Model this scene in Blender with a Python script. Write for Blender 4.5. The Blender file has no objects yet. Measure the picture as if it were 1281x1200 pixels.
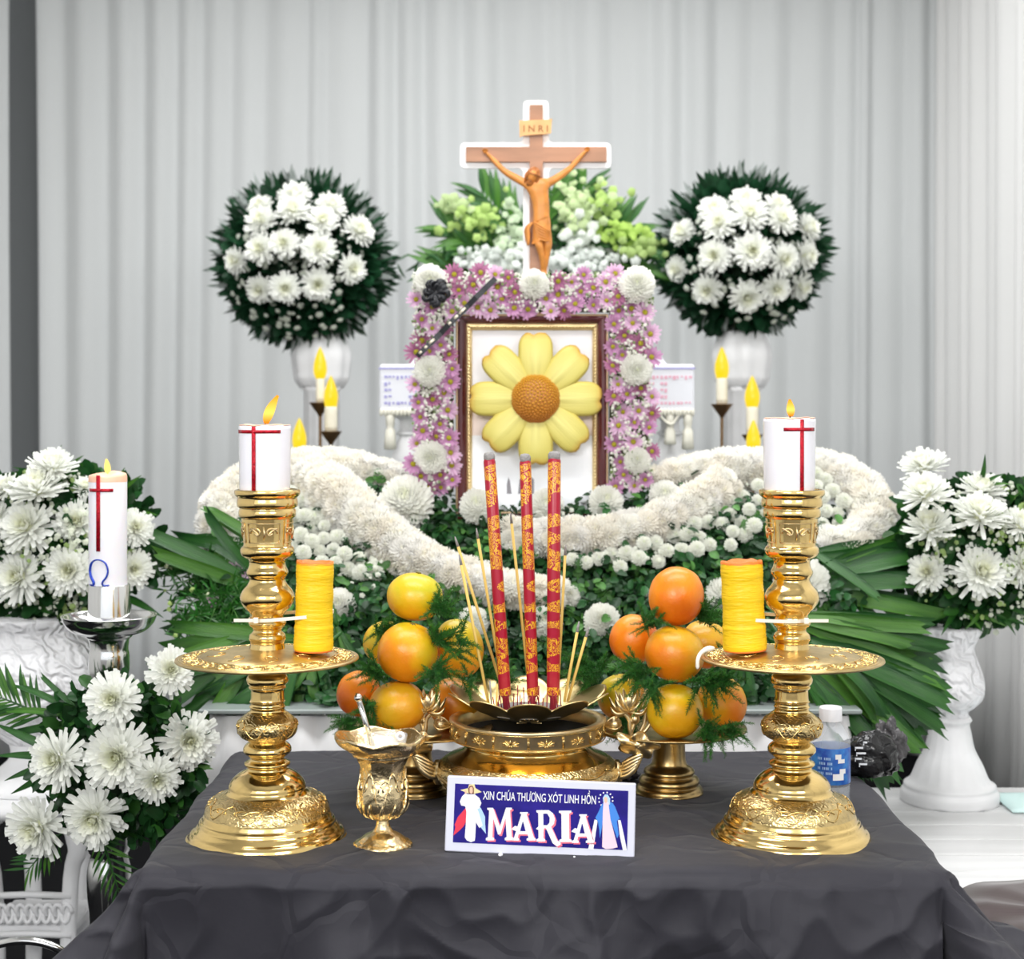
import bpy, math, random
import numpy as np
from mathutils import Vector, Matrix, Euler, noise

random.seed(7)
rng = np.random.default_rng(7)
PI = math.pi
F = 1950.0          # focal length in pixels of the 1281 x 1200 frame
CZ = 1.29           # eye height
HY = 520.0          # pixel row of the horizon
S = bpy.context.scene
COL = S.collection

# ------------------------------------------------------------------ camera, world, lights, exposure
cam_d = bpy.data.cameras.new('camera')
cam = bpy.data.objects.new('camera', cam_d)
COL.objects.link(cam)
cam.location = (0, 0, CZ)
cam.rotation_euler = (PI / 2, 0, 0)
cam_d.sensor_fit = 'HORIZONTAL'
cam_d.sensor_width = 36
cam_d.lens = F / 1281 * 36
cam_d.shift_y = -(600 - HY) / 1281
cam_d.clip_start = 0.05
cam_d.dof.use_dof = True
cam_d.dof.focus_distance = 2.08
cam_d.dof.aperture_fstop = 6.5
S.camera = cam
S.view_settings.view_transform = 'Standard'
S.view_settings.look = 'None'
S.view_settings.gamma = 1
S.view_settings.exposure = 0.28
S.view_settings.use_curve_mapping = False

wd = bpy.data.worlds.new('world')
S.world = wd
wd.use_nodes = True
wd.node_tree.nodes['Background'].inputs[0].default_value = (0.93, 0.96, 1.0, 1)
wd.node_tree.nodes['Background'].inputs[1].default_value = 1.12

def area(name, loc, target, size, size_y, power, color=(1, 1, 1)):
    d = bpy.data.lights.new(name, 'AREA')
    d.shape = 'RECTANGLE'; d.size = size; d.size_y = size_y
    d.energy = power; d.color = color
    o = bpy.data.objects.new(name, d); COL.objects.link(o)
    o.location = loc
    o.rotation_euler = (Vector(target) - Vector(loc)).to_track_quat('-Z', 'Y').to_euler()
    return o
area('fill_light_front', (-0.9, -0.7, 2.1), (0, 2.2, 0.75), 1.2, 0.5, 34, (1, 0.99, 0.96))  # added frontal fill for the cloth and brass, no fixture behind it
area('fill_light_side', (1.2, -0.5, 2.2), (0.1, 2.2, 0.75), 1.0, 0.5, 20, (1, 0.98, 0.95))  # second added fill from the camera side, to the right
area('fill_light_middle', (0.0, 3.4, 2.95), (0.0, 3.6, 0.0), 2.2, 0.5, 34)  # added overhead fill for the middle ground, stands for no known lamp
area('fill_light_centre', (0.0, 1.9, 3.0), (0.0, 3.0, 0.9), 2.0, 0.4, 30)  # extra light added to whiten the garlands, no lamp known there
area('fill_light_back', (0.0, 4.6, 2.9), (0.0, 5.6, 1.0), 2.6, 0.3, 9)  # added unseen wash that brightens the rear curtain

def at(px, py, Y):
    return Vector(((px - 640.5) / F * Y, Y, CZ - (py - HY) / F * Y))

# ------------------------------------------------------------------ materials
MATS = {}
def new_mat(name):
    m = bpy.data.materials.new(name); m.use_nodes = True
    nt = m.node_tree; nt.nodes.clear()
    out = nt.nodes.new('ShaderNodeOutputMaterial')
    b = nt.nodes.new('ShaderNodeBsdfPrincipled')
    nt.links.new(b.outputs[0], out.inputs[0])
    return m, nt, b

def pbr(name, col, rough=0.5, metal=0.0, var=0.0, vscale=20, bump=0.0, bscale=80, bdetail=3, btype='noise', attr=False,
        col2=None, emit=None, estr=0, trans=0.0, ior=1.45, sheen=0.0, coat=0.0, spec=0.5, alpha=1.0, sss=0.0, stretch=None, rvar=0.0, bdist=0.002):
    m, nt, b = new_mat(name)
    L = nt.links.new
    def I(n, v): b.inputs[n].default_value = v
    I('Base Color', (*col, 1)); I('Roughness', rough); I('Metallic', metal)
    I('Transmission Weight', trans); I('IOR', ior); I('Sheen Weight', sheen); I('Coat Weight', coat)
    I('Specular IOR Level', spec); I('Alpha', alpha)
    if sss:
        I('Subsurface Weight', sss); I('Subsurface Scale', 0.01)
    if emit:
        I('Emission Color', (*emit, 1)); I('Emission Strength', estr)
    tc = nt.nodes.new('ShaderNodeTexCoord')
    vec = tc.outputs['Object']
    if stretch:
        mp = nt.nodes.new('ShaderNodeMapping'); mp.inputs['Scale'].default_value = stretch
        L(vec, mp.inputs[0]); vec = mp.outputs[0]
    base = None
    if attr:
        a = nt.nodes.new('ShaderNodeAttribute'); a.attribute_name = 'Col'
        base = a.outputs['Color']
    if var or col2:
        n = nt.nodes.new('ShaderNodeTexNoise'); n.inputs['Scale'].default_value = vscale; n.inputs['Detail'].default_value = 4
        L(vec, n.inputs['Vector'])
        mx = nt.nodes.new('ShaderNodeMix'); mx.data_type = 'RGBA'
        c2 = col2 if col2 else tuple(max(0, c * (1 - var)) for c in col)
        mr = nt.nodes.new('ShaderNodeMapRange'); mr.inputs[1].default_value = 0.35; mr.inputs[2].default_value = 0.65
        L(n.outputs[0], mr.inputs[0]); L(mr.outputs[0], mx.inputs[0])
        mx.inputs[6].default_value = (*col, 1); mx.inputs[7].default_value = (*c2, 1)
        if base is not None:
            m2 = nt.nodes.new('ShaderNodeMix'); m2.data_type = 'RGBA'; m2.blend_type = 'MULTIPLY'; m2.inputs[0].default_value = 1
            L(base, m2.inputs[6]); L(mx.outputs[2], m2.inputs[7]); base = m2.outputs[2]
        else:
            base = mx.outputs[2]
    if base is not None:
        L(base, b.inputs['Base Color'])
    if rvar:
        n = nt.nodes.new('ShaderNodeTexNoise'); n.inputs['Scale'].default_value = vscale * 1.7; L(vec, n.inputs['Vector'])
        mr = nt.nodes.new('ShaderNodeMapRange'); mr.inputs[3].default_value = max(0.02, rough - rvar); mr.inputs[4].default_value = rough + rvar
        L(n.outputs[0], mr.inputs[0]); L(mr.outputs[0], b.inputs['Roughness'])
    if bump:
        if btype == 'noise':
            n = nt.nodes.new('ShaderNodeTexNoise'); n.inputs['Detail'].default_value = bdetail
            o = n.outputs[0]
        elif btype == 'voronoi':
            n = nt.nodes.new('ShaderNodeTexVoronoi'); n.feature = 'SMOOTH_F1'
            o = n.outputs[0]
        elif btype == 'crack':
            n = nt.nodes.new('ShaderNodeTexVoronoi'); n.feature = 'DISTANCE_TO_EDGE'
            o = n.outputs[0]
        else:
            n = nt.nodes.new('ShaderNodeTexWave'); n.inputs['Distortion'].default_value = 12; n.inputs['Detail'].default_value = 2
            n.inputs['Detail Scale'].default_value = 1.5
            n.bands_direction = 'DIAGONAL'
            o = n.outputs[1] if len(n.outputs) > 1 else n.outputs[0]
        n.inputs['Scale'].default_value = bscale
        L(vec, n.inputs['Vector'])
        bp = nt.nodes.new('ShaderNodeBump'); bp.inputs['Strength'].default_value = bump; bp.inputs['Distance'].default_value = bdist
        L(o, bp.inputs['Height']); L(bp.outputs[0], b.inputs['Normal'])
    MATS[name] = m
    return m

M = MATS
pbr('brass', (0.84, 0.61, 0.25), 0.13, 1, bump=0.12, bscale=25, bdist=0.004, rvar=0.05)
pbr('brass_engraved', (0.82, 0.62, 0.29), 0.27, 1, bump=0.35, bscale=70, btype='wave', bdist=0.0012, var=0.2, vscale=60)
pbr('plate_brass', (0.66, 0.50, 0.24), 0.36, 1, bump=0.2, bscale=120, bdist=0.0008, var=0.2, vscale=60)
pbr('brass_pale', (0.88, 0.70, 0.40), 0.34, 1, bump=0.25, bscale=90, bdist=0.001, var=0.2, vscale=60)
pbr('brass_dark', (0.50, 0.35, 0.15), 0.28, 1, var=0.4, vscale=30)
pbr('brass_dish', (0.78, 0.60, 0.28), 0.33, 1, var=0.3, vscale=14)
pbr('goblet_gold', (0.95, 0.76, 0.44), 0.25, 1, bump=0.9, bscale=120, bdist=0.0016, var=0.15, vscale=40)
pbr('burner_inside', (0.02, 0.018, 0.014), 0.7)
pbr('candle_wax', (0.86, 0.85, 0.90), 0.35, sss=0.2, bump=0.15, bscale=60)
pbr('candle_sleeve', (0.88, 0.87, 0.93), 0.15, bump=0.35, bscale=26, stretch=(1, 1, 0.12), coat=0.4)
pbr('wax_peach', (0.93, 0.55, 0.38), 0.4, sss=0.2)
pbr('red_foil', (0.62, 0.01, 0.03), 0.22, 0.35, bump=0.6, bscale=400, var=0.5, vscale=300)
pbr('blue_foil', (0.02, 0.06, 0.45), 0.22, 0.35, bump=0.4, bscale=400)
pbr('wick', (0.02, 0.015, 0.01), 0.8)
pbr('flame', (0, 0, 0), 0.5, emit=(1.0, 0.40, 0.02), estr=1.3, spec=0)
pbr('flame_core', (0, 0, 0), 0.5, emit=(1.0, 0.72, 0.16), estr=1.5, spec=0)
pbr('bulb', (0.05, 0.04, 0), 0.3, emit=(1.0, 0.70, 0.012), estr=0.85)
pbr('bulb_core', (1, 0.9, 0.2), 0.3, emit=(1.0, 0.9, 0.10), estr=1.1)
pbr('yellow_roll', (1.0, 0.64, 0.010), 0.42, var=0.12, vscale=60, bump=0.7, bscale=120, stretch=(0.3, 0.3, 2.2))
pbr('rust_wax', (0.85, 0.20, 0.03), 0.45, bump=0.6, bscale=90)
pbr('nylon', (0.92, 0.85, 0.74), 0.35)
pbr('white_plastic', (0.9, 0.9, 0.93), 0.3)
pbr('silver', (0.72, 0.72, 0.71), 0.12, 1, bump=0.15, bscale=20)
pbr('tin', (0.8, 0.8, 0.82), 0.2, 1)
pbr('plaster', (0.84, 0.84, 0.85), 0.42, bump=0.3, bscale=30, var=0.05)
pbr('plaster_relief', (0.86, 0.86, 0.88), 0.45, bump=0.6, bscale=16, btype='wave', bdist=0.008)
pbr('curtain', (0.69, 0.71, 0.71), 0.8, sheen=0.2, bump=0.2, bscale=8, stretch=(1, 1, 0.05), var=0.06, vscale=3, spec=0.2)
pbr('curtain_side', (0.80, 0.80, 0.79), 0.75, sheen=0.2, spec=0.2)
pbr('gap_shade_grey', (0.25, 0.26, 0.26), 0.9)  # dark colour standing for the shade in the left curtain gap
pbr('tent_fabric', (0.8, 0.8, 0.8), 0.8)
pbr('carpet_black', (0.006, 0.006, 0.007), 0.95, bump=0.5, bscale=300, spec=0.1)
pbr('paving', (0.28, 0.26, 0.24), 0.8, var=0.3, vscale=2)
pbr('skirt', (0.82, 0.82, 0.83), 0.6, bump=0.4, bscale=12, spec=0.3)
pbr('glass_green', (0.30, 0.34, 0.33), 0.2)
pbr('glass', (0.9, 0.93, 0.95), 0.03, alpha=0.25)
pbr('pet_plastic', (0.85, 0.90, 0.95), 0.04, alpha=0.28)
pbr('label_blue', (0.015, 0.07, 0.42), 0.3, col2=(0.05, 0.25, 0.65), vscale=60)
pbr('black_plastic', (0.012, 0.012, 0.013), 0.2, bump=1.0, bscale=28, btype='noise', bdist=0.01)
pbr('clear_wrap', (0.12, 0.115, 0.12), 0.15, bump=0.6, bscale=60, bdist=0.01, var=0.6, vscale=70)
pbr('mahogany', (0.085, 0.012, 0.014), 0.2, coat=0.5, var=0.35, vscale=40, stretch=(1, 1, 0.1))
pbr('frame_gold', (0.85, 0.66, 0.34), 0.3, 0.85)
pbr('frame_tan', (0.60, 0.42, 0.25), 0.35, 0.5)
pbr('photo_print', (0.74, 0.72, 0.74), 0.35, coat=0.3)
pbr('photo_warm', (0.86, 0.72, 0.66), 0.35)
pbr('photo_lower', (0.86, 0.88, 0.92), 0.35)
pbr('print_grey', (0.25, 0.24, 0.27), 0.4)
pbr('wood_cross', (0.47, 0.24, 0.14), 0.4, var=0.35, vscale=18, stretch=(0.35, 1, 1.6))
pbr('wood_figure', (0.74, 0.29, 0.06), 0.36, var=0.25, vscale=40, bump=0.2, bscale=80)
pbr('wood_figure_dark', (0.50, 0.17, 0.035), 0.4, bump=0.8, bscale=200, var=0.4, vscale=90)
pbr('wood_plaque', (0.80, 0.45, 0.18), 0.4, var=0.15, vscale=40)
pbr('wood_carved', (0.33, 0.13, 0.04), 0.6)
pbr('white_board', (0.95, 0.95, 0.95), 0.4)
pbr('petal', (1, 1, 1), 0.55, attr=True, spec=0.25)
pbr('leaf', (1, 1, 1), 0.38, attr=True, spec=0.4, var=0.3, vscale=60)
pbr('palm', (0.030, 0.125, 0.018), 0.30, col2=(0.012, 0.065, 0.014), vscale=5, bump=0.5, bscale=60, stretch=(3, 0.15, 1), spec=0.5)
pbr('palm_light', (0.075, 0.21, 0.025), 0.32, col2=(0.03, 0.12, 0.015), vscale=5, bump=0.5, bscale=60, stretch=(3, 0.15, 1))
def translucent(name, k):
    m = MATS[name]; nt = m.node_tree; out = [n for n in nt.nodes if n.type == 'OUTPUT_MATERIAL'][0]; b = [n for n in nt.nodes if n.type == 'BSDF_PRINCIPLED'][0]
    tr = nt.nodes.new('ShaderNodeBsdfTranslucent'); mx = nt.nodes.new('ShaderNodeMixShader'); mx.inputs[0].default_value = k
    src = b.inputs['Base Color'].links[0].from_socket if b.inputs['Base Color'].links else None
    if src: nt.links.new(src, tr.inputs[0])
    nt.links.new(b.outputs[0], mx.inputs[1]); nt.links.new(tr.outputs[0], mx.inputs[2]); nt.links.new(mx.outputs[0], out.inputs[0])
translucent('petal', 0.40); translucent('leaf', 0.25); translucent('palm', 0.15); translucent('palm_light', 0.15)
pbr('leaf_core', (0.008, 0.028, 0.010), 0.8)
pbr('flower_core', (0.92, 0.90, 0.82), 0.8)
pbr('daisy_eye', (0.62, 0.55, 0.03), 0.6, bump=1, bscale=500, var=0.3, vscale=300)
pbr('yellow_petal', (1, 1, 1), 0.45, attr=True, bump=0.35, bscale=60, stretch=(8, 0.4, 1))
pbr('seed_brown', (1, 1, 1), 0.45, attr=True)
pbr('ribbon_black', (0.015, 0.016, 0.02), 0.35)
pbr('ribbon_white', (0.75, 0.68, 0.55), 0.4)
pbr('fern', (1, 1, 1), 0.6, attr=True)
pbr('ash', (0.30, 0.285, 0.28), 0.9, bump=1, bscale=300)
pbr('incense_tan', (0.72, 0.50, 0.14), 0.7)
pbr('incense_red', (0.28, 0.012, 0.03), 0.6)
pbr('sign_frame', (0.66, 0.67, 0.78), 0.35)
pbr('sign_navy', (0.010, 0.006, 0.16), 0.3, col2=(0.02, 0.01, 0.24), vscale=30, spec=0.2)
pbr('ink_white', (0.9, 0.9, 0.92), 0.4)
pbr('ink_pink', (0.85, 0.16, 0.24), 0.4)
pbr('ink_red', (0.72, 0.02, 0.06), 0.4)
pbr('ink_blue', (0.04, 0.22, 0.70), 0.4)
pbr('ink_paleblue', (0.42, 0.62, 0.90), 0.4)
pbr('ink_palepink', (0.86, 0.62, 0.72), 0.4)
pbr('ink_skin', (0.80, 0.50, 0.36), 0.4)
pbr('ink_brown', (0.22, 0.09, 0.04), 0.5)
pbr('ink_gold', (0.80, 0.68, 0.35), 0.4)
pbr('ink_violet', (0.38, 0.36, 0.66), 0.5)
pbr('ink_rose', (0.80, 0.45, 0.55), 0.5)
pbr('cream_cloth', (0.74, 0.72, 0.62), 0.6)
pbr('box_cloth', (0.80, 0.81, 0.86), 0.5)
pbr('brown_metal', (0.20, 0.12, 0.06), 0.35, 0.8)
pbr('candle_cream', (0.80, 0.75, 0.60), 0.4)
pbr('maroon_cloth', (0.030, 0.007, 0.008), 0.35, bump=0.5, bscale=10, sheen=0.3)
pbr('white_planks', (0.74, 0.74, 0.74), 0.28, var=0.12, vscale=10, stretch=(0.3, 3, 1), bump=0.2, bscale=20)
pbr('aqua_cloth', (0.66, 0.86, 0.84), 0.6)

# flame: yellow at the wick, orange towards the tip
m, nt, b = new_mat('flame_grad'); MATS['flame_grad'] = m
b.inputs['Base Color'].default_value = (0, 0, 0, 1); b.inputs['Specular IOR Level'].default_value = 0
tc = nt.nodes.new('ShaderNodeTexCoord'); sp_ = nt.nodes.new('ShaderNodeSeparateXYZ'); nt.links.new(tc.outputs['Generated'], sp_.inputs[0])
cr = nt.nodes.new('ShaderNodeValToRGB'); nt.links.new(sp_.outputs[2], cr.inputs[0])
cr.color_ramp.elements[0].position = 0.05; cr.color_ramp.elements[0].color = (0.9, 0.22, 0.01, 1)
cr.color_ramp.elements[1].position = 1.0; cr.color_ramp.elements[1].color = (0.95, 0.30, 0.01, 1)
e_ = cr.color_ramp.elements.new(0.38); e_.color = (1.0, 0.68, 0.12, 1)
nt.links.new(cr.outputs[0], b.inputs['Emission Color']); b.inputs['Emission Strength'].default_value = 1.3

# black organza cloth: creases as fine relief
m, nt, b = new_mat('black_cloth'); MATS['black_cloth'] = m
L = nt.links.new
b.inputs['Base Color'].default_value = (0.030, 0.029, 0.037, 1); b.inputs['Roughness'].default_value = 0.62
b.inputs['Sheen Weight'].default_value = 0.06; b.inputs['Specular IOR Level'].default_value = 0.25
tc = nt.nodes.new('ShaderNodeTexCoord')
n1 = nt.nodes.new('ShaderNodeTexNoise'); n1.inputs['Scale'].default_value = 5; n1.inputs['Detail'].default_value = 3; L(tc.outputs['Object'], n1.inputs['Vector'])
va = nt.nodes.new('ShaderNodeVectorMath'); va.operation = 'MULTIPLY_ADD'; va.inputs[1].default_value = (0.25, 0.25, 0.25)
L(n1.outputs[1], va.inputs[0]); L(tc.outputs['Object'], va.inputs[2])
v1 = nt.nodes.new('ShaderNodeTexVoronoi'); v1.feature = 'DISTANCE_TO_EDGE'; v1.inputs['Scale'].default_value = 7; L(va.outputs[0], v1.inputs['Vector'])
mr = nt.nodes.new('ShaderNodeMapRange'); mr.inputs[2].default_value = 0.09; L(v1.outputs[0], mr.inputs[0])
b1 = nt.nodes.new('ShaderNodeBump'); b1.inputs['Strength'].default_value = 0.5; b1.inputs['Distance'].default_value = 0.004; L(mr.outputs[0], b1.inputs['Height'])
n2 = nt.nodes.new('ShaderNodeTexNoise'); n2.inputs['Scale'].default_value = 34; n2.inputs['Detail'].default_value = 5; L(tc.outputs['Object'], n2.inputs['Vector'])
b2 = nt.nodes.new('ShaderNodeBump'); b2.inputs['Strength'].default_value = 0.3; b2.inputs['Distance'].default_value = 0.003
L(n2.outputs[0], b2.inputs['Height']); L(b1.outputs[0], b2.inputs['Normal']); L(b2.outputs[0], b.inputs['Normal'])

# citrus rinds: yellow and orange patches with pores
def citrus(name, c1, c2, c3):
    m, nt, b = new_mat(name); MATS[name] = m; L = nt.links.new
    tc = nt.nodes.new('ShaderNodeTexCoord'); oi = nt.nodes.new('ShaderNodeObjectInfo')
    add = nt.nodes.new('ShaderNodeVectorMath'); add.operation = 'ADD'
    L(tc.outputs['Object'], add.inputs[0]); L(oi.outputs['Random'], add.inputs[1])
    n = nt.nodes.new('ShaderNodeTexNoise'); n.inputs['Scale'].default_value = 14; n.inputs['Detail'].default_value = 3; L(add.outputs[0], n.inputs['Vector'])
    sx = nt.nodes.new('ShaderNodeSeparateXYZ'); L(tc.outputs['Object'], sx.inputs[0])
    ma = nt.nodes.new('ShaderNodeMath'); ma.operation = 'MULTIPLY_ADD'; ma.inputs[1].default_value = 5.0
    L(sx.outputs[2], ma.inputs[0]); L(n.outputs[0], ma.inputs[2])
    cr = nt.nodes.new('ShaderNodeValToRGB'); L(ma.outputs[0], cr.inputs[0])
    e = cr.color_ramp.elements
    e[0].position = 0.36; e[0].color = (*c1, 1); e[1].position = 0.68; e[1].color = (*c3, 1)
    k = e.new(0.52); k.color = (*c2, 1)
    L(cr.outputs[0], b.inputs['Base Color'])
    b.inputs['Roughness'].default_value = 0.33; b.inputs['Subsurface Weight'].default_value = 0.06; b.inputs['Subsurface Scale'].default_value = 0.004
    v = nt.nodes.new('ShaderNodeTexNoise'); v.inputs['Scale'].default_value = 420; L(tc.outputs['Object'], v.inputs['Vector'])
    n3 = nt.nodes.new('ShaderNodeTexNoise'); n3.inputs['Scale'].default_value = 45; L(tc.outputs['Object'], n3.inputs['Vector'])
    bp = nt.nodes.new('ShaderNodeBump'); bp.inputs['Strength'].default_value = 0.35; bp.inputs['Distance'].default_value = 0.0008; L(v.outputs[0], bp.inputs['Height'])
    b2 = nt.nodes.new('ShaderNodeBump'); b2.inputs['Strength'].default_value = 0.25; b2.inputs['Distance'].default_value = 0.003; L(n3.outputs[0], b2.inputs['Height']); L(bp.outputs[0], b2.inputs['Normal'])
    L(b2.outputs[0], b.inputs['Normal'])
citrus('rind_orange', (0.70, 0.13, 0.003), (0.80, 0.19, 0.004), (0.84, 0.26, 0.006))
citrus('rind_mixed', (0.76, 0.20, 0.004), (0.78, 0.31, 0.007), (0.72, 0.39, 0.012))
citrus('rind_yellow', (0.76, 0.24, 0.004), (0.78, 0.38, 0.007), (0.60, 0.45, 0.012))
citrus('rind_lemon', (0.76, 0.36, 0.006), (0.76, 0.46, 0.008), (0.55, 0.48, 0.012))

# red paper printed with gold patterns for the thick incense
m, nt, b = new_mat('incense_print'); MATS['incense_print'] = m; L = nt.links.new
tc = nt.nodes.new('ShaderNodeTexCoord')
mp = nt.nodes.new('ShaderNodeMapping'); mp.inputs['Scale'].default_value = (1, 1, 0.8); L(tc.outputs['Object'], mp.inputs[0])
w = nt.nodes.new('ShaderNodeTexNoise'); w.inputs['Scale'].default_value = 90; w.inputs['Detail'].default_value = 1.5; w.inputs['Distortion'].default_value = 2.2; L(mp.outputs[0], w.inputs['Vector'])
wv = nt.nodes.new('ShaderNodeMath'); wv.operation = 'PINGPONG'; wv.inputs[1].default_value = 0.085; L(w.outputs[0], wv.inputs[0])
gt = nt.nodes.new('ShaderNodeMath'); gt.operation = 'GREATER_THAN'; gt.inputs[1].default_value = 0.042; L(wv.outputs[0], gt.inputs[0])
mp2 = nt.nodes.new('ShaderNodeMapping'); mp2.inputs['Scale'].default_value = (0.3, 0.3, 1); L(tc.outputs['Object'], mp2.inputs[0])
w2 = nt.nodes.new('ShaderNodeTexNoise'); w2.inputs['Scale'].default_value = 42; w2.inputs['Detail'].default_value = 0; L(mp2.outputs[0], w2.inputs['Vector'])
gt2 = nt.nodes.new('ShaderNodeMath'); gt2.operation = 'GREATER_THAN'; gt2.inputs[1].default_value = 0.47; L(w2.outputs[0], gt2.inputs[0])
mu = nt.nodes.new('ShaderNodeMath'); mu.operation = 'MULTIPLY'; L(gt.outputs[0], mu.inputs[0]); L(gt2.outputs[0], mu.inputs[1])
mx = nt.nodes.new('ShaderNodeMix'); mx.data_type = 'RGBA'; mx.inputs[6].default_value = (0.38, 0.004, 0.028, 1); mx.inputs[7].default_value = (0.80, 0.42, 0.02, 1)
L(mu.outputs[0], mx.inputs[0]); L(mx.outputs[2], b.inputs['Base Color']); b.inputs['Roughness'].default_value = 0.35

# ------------------------------------------------------------------ mesh helpers
class MB:
    """collects verts, faces, material slots and colours of one mesh"""
    def __init__(s):
        s.v = []; s.f = []; s.c = []; s.mi = []; s.flat = False
    def add(s, v, f, c=(1, 1, 1), mi=0):
        k = len(s.v)
        s.v += [tuple(p) for p in v]
        s.f += [tuple(i + k for i in q) for q in f]
        if c is not None and len(c) and not hasattr(c[0], '__len__'):
            c = [c] * len(v)
        s.c += [tuple(x[:3]) for x in c]
        s.mi += [mi] * len(f)
        return s
    def mesh(s, name, smooth=True):
        m = bpy.data.meshes.new(name)
        m.from_pydata(s.v, [], s.f)
        if smooth:
            m.polygons.foreach_set('use_smooth', [True] * len(s.f))
        m.polygons.foreach_set('material_index', s.mi)
        a = m.color_attributes.new('Col', 'FLOAT_COLOR', 'POINT')
        arr = np.ones((len(s.v), 4), dtype=np.float32); arr[:, :3] = np.array(s.c, dtype=np.float32).reshape(-1, 3)
        a.data.foreach_set('color', arr.ravel())
        m.update()
        return m

def link(name, mesh, mat=None, parent=None, loc=None, rot=None, scale=None, mw=None):
    o = bpy.data.objects.new(name, mesh); COL.objects.link(o)
    if mat is not None and mesh is not None and not mesh.materials:
        for x in (mat if isinstance(mat, (list, tuple)) else [mat]):
            mesh.materials.append(M[x] if isinstance(x, str) else x)
    if parent is not None: o.parent = parent
    if loc is not None: o.location = loc
    if rot is not None: o.rotation_euler = rot
    if scale is not None: o.scale = (scale,) * 3 if not hasattr(scale, '__len__') else scale
    if mw is not None: o.matrix_local = mw
    return o

def obj(name, mb, mat, parent=None, smooth=True, **k):
    return link(name, mb.mesh(name, smooth), mat, parent, **k)

def text_mesh(name, body, mat, parent, extrude, offset=0.0, size=1.0, align='LEFT'):
    c = bpy.data.curves.new(name, 'FONT'); c.body = body; c.size = size; c.extrude = extrude; c.offset = offset; c.align_x = align; c.resolution_u = 3
    o = bpy.data.objects.new(name, c); COL.objects.link(o)
    bpy.context.view_layer.update()
    me = bpy.data.meshes.new_from_object(o.evaluated_get(bpy.context.evaluated_depsgraph_get()))
    bpy.data.objects.remove(o); bpy.data.curves.remove(c)
    me.materials.clear(); me.materials.append(M[mat])
    return link(name, me, None, parent)

def tag(o, label=None, cat=None, group=None, kind=None):
    if label: o['label'] = label
    if cat: o['category'] = cat
    if group: o['group'] = group
    if kind: o['kind'] = kind
    return o

def thing(name, loc, label, cat, group=None, rz=0):
    o = bpy.data.objects.new(name, None); COL.objects.link(o)
    o.empty_display_size = 0.05
    o.location = loc; o.rotation_euler = (0, 0, rz)
    return tag(o, label, cat, group)

def g_lathe(prof, seg=48, cx=0, cy=0, close=True, wob=None):
    """profile of (radius, z); returns verts, faces"""
    v = []; f = []
    n = len(prof)
    for i, (r, z) in enumerate(prof):
        for k in range(seg):
            a = 2 * PI * k / seg
            rr, zz = (r, z) if wob is None else wob(r, z, a, i)
            v.append((cx + rr * math.cos(a), cy + rr * math.sin(a), zz))
    for i in range(n - 1):
        for k in range(seg):
            k2 = (k + 1) % seg
            f.append((i * seg + k, i * seg + k2, (i + 1) * seg + k2, (i + 1) * seg + k))
    if close:
        if prof[0][0] > 1e-6: f.append(tuple(reversed(range(seg))))
        if prof[-1][0] > 1e-6: f.append(tuple((n - 1) * seg + k for k in range(seg)))
    return v, f

def smooth_prof(prof, sub=3):
    """Catmull-Rom through the profile"""
    out = []
    n = len(prof)
    for i in range(n - 1):
        p0 = prof[max(i - 1, 0)]; p1 = prof[i]; p2 = prof[i + 1]; p3 = prof[min(i + 2, n - 1)]
        for k in range(sub):
            t = k / sub
            q = []
            for d in (0, 1):
                a, b_, c, e = p0[d], p1[d], p2[d], p3[d]
                q.append(0.5 * (2 * b_ + (c - a) * t + (2 * a - 5 * b_ + 4 * c - e) * t * t + (-a + 3 * b_ - 3 * c + e) * t ** 3))
            out.append((max(q[0], 0.0), q[1]))
    out.append(prof[-1])
    return out

def g_tube(pts, r, seg=10, cap=True, flat=1.0):
    pts = [Vector(p) for p in pts]
    n = len(pts)
    rr = r if hasattr(r, '__len__') else [r] * n
    v = []; f = []
    up = Vector((0.13, 0.27, 0.95))
    prev = None
    for i, p in enumerate(pts):
        t = (pts[min(i + 1, n - 1)] - pts[max(i - 1, 0)])
        if t.length < 1e-9: t = Vector((0, 0, 1))
        t.normalize()
        if prev is None:
            s = t.cross(up)
            if s.length < 0.05: s = t.cross(Vector((1, 0, 0)))
        else:
            s = prev - t * prev.dot(t)
        s.normalize(); prev = s
        u = t.cross(s)
        for k in range(seg):
            a = 2 * PI * k / seg
            v.append(p + s * (math.cos(a) * rr[i]) + u * (math.sin(a) * rr[i] * flat))
    for i in range(n - 1):
        for k in range(seg):
            k2 = (k + 1) % seg
            f.append((i * seg + k, i * seg + k2, (i + 1) * seg + k2, (i + 1) * seg + k))
    if cap:
        f.append(tuple(reversed(range(seg)))); f.append(tuple((n - 1) * seg + k for k in range(seg)))
    return v, f

def spline(pts, n=24):
    """Catmull-Rom curve through 3-D points"""
    P = [Vector(p) for p in pts]; out = []
    m = len(P) - 1
    for j in range(n + 1):
        x = j / n * m; i = min(int(x), m - 1); t = x - i
        a = P[max(i - 1, 0)]; b_ = P[i]; c = P[i + 1]; e = P[min(i + 2, m)]
        out.append(0.5 * (2 * b_ + (c - a) * t + (2 * a - 5 * b_ + 4 * c - e) * t * t + (-a + 3 * b_ - 3 * c + e) * t ** 3))
    return out

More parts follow.
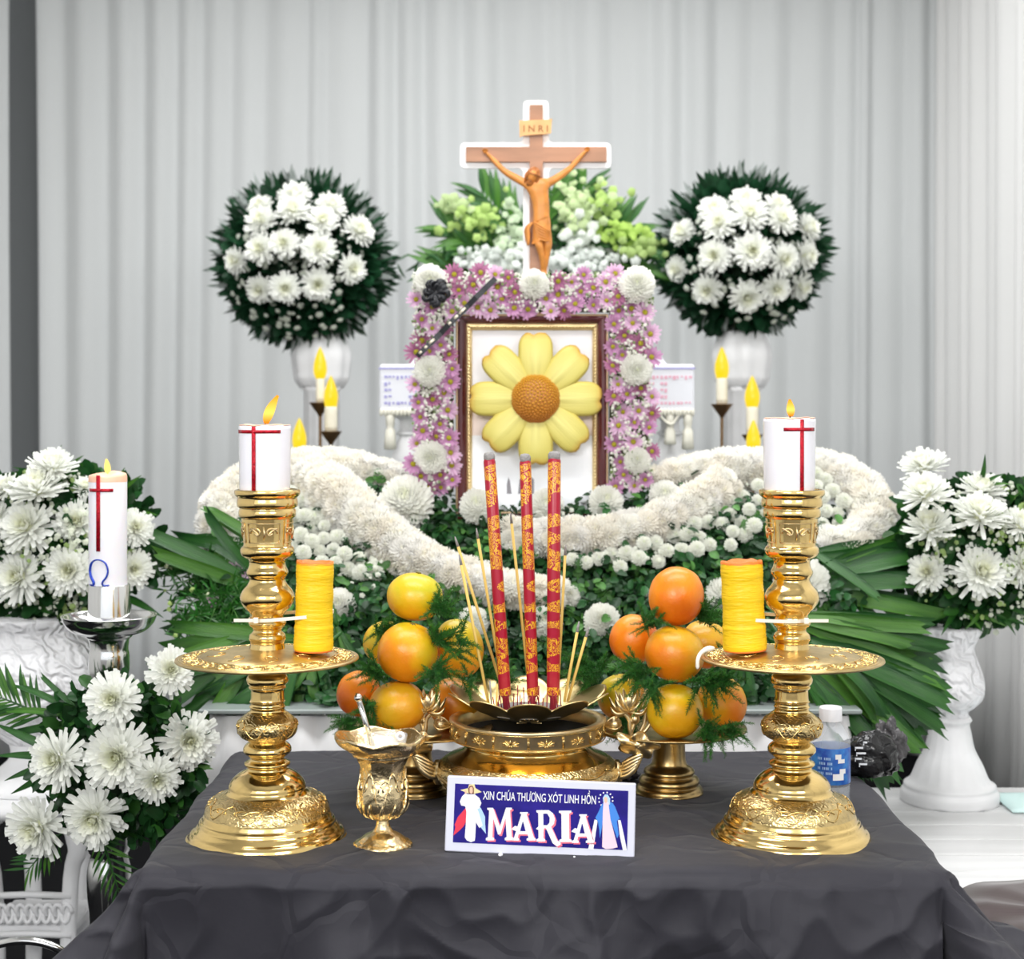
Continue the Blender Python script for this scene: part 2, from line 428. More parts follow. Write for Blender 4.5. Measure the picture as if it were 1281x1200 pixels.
def g_box(x0, x1, y0, y1, z0, z1, bev=0.0):
    if bev <= 0:
        v = [(x, y, z) for x in (x0, x1) for y in (y0, y1) for z in (z0, z1)]
        return v, [(0, 1, 3, 2), (4, 6, 7, 5), (0, 4, 5, 1), (2, 3, 7, 6), (0, 2, 6, 4), (1, 5, 7, 3)]
    # chamfered: three stacked outlines with cut corners
    def ring(i, z):
        a, b_, c, d = x0 + i, x1 - i, y0 + i, y1 - i
        e = bev
        return [(a + e, c, z), (b_ - e, c, z), (b_, c + e, z), (b_, d - e, z), (b_ - e, d, z), (a + e, d, z), (a, d - e, z), (a, c + e, z)]
    v = ring(bev, z0) + ring(0, z0 + bev) + ring(0, z1 - bev) + ring(bev, z1)
    f = [tuple(reversed(range(8)))]
    for r_ in range(3):
        for k in range(8):
            k2 = (k + 1) % 8
            f.append((r_ * 8 + k, r_ * 8 + k2, r_ * 8 + 8 + k2, r_ * 8 + 8 + k))
    f.append(tuple(24 + k for k in range(8)))
    return v, f

def g_prism(poly, y0, y1):
    """polygon in x,z extruded along y"""
    n = len(poly)
    v = [(x, y0, z) for x, z in poly] + [(x, y1, z) for x, z in poly]
    f = [tuple(range(n)), tuple(reversed(range(n, 2 * n)))]
    for k in range(n):
        k2 = (k + 1) % n
        f.append((k, n + k, n + k2, k2))
    return v, f

def g_ellipsoid(c, r, seg=20, rings=12, fn=None):
    v = []; f = []
    for i in range(rings + 1):
        th = PI * i / rings
        for k in range(seg):
            a = 2 * PI * k / seg
            d = Vector((math.sin(th) * math.cos(a), math.sin(th) * math.sin(a), math.cos(th)))
            s = fn(d) if fn else 1.0
            v.append((c[0] + d.x * r[0] * s, c[1] + d.y * r[1] * s, c[2] + d.z * r[2] * s))
    for i in range(rings):
        for k in range(seg):
            k2 = (k + 1) % seg
            f.append((i * seg + k, (i + 1) * seg + k, (i + 1) * seg + k2, i * seg + k2))
    return v, f

def basis(nrm, roll=0.0):
    z = Vector(nrm).normalized()
    q = z.to_track_quat('Z', 'Y')
    return (q.to_matrix() @ Matrix.Rotation(roll, 3, 'Z'))

def xf(v, mat=None, loc=(0, 0, 0), s=1.0):
    loc = Vector(loc)
    out = []
    for p in v:
        p = Vector(p) * s
        if mat is not None: p = mat @ p
        out.append(p + loc)
    return out

def scatter(name, tv, tf, P, N, Sz, colors, mat, parent=None, roll=None, kind='stuff'):
    """many small copies of a template (n verts) joined in one mesh with numpy"""
    tv = np.array(tv, dtype=np.float64); n = len(P)
    P = np.array(P, dtype=np.float64); N = np.array(N, dtype=np.float64)
    N /= np.linalg.norm(N, axis=1)[:, None] + 1e-12
    ref = rng.normal(size=(n, 3)) if roll is None else np.array(roll, dtype=np.float64)
    X = np.cross(ref, N); X /= np.linalg.norm(X, axis=1)[:, None] + 1e-12
    Yv = np.cross(N, X)
    Sz = np.array(Sz, dtype=np.float64).reshape(n, 1, 1)
    V = (tv[None, :, 0:1] * X[:, None, :] + tv[None, :, 1:2] * Yv[:, None, :] + tv[None, :, 2:3] * N[:, None, :]) * Sz + P[:, None, :]
    k = len(tv)
    nf = len(tf); sizes = [len(q) for q in tf]
    flat = np.array([i for q in tf for i in q], dtype=np.int64)
    idx = (flat[None, :] + (np.arange(n) * k)[:, None]).ravel()
    m = bpy.data.meshes.new(name)
    m.vertices.add(n * k); m.vertices.foreach_set('co', V.reshape(-1).astype(np.float32))
    m.loops.add(len(idx)); m.loops.foreach_set('vertex_index', idx.astype(np.int32))
    m.polygons.add(n * nf)
    ls = np.cumsum([0] + sizes[:-1])
    starts = (ls[None, :] + (np.arange(n) * len(flat))[:, None]).ravel()
    m.polygons.foreach_set('loop_start', starts.astype(np.int32))
    m.polygons.foreach_set('use_smooth', np.ones(n * nf, dtype=bool))
    a = m.color_attributes.new('Col', 'FLOAT_COLOR', 'POINT')
    C = np.ones((n, k, 4), dtype=np.float32); C[:, :, :3] = np.array(colors, dtype=np.float32).reshape(n, 1, 3)
    a.data.foreach_set('color', C.ravel())
    m.update(calc_edges=True); m.validate()
    o = link(name, m, mat, parent)
    if kind: o['kind'] = kind
    return o

# ------------------------------------------------------------------ flower meshes (shared by many objects)
def g_petal(az, e0, curl, L_, W, r0=0.0, z0=0.0, cup=0.25, nt=4, tip=0.55, c0=(1, 1, 1), c1=(1, 1, 1), twist=0.0):
    v = []; f = []; c = []
    ca, sa = math.cos(az), math.sin(az)
    r, z = r0, z0
    for i in range(nt + 1):
        t = i / nt
        e = e0 + curl * t
        if i:
            r += L_ / nt * math.cos(e); z += L_ / nt * math.sin(e)
        w = W * (0.45 + 0.75 * t - (0.2 + 0.75 * (1 - tip)) * max(0, (t - 0.6) / 0.4) ** 2)
        nx, nz = -math.sin(e), math.cos(e)
        col = tuple(c0[k] + (c1[k] - c0[k]) * min(1, t * 1.4) for k in range(3))
        for s in (-1, 0, 1):
            h = cup * w * (1 if s else 0) * 0.5
            rr = r + nx * h; zz = z + nz * h + twist * s * w
            v.append((ca * rr - sa * s * w / 2, sa * rr + ca * s * w / 2, zz)); c.append(col)
    for i in range(nt):
        for s in (0, 1):
            a = i * 3 + s
            f.append((a, a + 1, a + 4, a + 3))
    return v, f, c

def mum_open(R=1.0, seed=0, tint=(0.96, 0.97, 0.93), eye=(0.90, 0.91, 0.60)):
    """large chrysanthemum with long narrow petals"""
    r = random.Random(seed); mb = MB()
    layers = [(24, 0, 1.0), (24, 12, 0.96), (24, 24, 0.88), (22, 37, 0.78), (20, 50, 0.66), (17, 61, 0.54), (14, 71, 0.42), (10, 80, 0.32), (6, 86, 0.26)]
    for li, (n, el, ln) in enumerate(layers):
        k = li / (len(layers) - 1)
        col = [tint[j] + (eye[j] - tint[j]) * max(0, k - 0.35) for j in range(3)]
        for i in range(n):
            a = 2 * PI * (i + r.uniform(-0.3, 0.3) + li * 0.5) / n
            e = math.radians(el + r.uniform(-9, 7) - 6)
            v, f, c = g_petal(a, e, math.radians(r.uniform(5, 38)), R * ln * r.uniform(0.82, 1.08), R * 0.165, R * 0.04, R * 0.03 * li, 0.5,
                              nt=4, tip=0.75, c0=tuple(x * 0.97 for x in col), c1=col, twist=r.uniform(-0.15, 0.15))
            mb.add(v, f, c)
    v, f = g_ellipsoid((0, 0, 0.08 * R), (R * 0.26, R * 0.26, R * 0.24), 10, 6)
    mb.add(v, f, (0.86, 0.88, 0.62))
    m = mb.mesh('chrysanthemum'); m.materials.append(M['petal']); return m

def mum_pompon(R=1.0, seed=0, n=230, tint=(0.96, 0.96, 0.91), flat=0.85, W=0.2, L_=0.52, eye=(0.80, 0.85, 0.5)):
    """ball of short incurved petals"""
    r = random.Random(seed); mb = MB()
    v, f = g_ellipsoid((0, 0, 0.25 * R), (R * 0.56, R * 0.56, R * 0.56 * flat), 12, 8)
    mb.add(v, f, tuple(x * 0.85 for x in tint))
    for i in range(n):
        zc = 1 - 1.62 * (i + 0.5) / n
        a = i * 2.399963
        th = math.acos(max(-1, min(1, zc)))
        d = Vector((math.sin(th) * math.cos(a), math.sin(th) * math.sin(a), math.cos(th) * flat))
        p = d * (R * 0.52) + Vector((0, 0, 0.25 * R))
        k = 1 - th / 1.9
        col = [tint[j] + (eye[j] - tint[j]) * max(0, k - 0.72) * 1.6 for j in range(3)]
        e = PI / 2 - th * 0.95 + r.uniform(-0.15, 0.15)
        s = 0.65 + 0.35 * min(1, th / 0.9)
        v, f, c = g_petal(0, e - 0.30, 0.75, R * L_ * s * r.uniform(0.85, 1.1), R * W * s, 0, 0, 0.6, nt=3, tip=0.35, c0=tuple(x * 0.9 for x in col), c1=col)
        rot = Matrix.Rotation(a, 3, 'Z')
        mb.add(xf(v, rot, p), f, c)
    m = mb.mesh('chrysanthemum'); m.materials.append(M['petal']); return m

def daisy_mesh(seed=0, tint=(0.66, 0.30, 0.55), edge=(0.84, 0.58, 0.76), n=15):
    r = random.Random(seed); mb = MB()
    for lay in (0, 1):
        for i in range(n):
            a = 2 * PI * (i + lay * 0.5 + r.uniform(-0.25, 0.25)) / n
            v, f, c = g_petal(a, math.radians(r.uniform(2, 16) + 12 * lay), math.radians(r.uniform(-20, 10)), (1 - 0.14 * lay) * r.uniform(0.85, 1.05), 0.24, 0.1, 0.02 * lay,
                              0.4, nt=3, tip=0.6, c0=tint, c1=edge)
            mb.add(v, f, c)
    m = mb.mesh('daisy'); m.materials.append(M['petal']); return m

OPEN = [mum_open(1, s) for s in (1, 2, 3, 4)]
POM = [mum_pompon(1, s) for s in (5, 6, 7)]
GARL = [mum_pompon(1, s, n=110, flat=0.62, W=0.24, L_=0.62, tint=t, eye=(0.88, 0.84, 0.55)) for s, t in ((8, (0.98, 0.97, 0.92)), (9, (0.98, 0.95, 0.88)), (10, (0.98, 0.97, 0.94)), (11, (0.97, 0.94, 0.87)))]
BUT = [mum_pompon(1, s, n=70, flat=0.8, W=0.36, L_=0.56, tint=(0.92, 0.93, 0.86), eye=(0.62, 0.78, 0.30)) for s in (12, 13)]
DAISY = [daisy_mesh(1, (0.42, 0.15, 0.33), (0.68, 0.38, 0.60)), daisy_mesh(2, (0.30, 0.07, 0.18), (0.55, 0.24, 0.40)), daisy_mesh(3, (0.60, 0.28, 0.50), (0.84, 0.60, 0.78))]
_e = MB(); _v, _f = g_ellipsoid((0, 0, 0.06), (0.27, 0.27, 0.17), 12, 6); _e.add(_v, _f)
EYE = _e.mesh('daisy_eye'); EYE.materials.append(M['daisy_eye'])
OPEN_BACK = OPEN[:2]

def flower(mesh, pos, nrm, size, parent, name='chrysanthemum', jit=0.12, squash=1.0):
    n = Vector(nrm).normalized() + Vector([random.uniform(-jit, jit) for _ in range(3)])
    m3 = basis(n, random.uniform(0, 2 * PI)) @ Matrix.Diagonal((size, size, size * squash))
    mw = Matrix.Translation(Vector(pos)) @ m3.to_4x4()
    return link(name, mesh, None, parent, mw=mw)

def leaf_template(kind='oval'):
    if kind == 'oval':      # rounded small leaf, folded on the midrib
        v = [(0, 0, 0), (0.26, 0.22, 0.10), (0.34, 0.55, 0.12), (0.2, 0.88, 0.03), (0, 1.0, -0.05), (-0.2, 0.88, 0.03), (-0.34, 0.55, 0.12), (-0.26, 0.22, 0.10), (0, 0.5, 0.0)]
        f = [(0, 1, 8), (1, 2, 8), (2, 3, 8), (3, 4, 8), (4, 5, 8), (5, 6, 8), (6, 7, 8), (7, 0, 8)]
    elif kind == 'needle':
        v = [(-0.06, 0, 0), (0.06, 0, 0), (0.035, 1, 0.05), (-0.035, 1, 0.05), (0, 0, 0.06), (0, 1, 0.10)]
        f = [(0, 1, 2, 3), (1, 4, 5, 2), (4, 0, 3, 5)]
    elif kind == 'blade':   # long narrow leaf
        v = [(-0.03, 0, 0), (0.03, 0, 0), (0.09, 0.4, 0.05), (-0.09, 0.4, 0.05), (0.07, 0.75, 0.03), (-0.07, 0.75, 0.03), (0, 1, -0.06)]
        f = [(0, 1, 2, 3), (3, 2, 4, 5), (5, 4, 6)]
    else:                   # tiny blossom: low dome
        v = [(0.5, 0, 0), (0.15, 0.47, 0), (-0.4, 0.29, 0), (-0.4, -0.29, 0), (0.15, -0.47, 0), (0, 0, 0.42)]
        f = [(0, 1, 5), (1, 2, 5), (2, 3, 5), (3, 4, 5), (4, 0, 5)]
    return v, f

def green(n, lo=(0.010, 0.050, 0.012), hi=(0.060, 0.185, 0.030), p=1.4):
    t = rng.random(n)[:, None] ** p
    return np.array(lo) + (np.array(hi) - np.array(lo)) * t

def leaflet_mesh(seed, L_=1.0, W=0.085, droop=0.35, cut=True):
    """one long pleated palm leaflet, base at the origin, growing along +Y"""
    r = random.Random(seed); mb = MB(); n = 9
    v = []; f = []
    y = 0; z = 0
    for i in range(n + 1):
        t = i / n
        ang = -droop * t * t
        if i: y += L_ / n * math.cos(ang); z += L_ / n * math.sin(ang)
        w = W * (0.28 + 1.0 * min(1, t * 2.2)) * (1 - 0.22 * max(0, t - 0.6) / 0.4)
        if not cut: w *= (1 - t ** 3 * 0.93)
        for k, s in enumerate((-1, -0.5, 0, 0.5, 1)):
            yy = y
            if i == n and cut:
                yy += (0.045, 0.0, 0.03, -0.01, -0.05)[k] * (1 if seed % 2 else -1)
            v.append((s * w / 2, yy, z + (0.16, 0.0, 0.12, 0.0, 0.16)[k] * w))
    for i in range(n):
        for k in range(4):
            a = i * 5 + k
            f.append((a, a + 1, a + 6, a + 5))
    mb.add(v, f)
    return mb.mesh('leaflet')
LEAFLET = []
for s_ in range(4):
    for mt in ('palm', 'palm_light'):
        me = leaflet_mesh(s_, droop=0.25 + 0.22 * s_); me.materials.append(M[mt]); LEAFLET.append(me)
LEAFLET_THIN = []
for s_ in range(3):
    for mt in ('palm', 'palm_light'):
        me = leaflet_mesh(s_, W=0.11, droop=0.5, cut=False); me.materials.append(M[mt]); LEAFLET_THIN.append(me)

def palm_fan(parent, base, targets, width=1.0, meshes=None, face=(0.1, -1, 0.35), light=0.35):
    """one frond: a short stalk (part) and leaflets (sub-parts) from the base to each target"""
    ms = meshes or LEAFLET
    base = Vector(base)
    cen = sum((Vector(t) for t in targets), Vector()) / len(targets)
    d = (cen - base)
    mb = MB(); v, f = g_tube([base - d * 0.25, base, base + d * 0.04], [0.004, 0.005, 0.002], 6); mb.add(v, f)
    fr = obj('palm_frond', mb, 'palm', parent)
    for t in targets:
        t = Vector(t); y = t - base; ln = y.length; y.normalize()
        z = Vector(face) + Vector([random.uniform(-0.35, 0.35) for _ in range(3)])
        x = y.cross(z).normalized(); z = x.cross(y)
        m3 = Matrix((x, y, z)).transposed() @ Matrix.Diagonal((ln * width, ln, ln))
        me = ms[2 * random.randrange(len(ms) // 2) + (1 if random.random() < light else 0)]
        link('leaflet', me, None, fr, mw=Matrix.Translation(base) @ m3.to_4x4())
    return fr

def feather(parent, base, tip, n=14, spread=0.5, ln=0.09, meshes=None, side=(0, -0.3, 1), width=1.0):
    """pinnate frond: midrib (part) with leaflets along both sides (sub-parts)"""
    ms = meshes or LEAFLET_THIN
    base = Vector(base); tip = Vector(tip); ax = tip - base
    pts = [base + ax * t + Vector((0, 0, -0.12 * ax.length * t * t)) for t in [i / 8 for i in range(9)]]
    mb = MB(); v, f = g_tube(pts, [0.003 * (1 - 0.8 * i / 8) for i in range(9)], 5); mb.add(v, f)
    fr = obj('palm_frond', mb, 'palm', parent)
    A = ax.normalized(); sd = A.cross(Vector((0, -1, 0.2))).normalized()
    for i in range(n):
        t = 0.12 + 0.88 * i / n
        p = base + ax * t + Vector((0, 0, -0.12 * ax.length * t * t))
        for s in (-1, 1):
            y = (A * (0.55 + 0.5 * t) + sd * s * spread + Vector((0, random.uniform(-0.25, 0.1), random.uniform(-0.1, 0.1)))).normalized()
            z = Vector((random.uniform(-0.2, 0.2), -1, 0.3)); x = y.cross(z).normalized(); z = x.cross(y)
            l2 = ln * (1 - 0.45 * abs(t - 0.45)) * random.uniform(0.85, 1.1)
            m3 = Matrix((x, y, z)).transposed() @ Matrix.Diagonal((l2 * width, l2, l2))
            link('leaflet', random.choice(ms), None, fr, mw=Matrix.Translation(p) @ m3.to_4x4())
    return fr

# ================================================================== the setting
def struct(o): o['kind'] = 'structure'; return o

mb = MB(); v, f = g_box(-2.6, 2.6, -1.2, 6.4, -0.05, 0.0); mb.add(v, f); struct(obj('floor', mb, 'carpet_black', smooth=False))
mb = MB(); v, f = g_box(-30, 30, -40, -1.2, -0.08, -0.02); mb.add(v, f); struct(obj('ground', mb, 'paving', smooth=False))
mb = MB(); v, f = g_box(-2.6, 2.6, -1.2, 6.4, 3.3, 3.34); mb.add(v, f); struct(obj('ceiling', mb, 'tent_fabric', smooth=False))

def curtain(name, p0, p1, z0, z1, mat, label, seed, depth=0.045, period=0.12, sag=0.0):
    """pleated cloth hung between two floor points, real folds with a thickness"""
    r = random.Random(seed)
    p0 = Vector((p0[0], p0[1], 0)); p1 = Vector((p1[0], p1[1], 0)); d = p1 - p0; ln = d.length; d.normalize(); nrm = Vector((-d.y, d.x, 0))
    folds = []; x = 0
    while x < ln:
        w = period * r.uniform(0.45, 1.5); folds.append((x, w, r.uniform(0.35, 1.2))); x += w
    nx = int(ln / 0.012); rows = [0, 0.15, 0.35, 0.6, 0.8, 1.0]
    off = []
    j = 0
    for i in range(nx + 1):
        x = ln * i / nx
        while j < len(folds) - 1 and x > folds[j][0] + folds[j][1]: j += 1
        fx, fw, fa = folds[j]; t = (x - fx) / fw
        off.append((depth * fa * (0.5 - 0.5 * math.cos(2 * PI * t)) ** 0.8 + 0.012 * math.sin(x * 1.7 + seed), x))
    v = []; f = []
    for zi, t in enumerate(rows):
        z = z0 + (z1 - z0) * t
        for o_, x in off:
            xs = x + 0.02 * math.sin(t * 2 + x * 3)
            v.append(p0 + d * xs + nrm * (o_ * (1.0 - 0.25 * t)) + Vector((0, 0, z)))
    k = nx + 1
    for zi in range(len(rows) - 1):
        for i in range(nx):
            f.append((zi * k + i, zi * k + i + 1, (zi + 1) * k + i + 1, (zi + 1) * k + i))
    mb = MB(); mb.add(v, f)
    o = obj(name, mb, mat); md = o.modifiers.new('thickness', 'SOLIDIFY'); md.thickness = 0.004
    return tag(o, label, 'curtain')

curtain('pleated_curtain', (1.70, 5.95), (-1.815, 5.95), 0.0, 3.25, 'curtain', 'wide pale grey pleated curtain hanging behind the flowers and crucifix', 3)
curtain('pleated_curtain', (1.66, -0.4), (1.66, 5.9), 0.0, 3.25, 'curtain_side', 'bright white pleated curtain along the right side of the tent', 5, depth=0.06, period=0.16)
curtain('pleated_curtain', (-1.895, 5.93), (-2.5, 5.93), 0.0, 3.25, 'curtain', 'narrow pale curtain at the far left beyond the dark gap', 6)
curtain('pleated_curtain', (-2.45, 5.9), (-2.45, -0.4), 0.0, 3.25, 'curtain_side', 'white pleated curtain along the left side of the tent', 7, depth=0.06, period=0.16)
mb = MB(); v, f = g_box(-2.6, 2.6, 6.25, 6.3, 0.0, 3.3); mb.add(v, f); struct(obj('wall_back', mb, 'gap_shade_grey', smooth=False))  # its dark grey paints the shaded gap between the left curtains

# ================================================================== altar table and its black cloth
TX0, TX1, TY0, TY1, TZ = -0.43, 0.505, 1.86, 2.47, 0.75
t = thing('altar_table', (0.05, 2.16, 0), 'plain rectangular table hidden under the black cloth', 'table')
mb = MB(); v, f = g_box(-0.47, 0.47, -0.29, 0.29, 0.70, 0.735, 0.004); mb.add(v, f); obj('table_top', mb, 'white_planks', t, False)
for sx in (-1, 1):
    for sy in (-1, 1):
        mb = MB(); v, f = g_box(sx * 0.42 - 0.02, sx * 0.42 + 0.02, sy * 0.25 - 0.02, sy * 0.25 + 0.02, 0, 0.70, 0.003); mb.add(v, f); obj('leg', mb, 'silver', t, False)

def cloth():
    nu, nv = 300, 230
    u0, u1 = TX0 - 0.24, TX1 + 0.30
    v0, v1 = TY0 - 0.34, TY1 + 0.03
    V = []; Fc = []
    for j in range(nv + 1):
        y = v0 + (v1 - v0) * j / nv
        for i in range(nu + 1):
            x = u0 + (u1 - u0) * i / nu
            ex = x - TX1 if x > TX1 else (x - TX0 if x < TX0 else 0.0)
            ey = y - TY0 if y < TY0 else 0.0
            px, py, pz = min(max(x, TX0), TX1), max(y, TY0), TZ
            d = math.hypot(ex, ey)
            if d > 0:
                nx_, ny_ = ex / d, ey / d
                diag = min(1, 2.0 * abs(nx_ * ny_))
                if ex < 0:
                    out = 0.06 + 0.72 * diag
                else:
                    out = 0.10 + 0.78 * diag
                soft = 0.022
                dd = d if d < soft else d
                # rounded fold over the table edge
                bend = min(1, d / soft)
                o_ = (soft * math.sin(bend * PI / 2) if d < soft else soft + (d - soft) * out)
                dz = (soft * (1 - math.cos(bend * PI / 2)) * 0.8 if d < soft else soft * 0.8 + (d - soft) * math.sqrt(max(0.05, 1 - out * out)))
                ang = math.atan2(ny_, nx_)
                k = min(1, d / 0.12)
                if ey == 0: s = y * 26
                elif ex == 0: s = x * 21 + 1.3 * noise.noise(Vector((x * 4, 0, 3)))
                else: s = ang * 7.0 + x * 8
                fold = k * 0.020 * math.sin(s + 2.2 * noise.noise(Vector((x * 5, y * 3, 1)))) * (1 if ex == 0 else 1.3)
                px += nx_ * (o_ + fold); py += ny_ * (o_ + fold); pz -= dz
                if ex > 0 and ey <= 0:
                    pz = max(pz, 0.69 - 0.35 * max(0, d - 0.1))
            p = Vector((x * 6, y * 6, 0.3))
            cr = 1 - abs(noise.noise(p + Vector((noise.noise(p * 0.7), 0, 0)) * 1.2)) * 2
            cr2 = 1 - abs(noise.noise(p * 2.3 + Vector((5, 3, 0)))) * 2
            amp = 0.0035 if d < 0.02 else 0.016
            h = amp * max(0, cr) ** 2 + amp * 0.45 * max(0, cr2) ** 2
            if d < 0.02:
                pz += h
            else:
                py -= h * 1.2; pz += h * 0.3
            V.append((px, py, pz + 0.0005))
    k = nu + 1
    for j in range(nv):
        for i in range(nu):
            Fc.append((j * k + i, j * k + i + 1, (j + 1) * k + i + 1, (j + 1) * k + i))
    mb = MB(); mb.add(V, Fc)
    o = obj('table_cloth', mb, 'black_cloth')
    tag(o, 'creased black cloth spread over the front table with flaring corners', 'tablecloth')
    return o
cloth()

# ================================================================== brass candlesticks
YC = 2.0; PX = YC / F
CS_LOW = [(0, 1050), (96, 1050), (97.5, 1047), (95, 1041), (90, 1037), (87, 1033), (85, 1031), (84, 1027), (81, 1025), (79.5, 1021), (78, 1018)]
CS_DOME = [(78, 1018), (76, 1011), (71, 1003), (62, 997), (52, 993)]
CS_STEM = [(52, 993), (50, 991), (48, 988), (47.5, 983), (43, 976), (36, 970), (29, 966), (25.5, 964), (25, 961), (28, 959), (28.5, 956), (25, 954), (22, 952), (22, 949), (26, 946), (30, 941.5), (29, 936), (25, 932), (22, 930)]
CS_KNOB = [(22, 930), (24, 928), (32, 924), (36.5, 918), (37.5, 911), (36, 904), (30, 898), (24, 893)]
CS_NECK = [(24, 893), (21.5, 891), (21.5, 888), (22.5, 886), (21, 884), (21, 881), (22.5, 879.5), (21, 878), (20.5, 870), (20.5, 865), (23, 863), (23, 861), (21.5, 859.5), (25, 857), (26, 852), (24, 847), (20, 844), (20, 834)]
CS_UP = [(23, 820), (22, 813), (21, 806), (23, 801), (22, 796), (18, 792), (18.5, 788), (22, 785), (23.5, 781), (21, 777), (20, 773), (23, 768), (29, 762), (33, 755), (34, 748.5), (31, 741), (25, 734), (22.5, 729), (22.5, 726), (25.5, 721), (26, 717), (23.5, 712), (22.5, 706), (25, 702), (31, 698), (33.5, 693), (33, 688), (30, 685)]
CS_CUP = [(30, 685), (29.5, 682), (31, 667), (32.5, 651)]
CS_RIM = [(32.5, 651), (33, 650), (35.5, 648), (35.5, 641), (34, 638), (37.5, 636), (38, 630), (37, 625), (40, 622), (41, 619), (40.5, 615.5), (38, 615), (36, 617), (34, 640), (30, 642), (0, 642)]

def pxz(prof, base=1048.0):
    return [(r * PX, (base - y) * PX) for r, y in prof]

def lathe_part(name, prof, mat, parent, seg=64, close=False, **k):
    mb = MB(); v, f = g_lathe(prof, seg, close=close); mb.add(v, f)
    return obj(name, mb, mat, parent, **k)

def swirl_relief(r_of, z0, z1, n, parent, name, mat, seed=0, rad=0.0011, amp=0.7):
    """raised curling stems laid on a surface of revolution, one part"""
    rr = random.Random(seed); mb = MB()
    for i in range(n):
        a0 = 2 * PI * i / n
        for s in (-1, 1):
            pts = []
            for k in range(15):
                t = k / 14
                sp = (1 - t) ** 0.8
                th = t * 3.6 * s + (0 if s > 0 else PI)
                a = a0 + s * 0.24 * PI * 2 / n + math.cos(th) * sp * 0.36 * 2 * PI / n
                zc = (z0 + z1) / 2 + math.sin(th) * sp * (z1 - z0) * 0.5 * amp
                r_ = r_of(zc) + 0.0003
                pts.append((r_ * math.cos(a), r_ * math.sin(a), zc))
            v, f = g_tube(pts, [rad * (1.2 - 0.5 * k / 14) for k in range(15)], 5); mb.add(v, f)
        pts = []
        for k in range(9):
            a = a0 + 2 * PI / n * k / 8; zc = z0 + (z1 - z0) * (0.5 + 0.42 * math.cos(2 * PI * k / 8)); r_ = r_of(zc) + 0.0002
            pts.append((r_ * math.cos(a), r_ * math.sin(a), zc))
        v, f = g_tube(pts, rad * 0.9, 5); mb.add(v, f)
    return obj(name, mb, mat, parent)

def interp_prof(prof):
    ps = sorted(prof, key=lambda q: q[1])
    zs = [q[1] for q in ps]; rs = [q[0] for q in ps]
    return lambda z: float(np.interp(z, zs, rs))

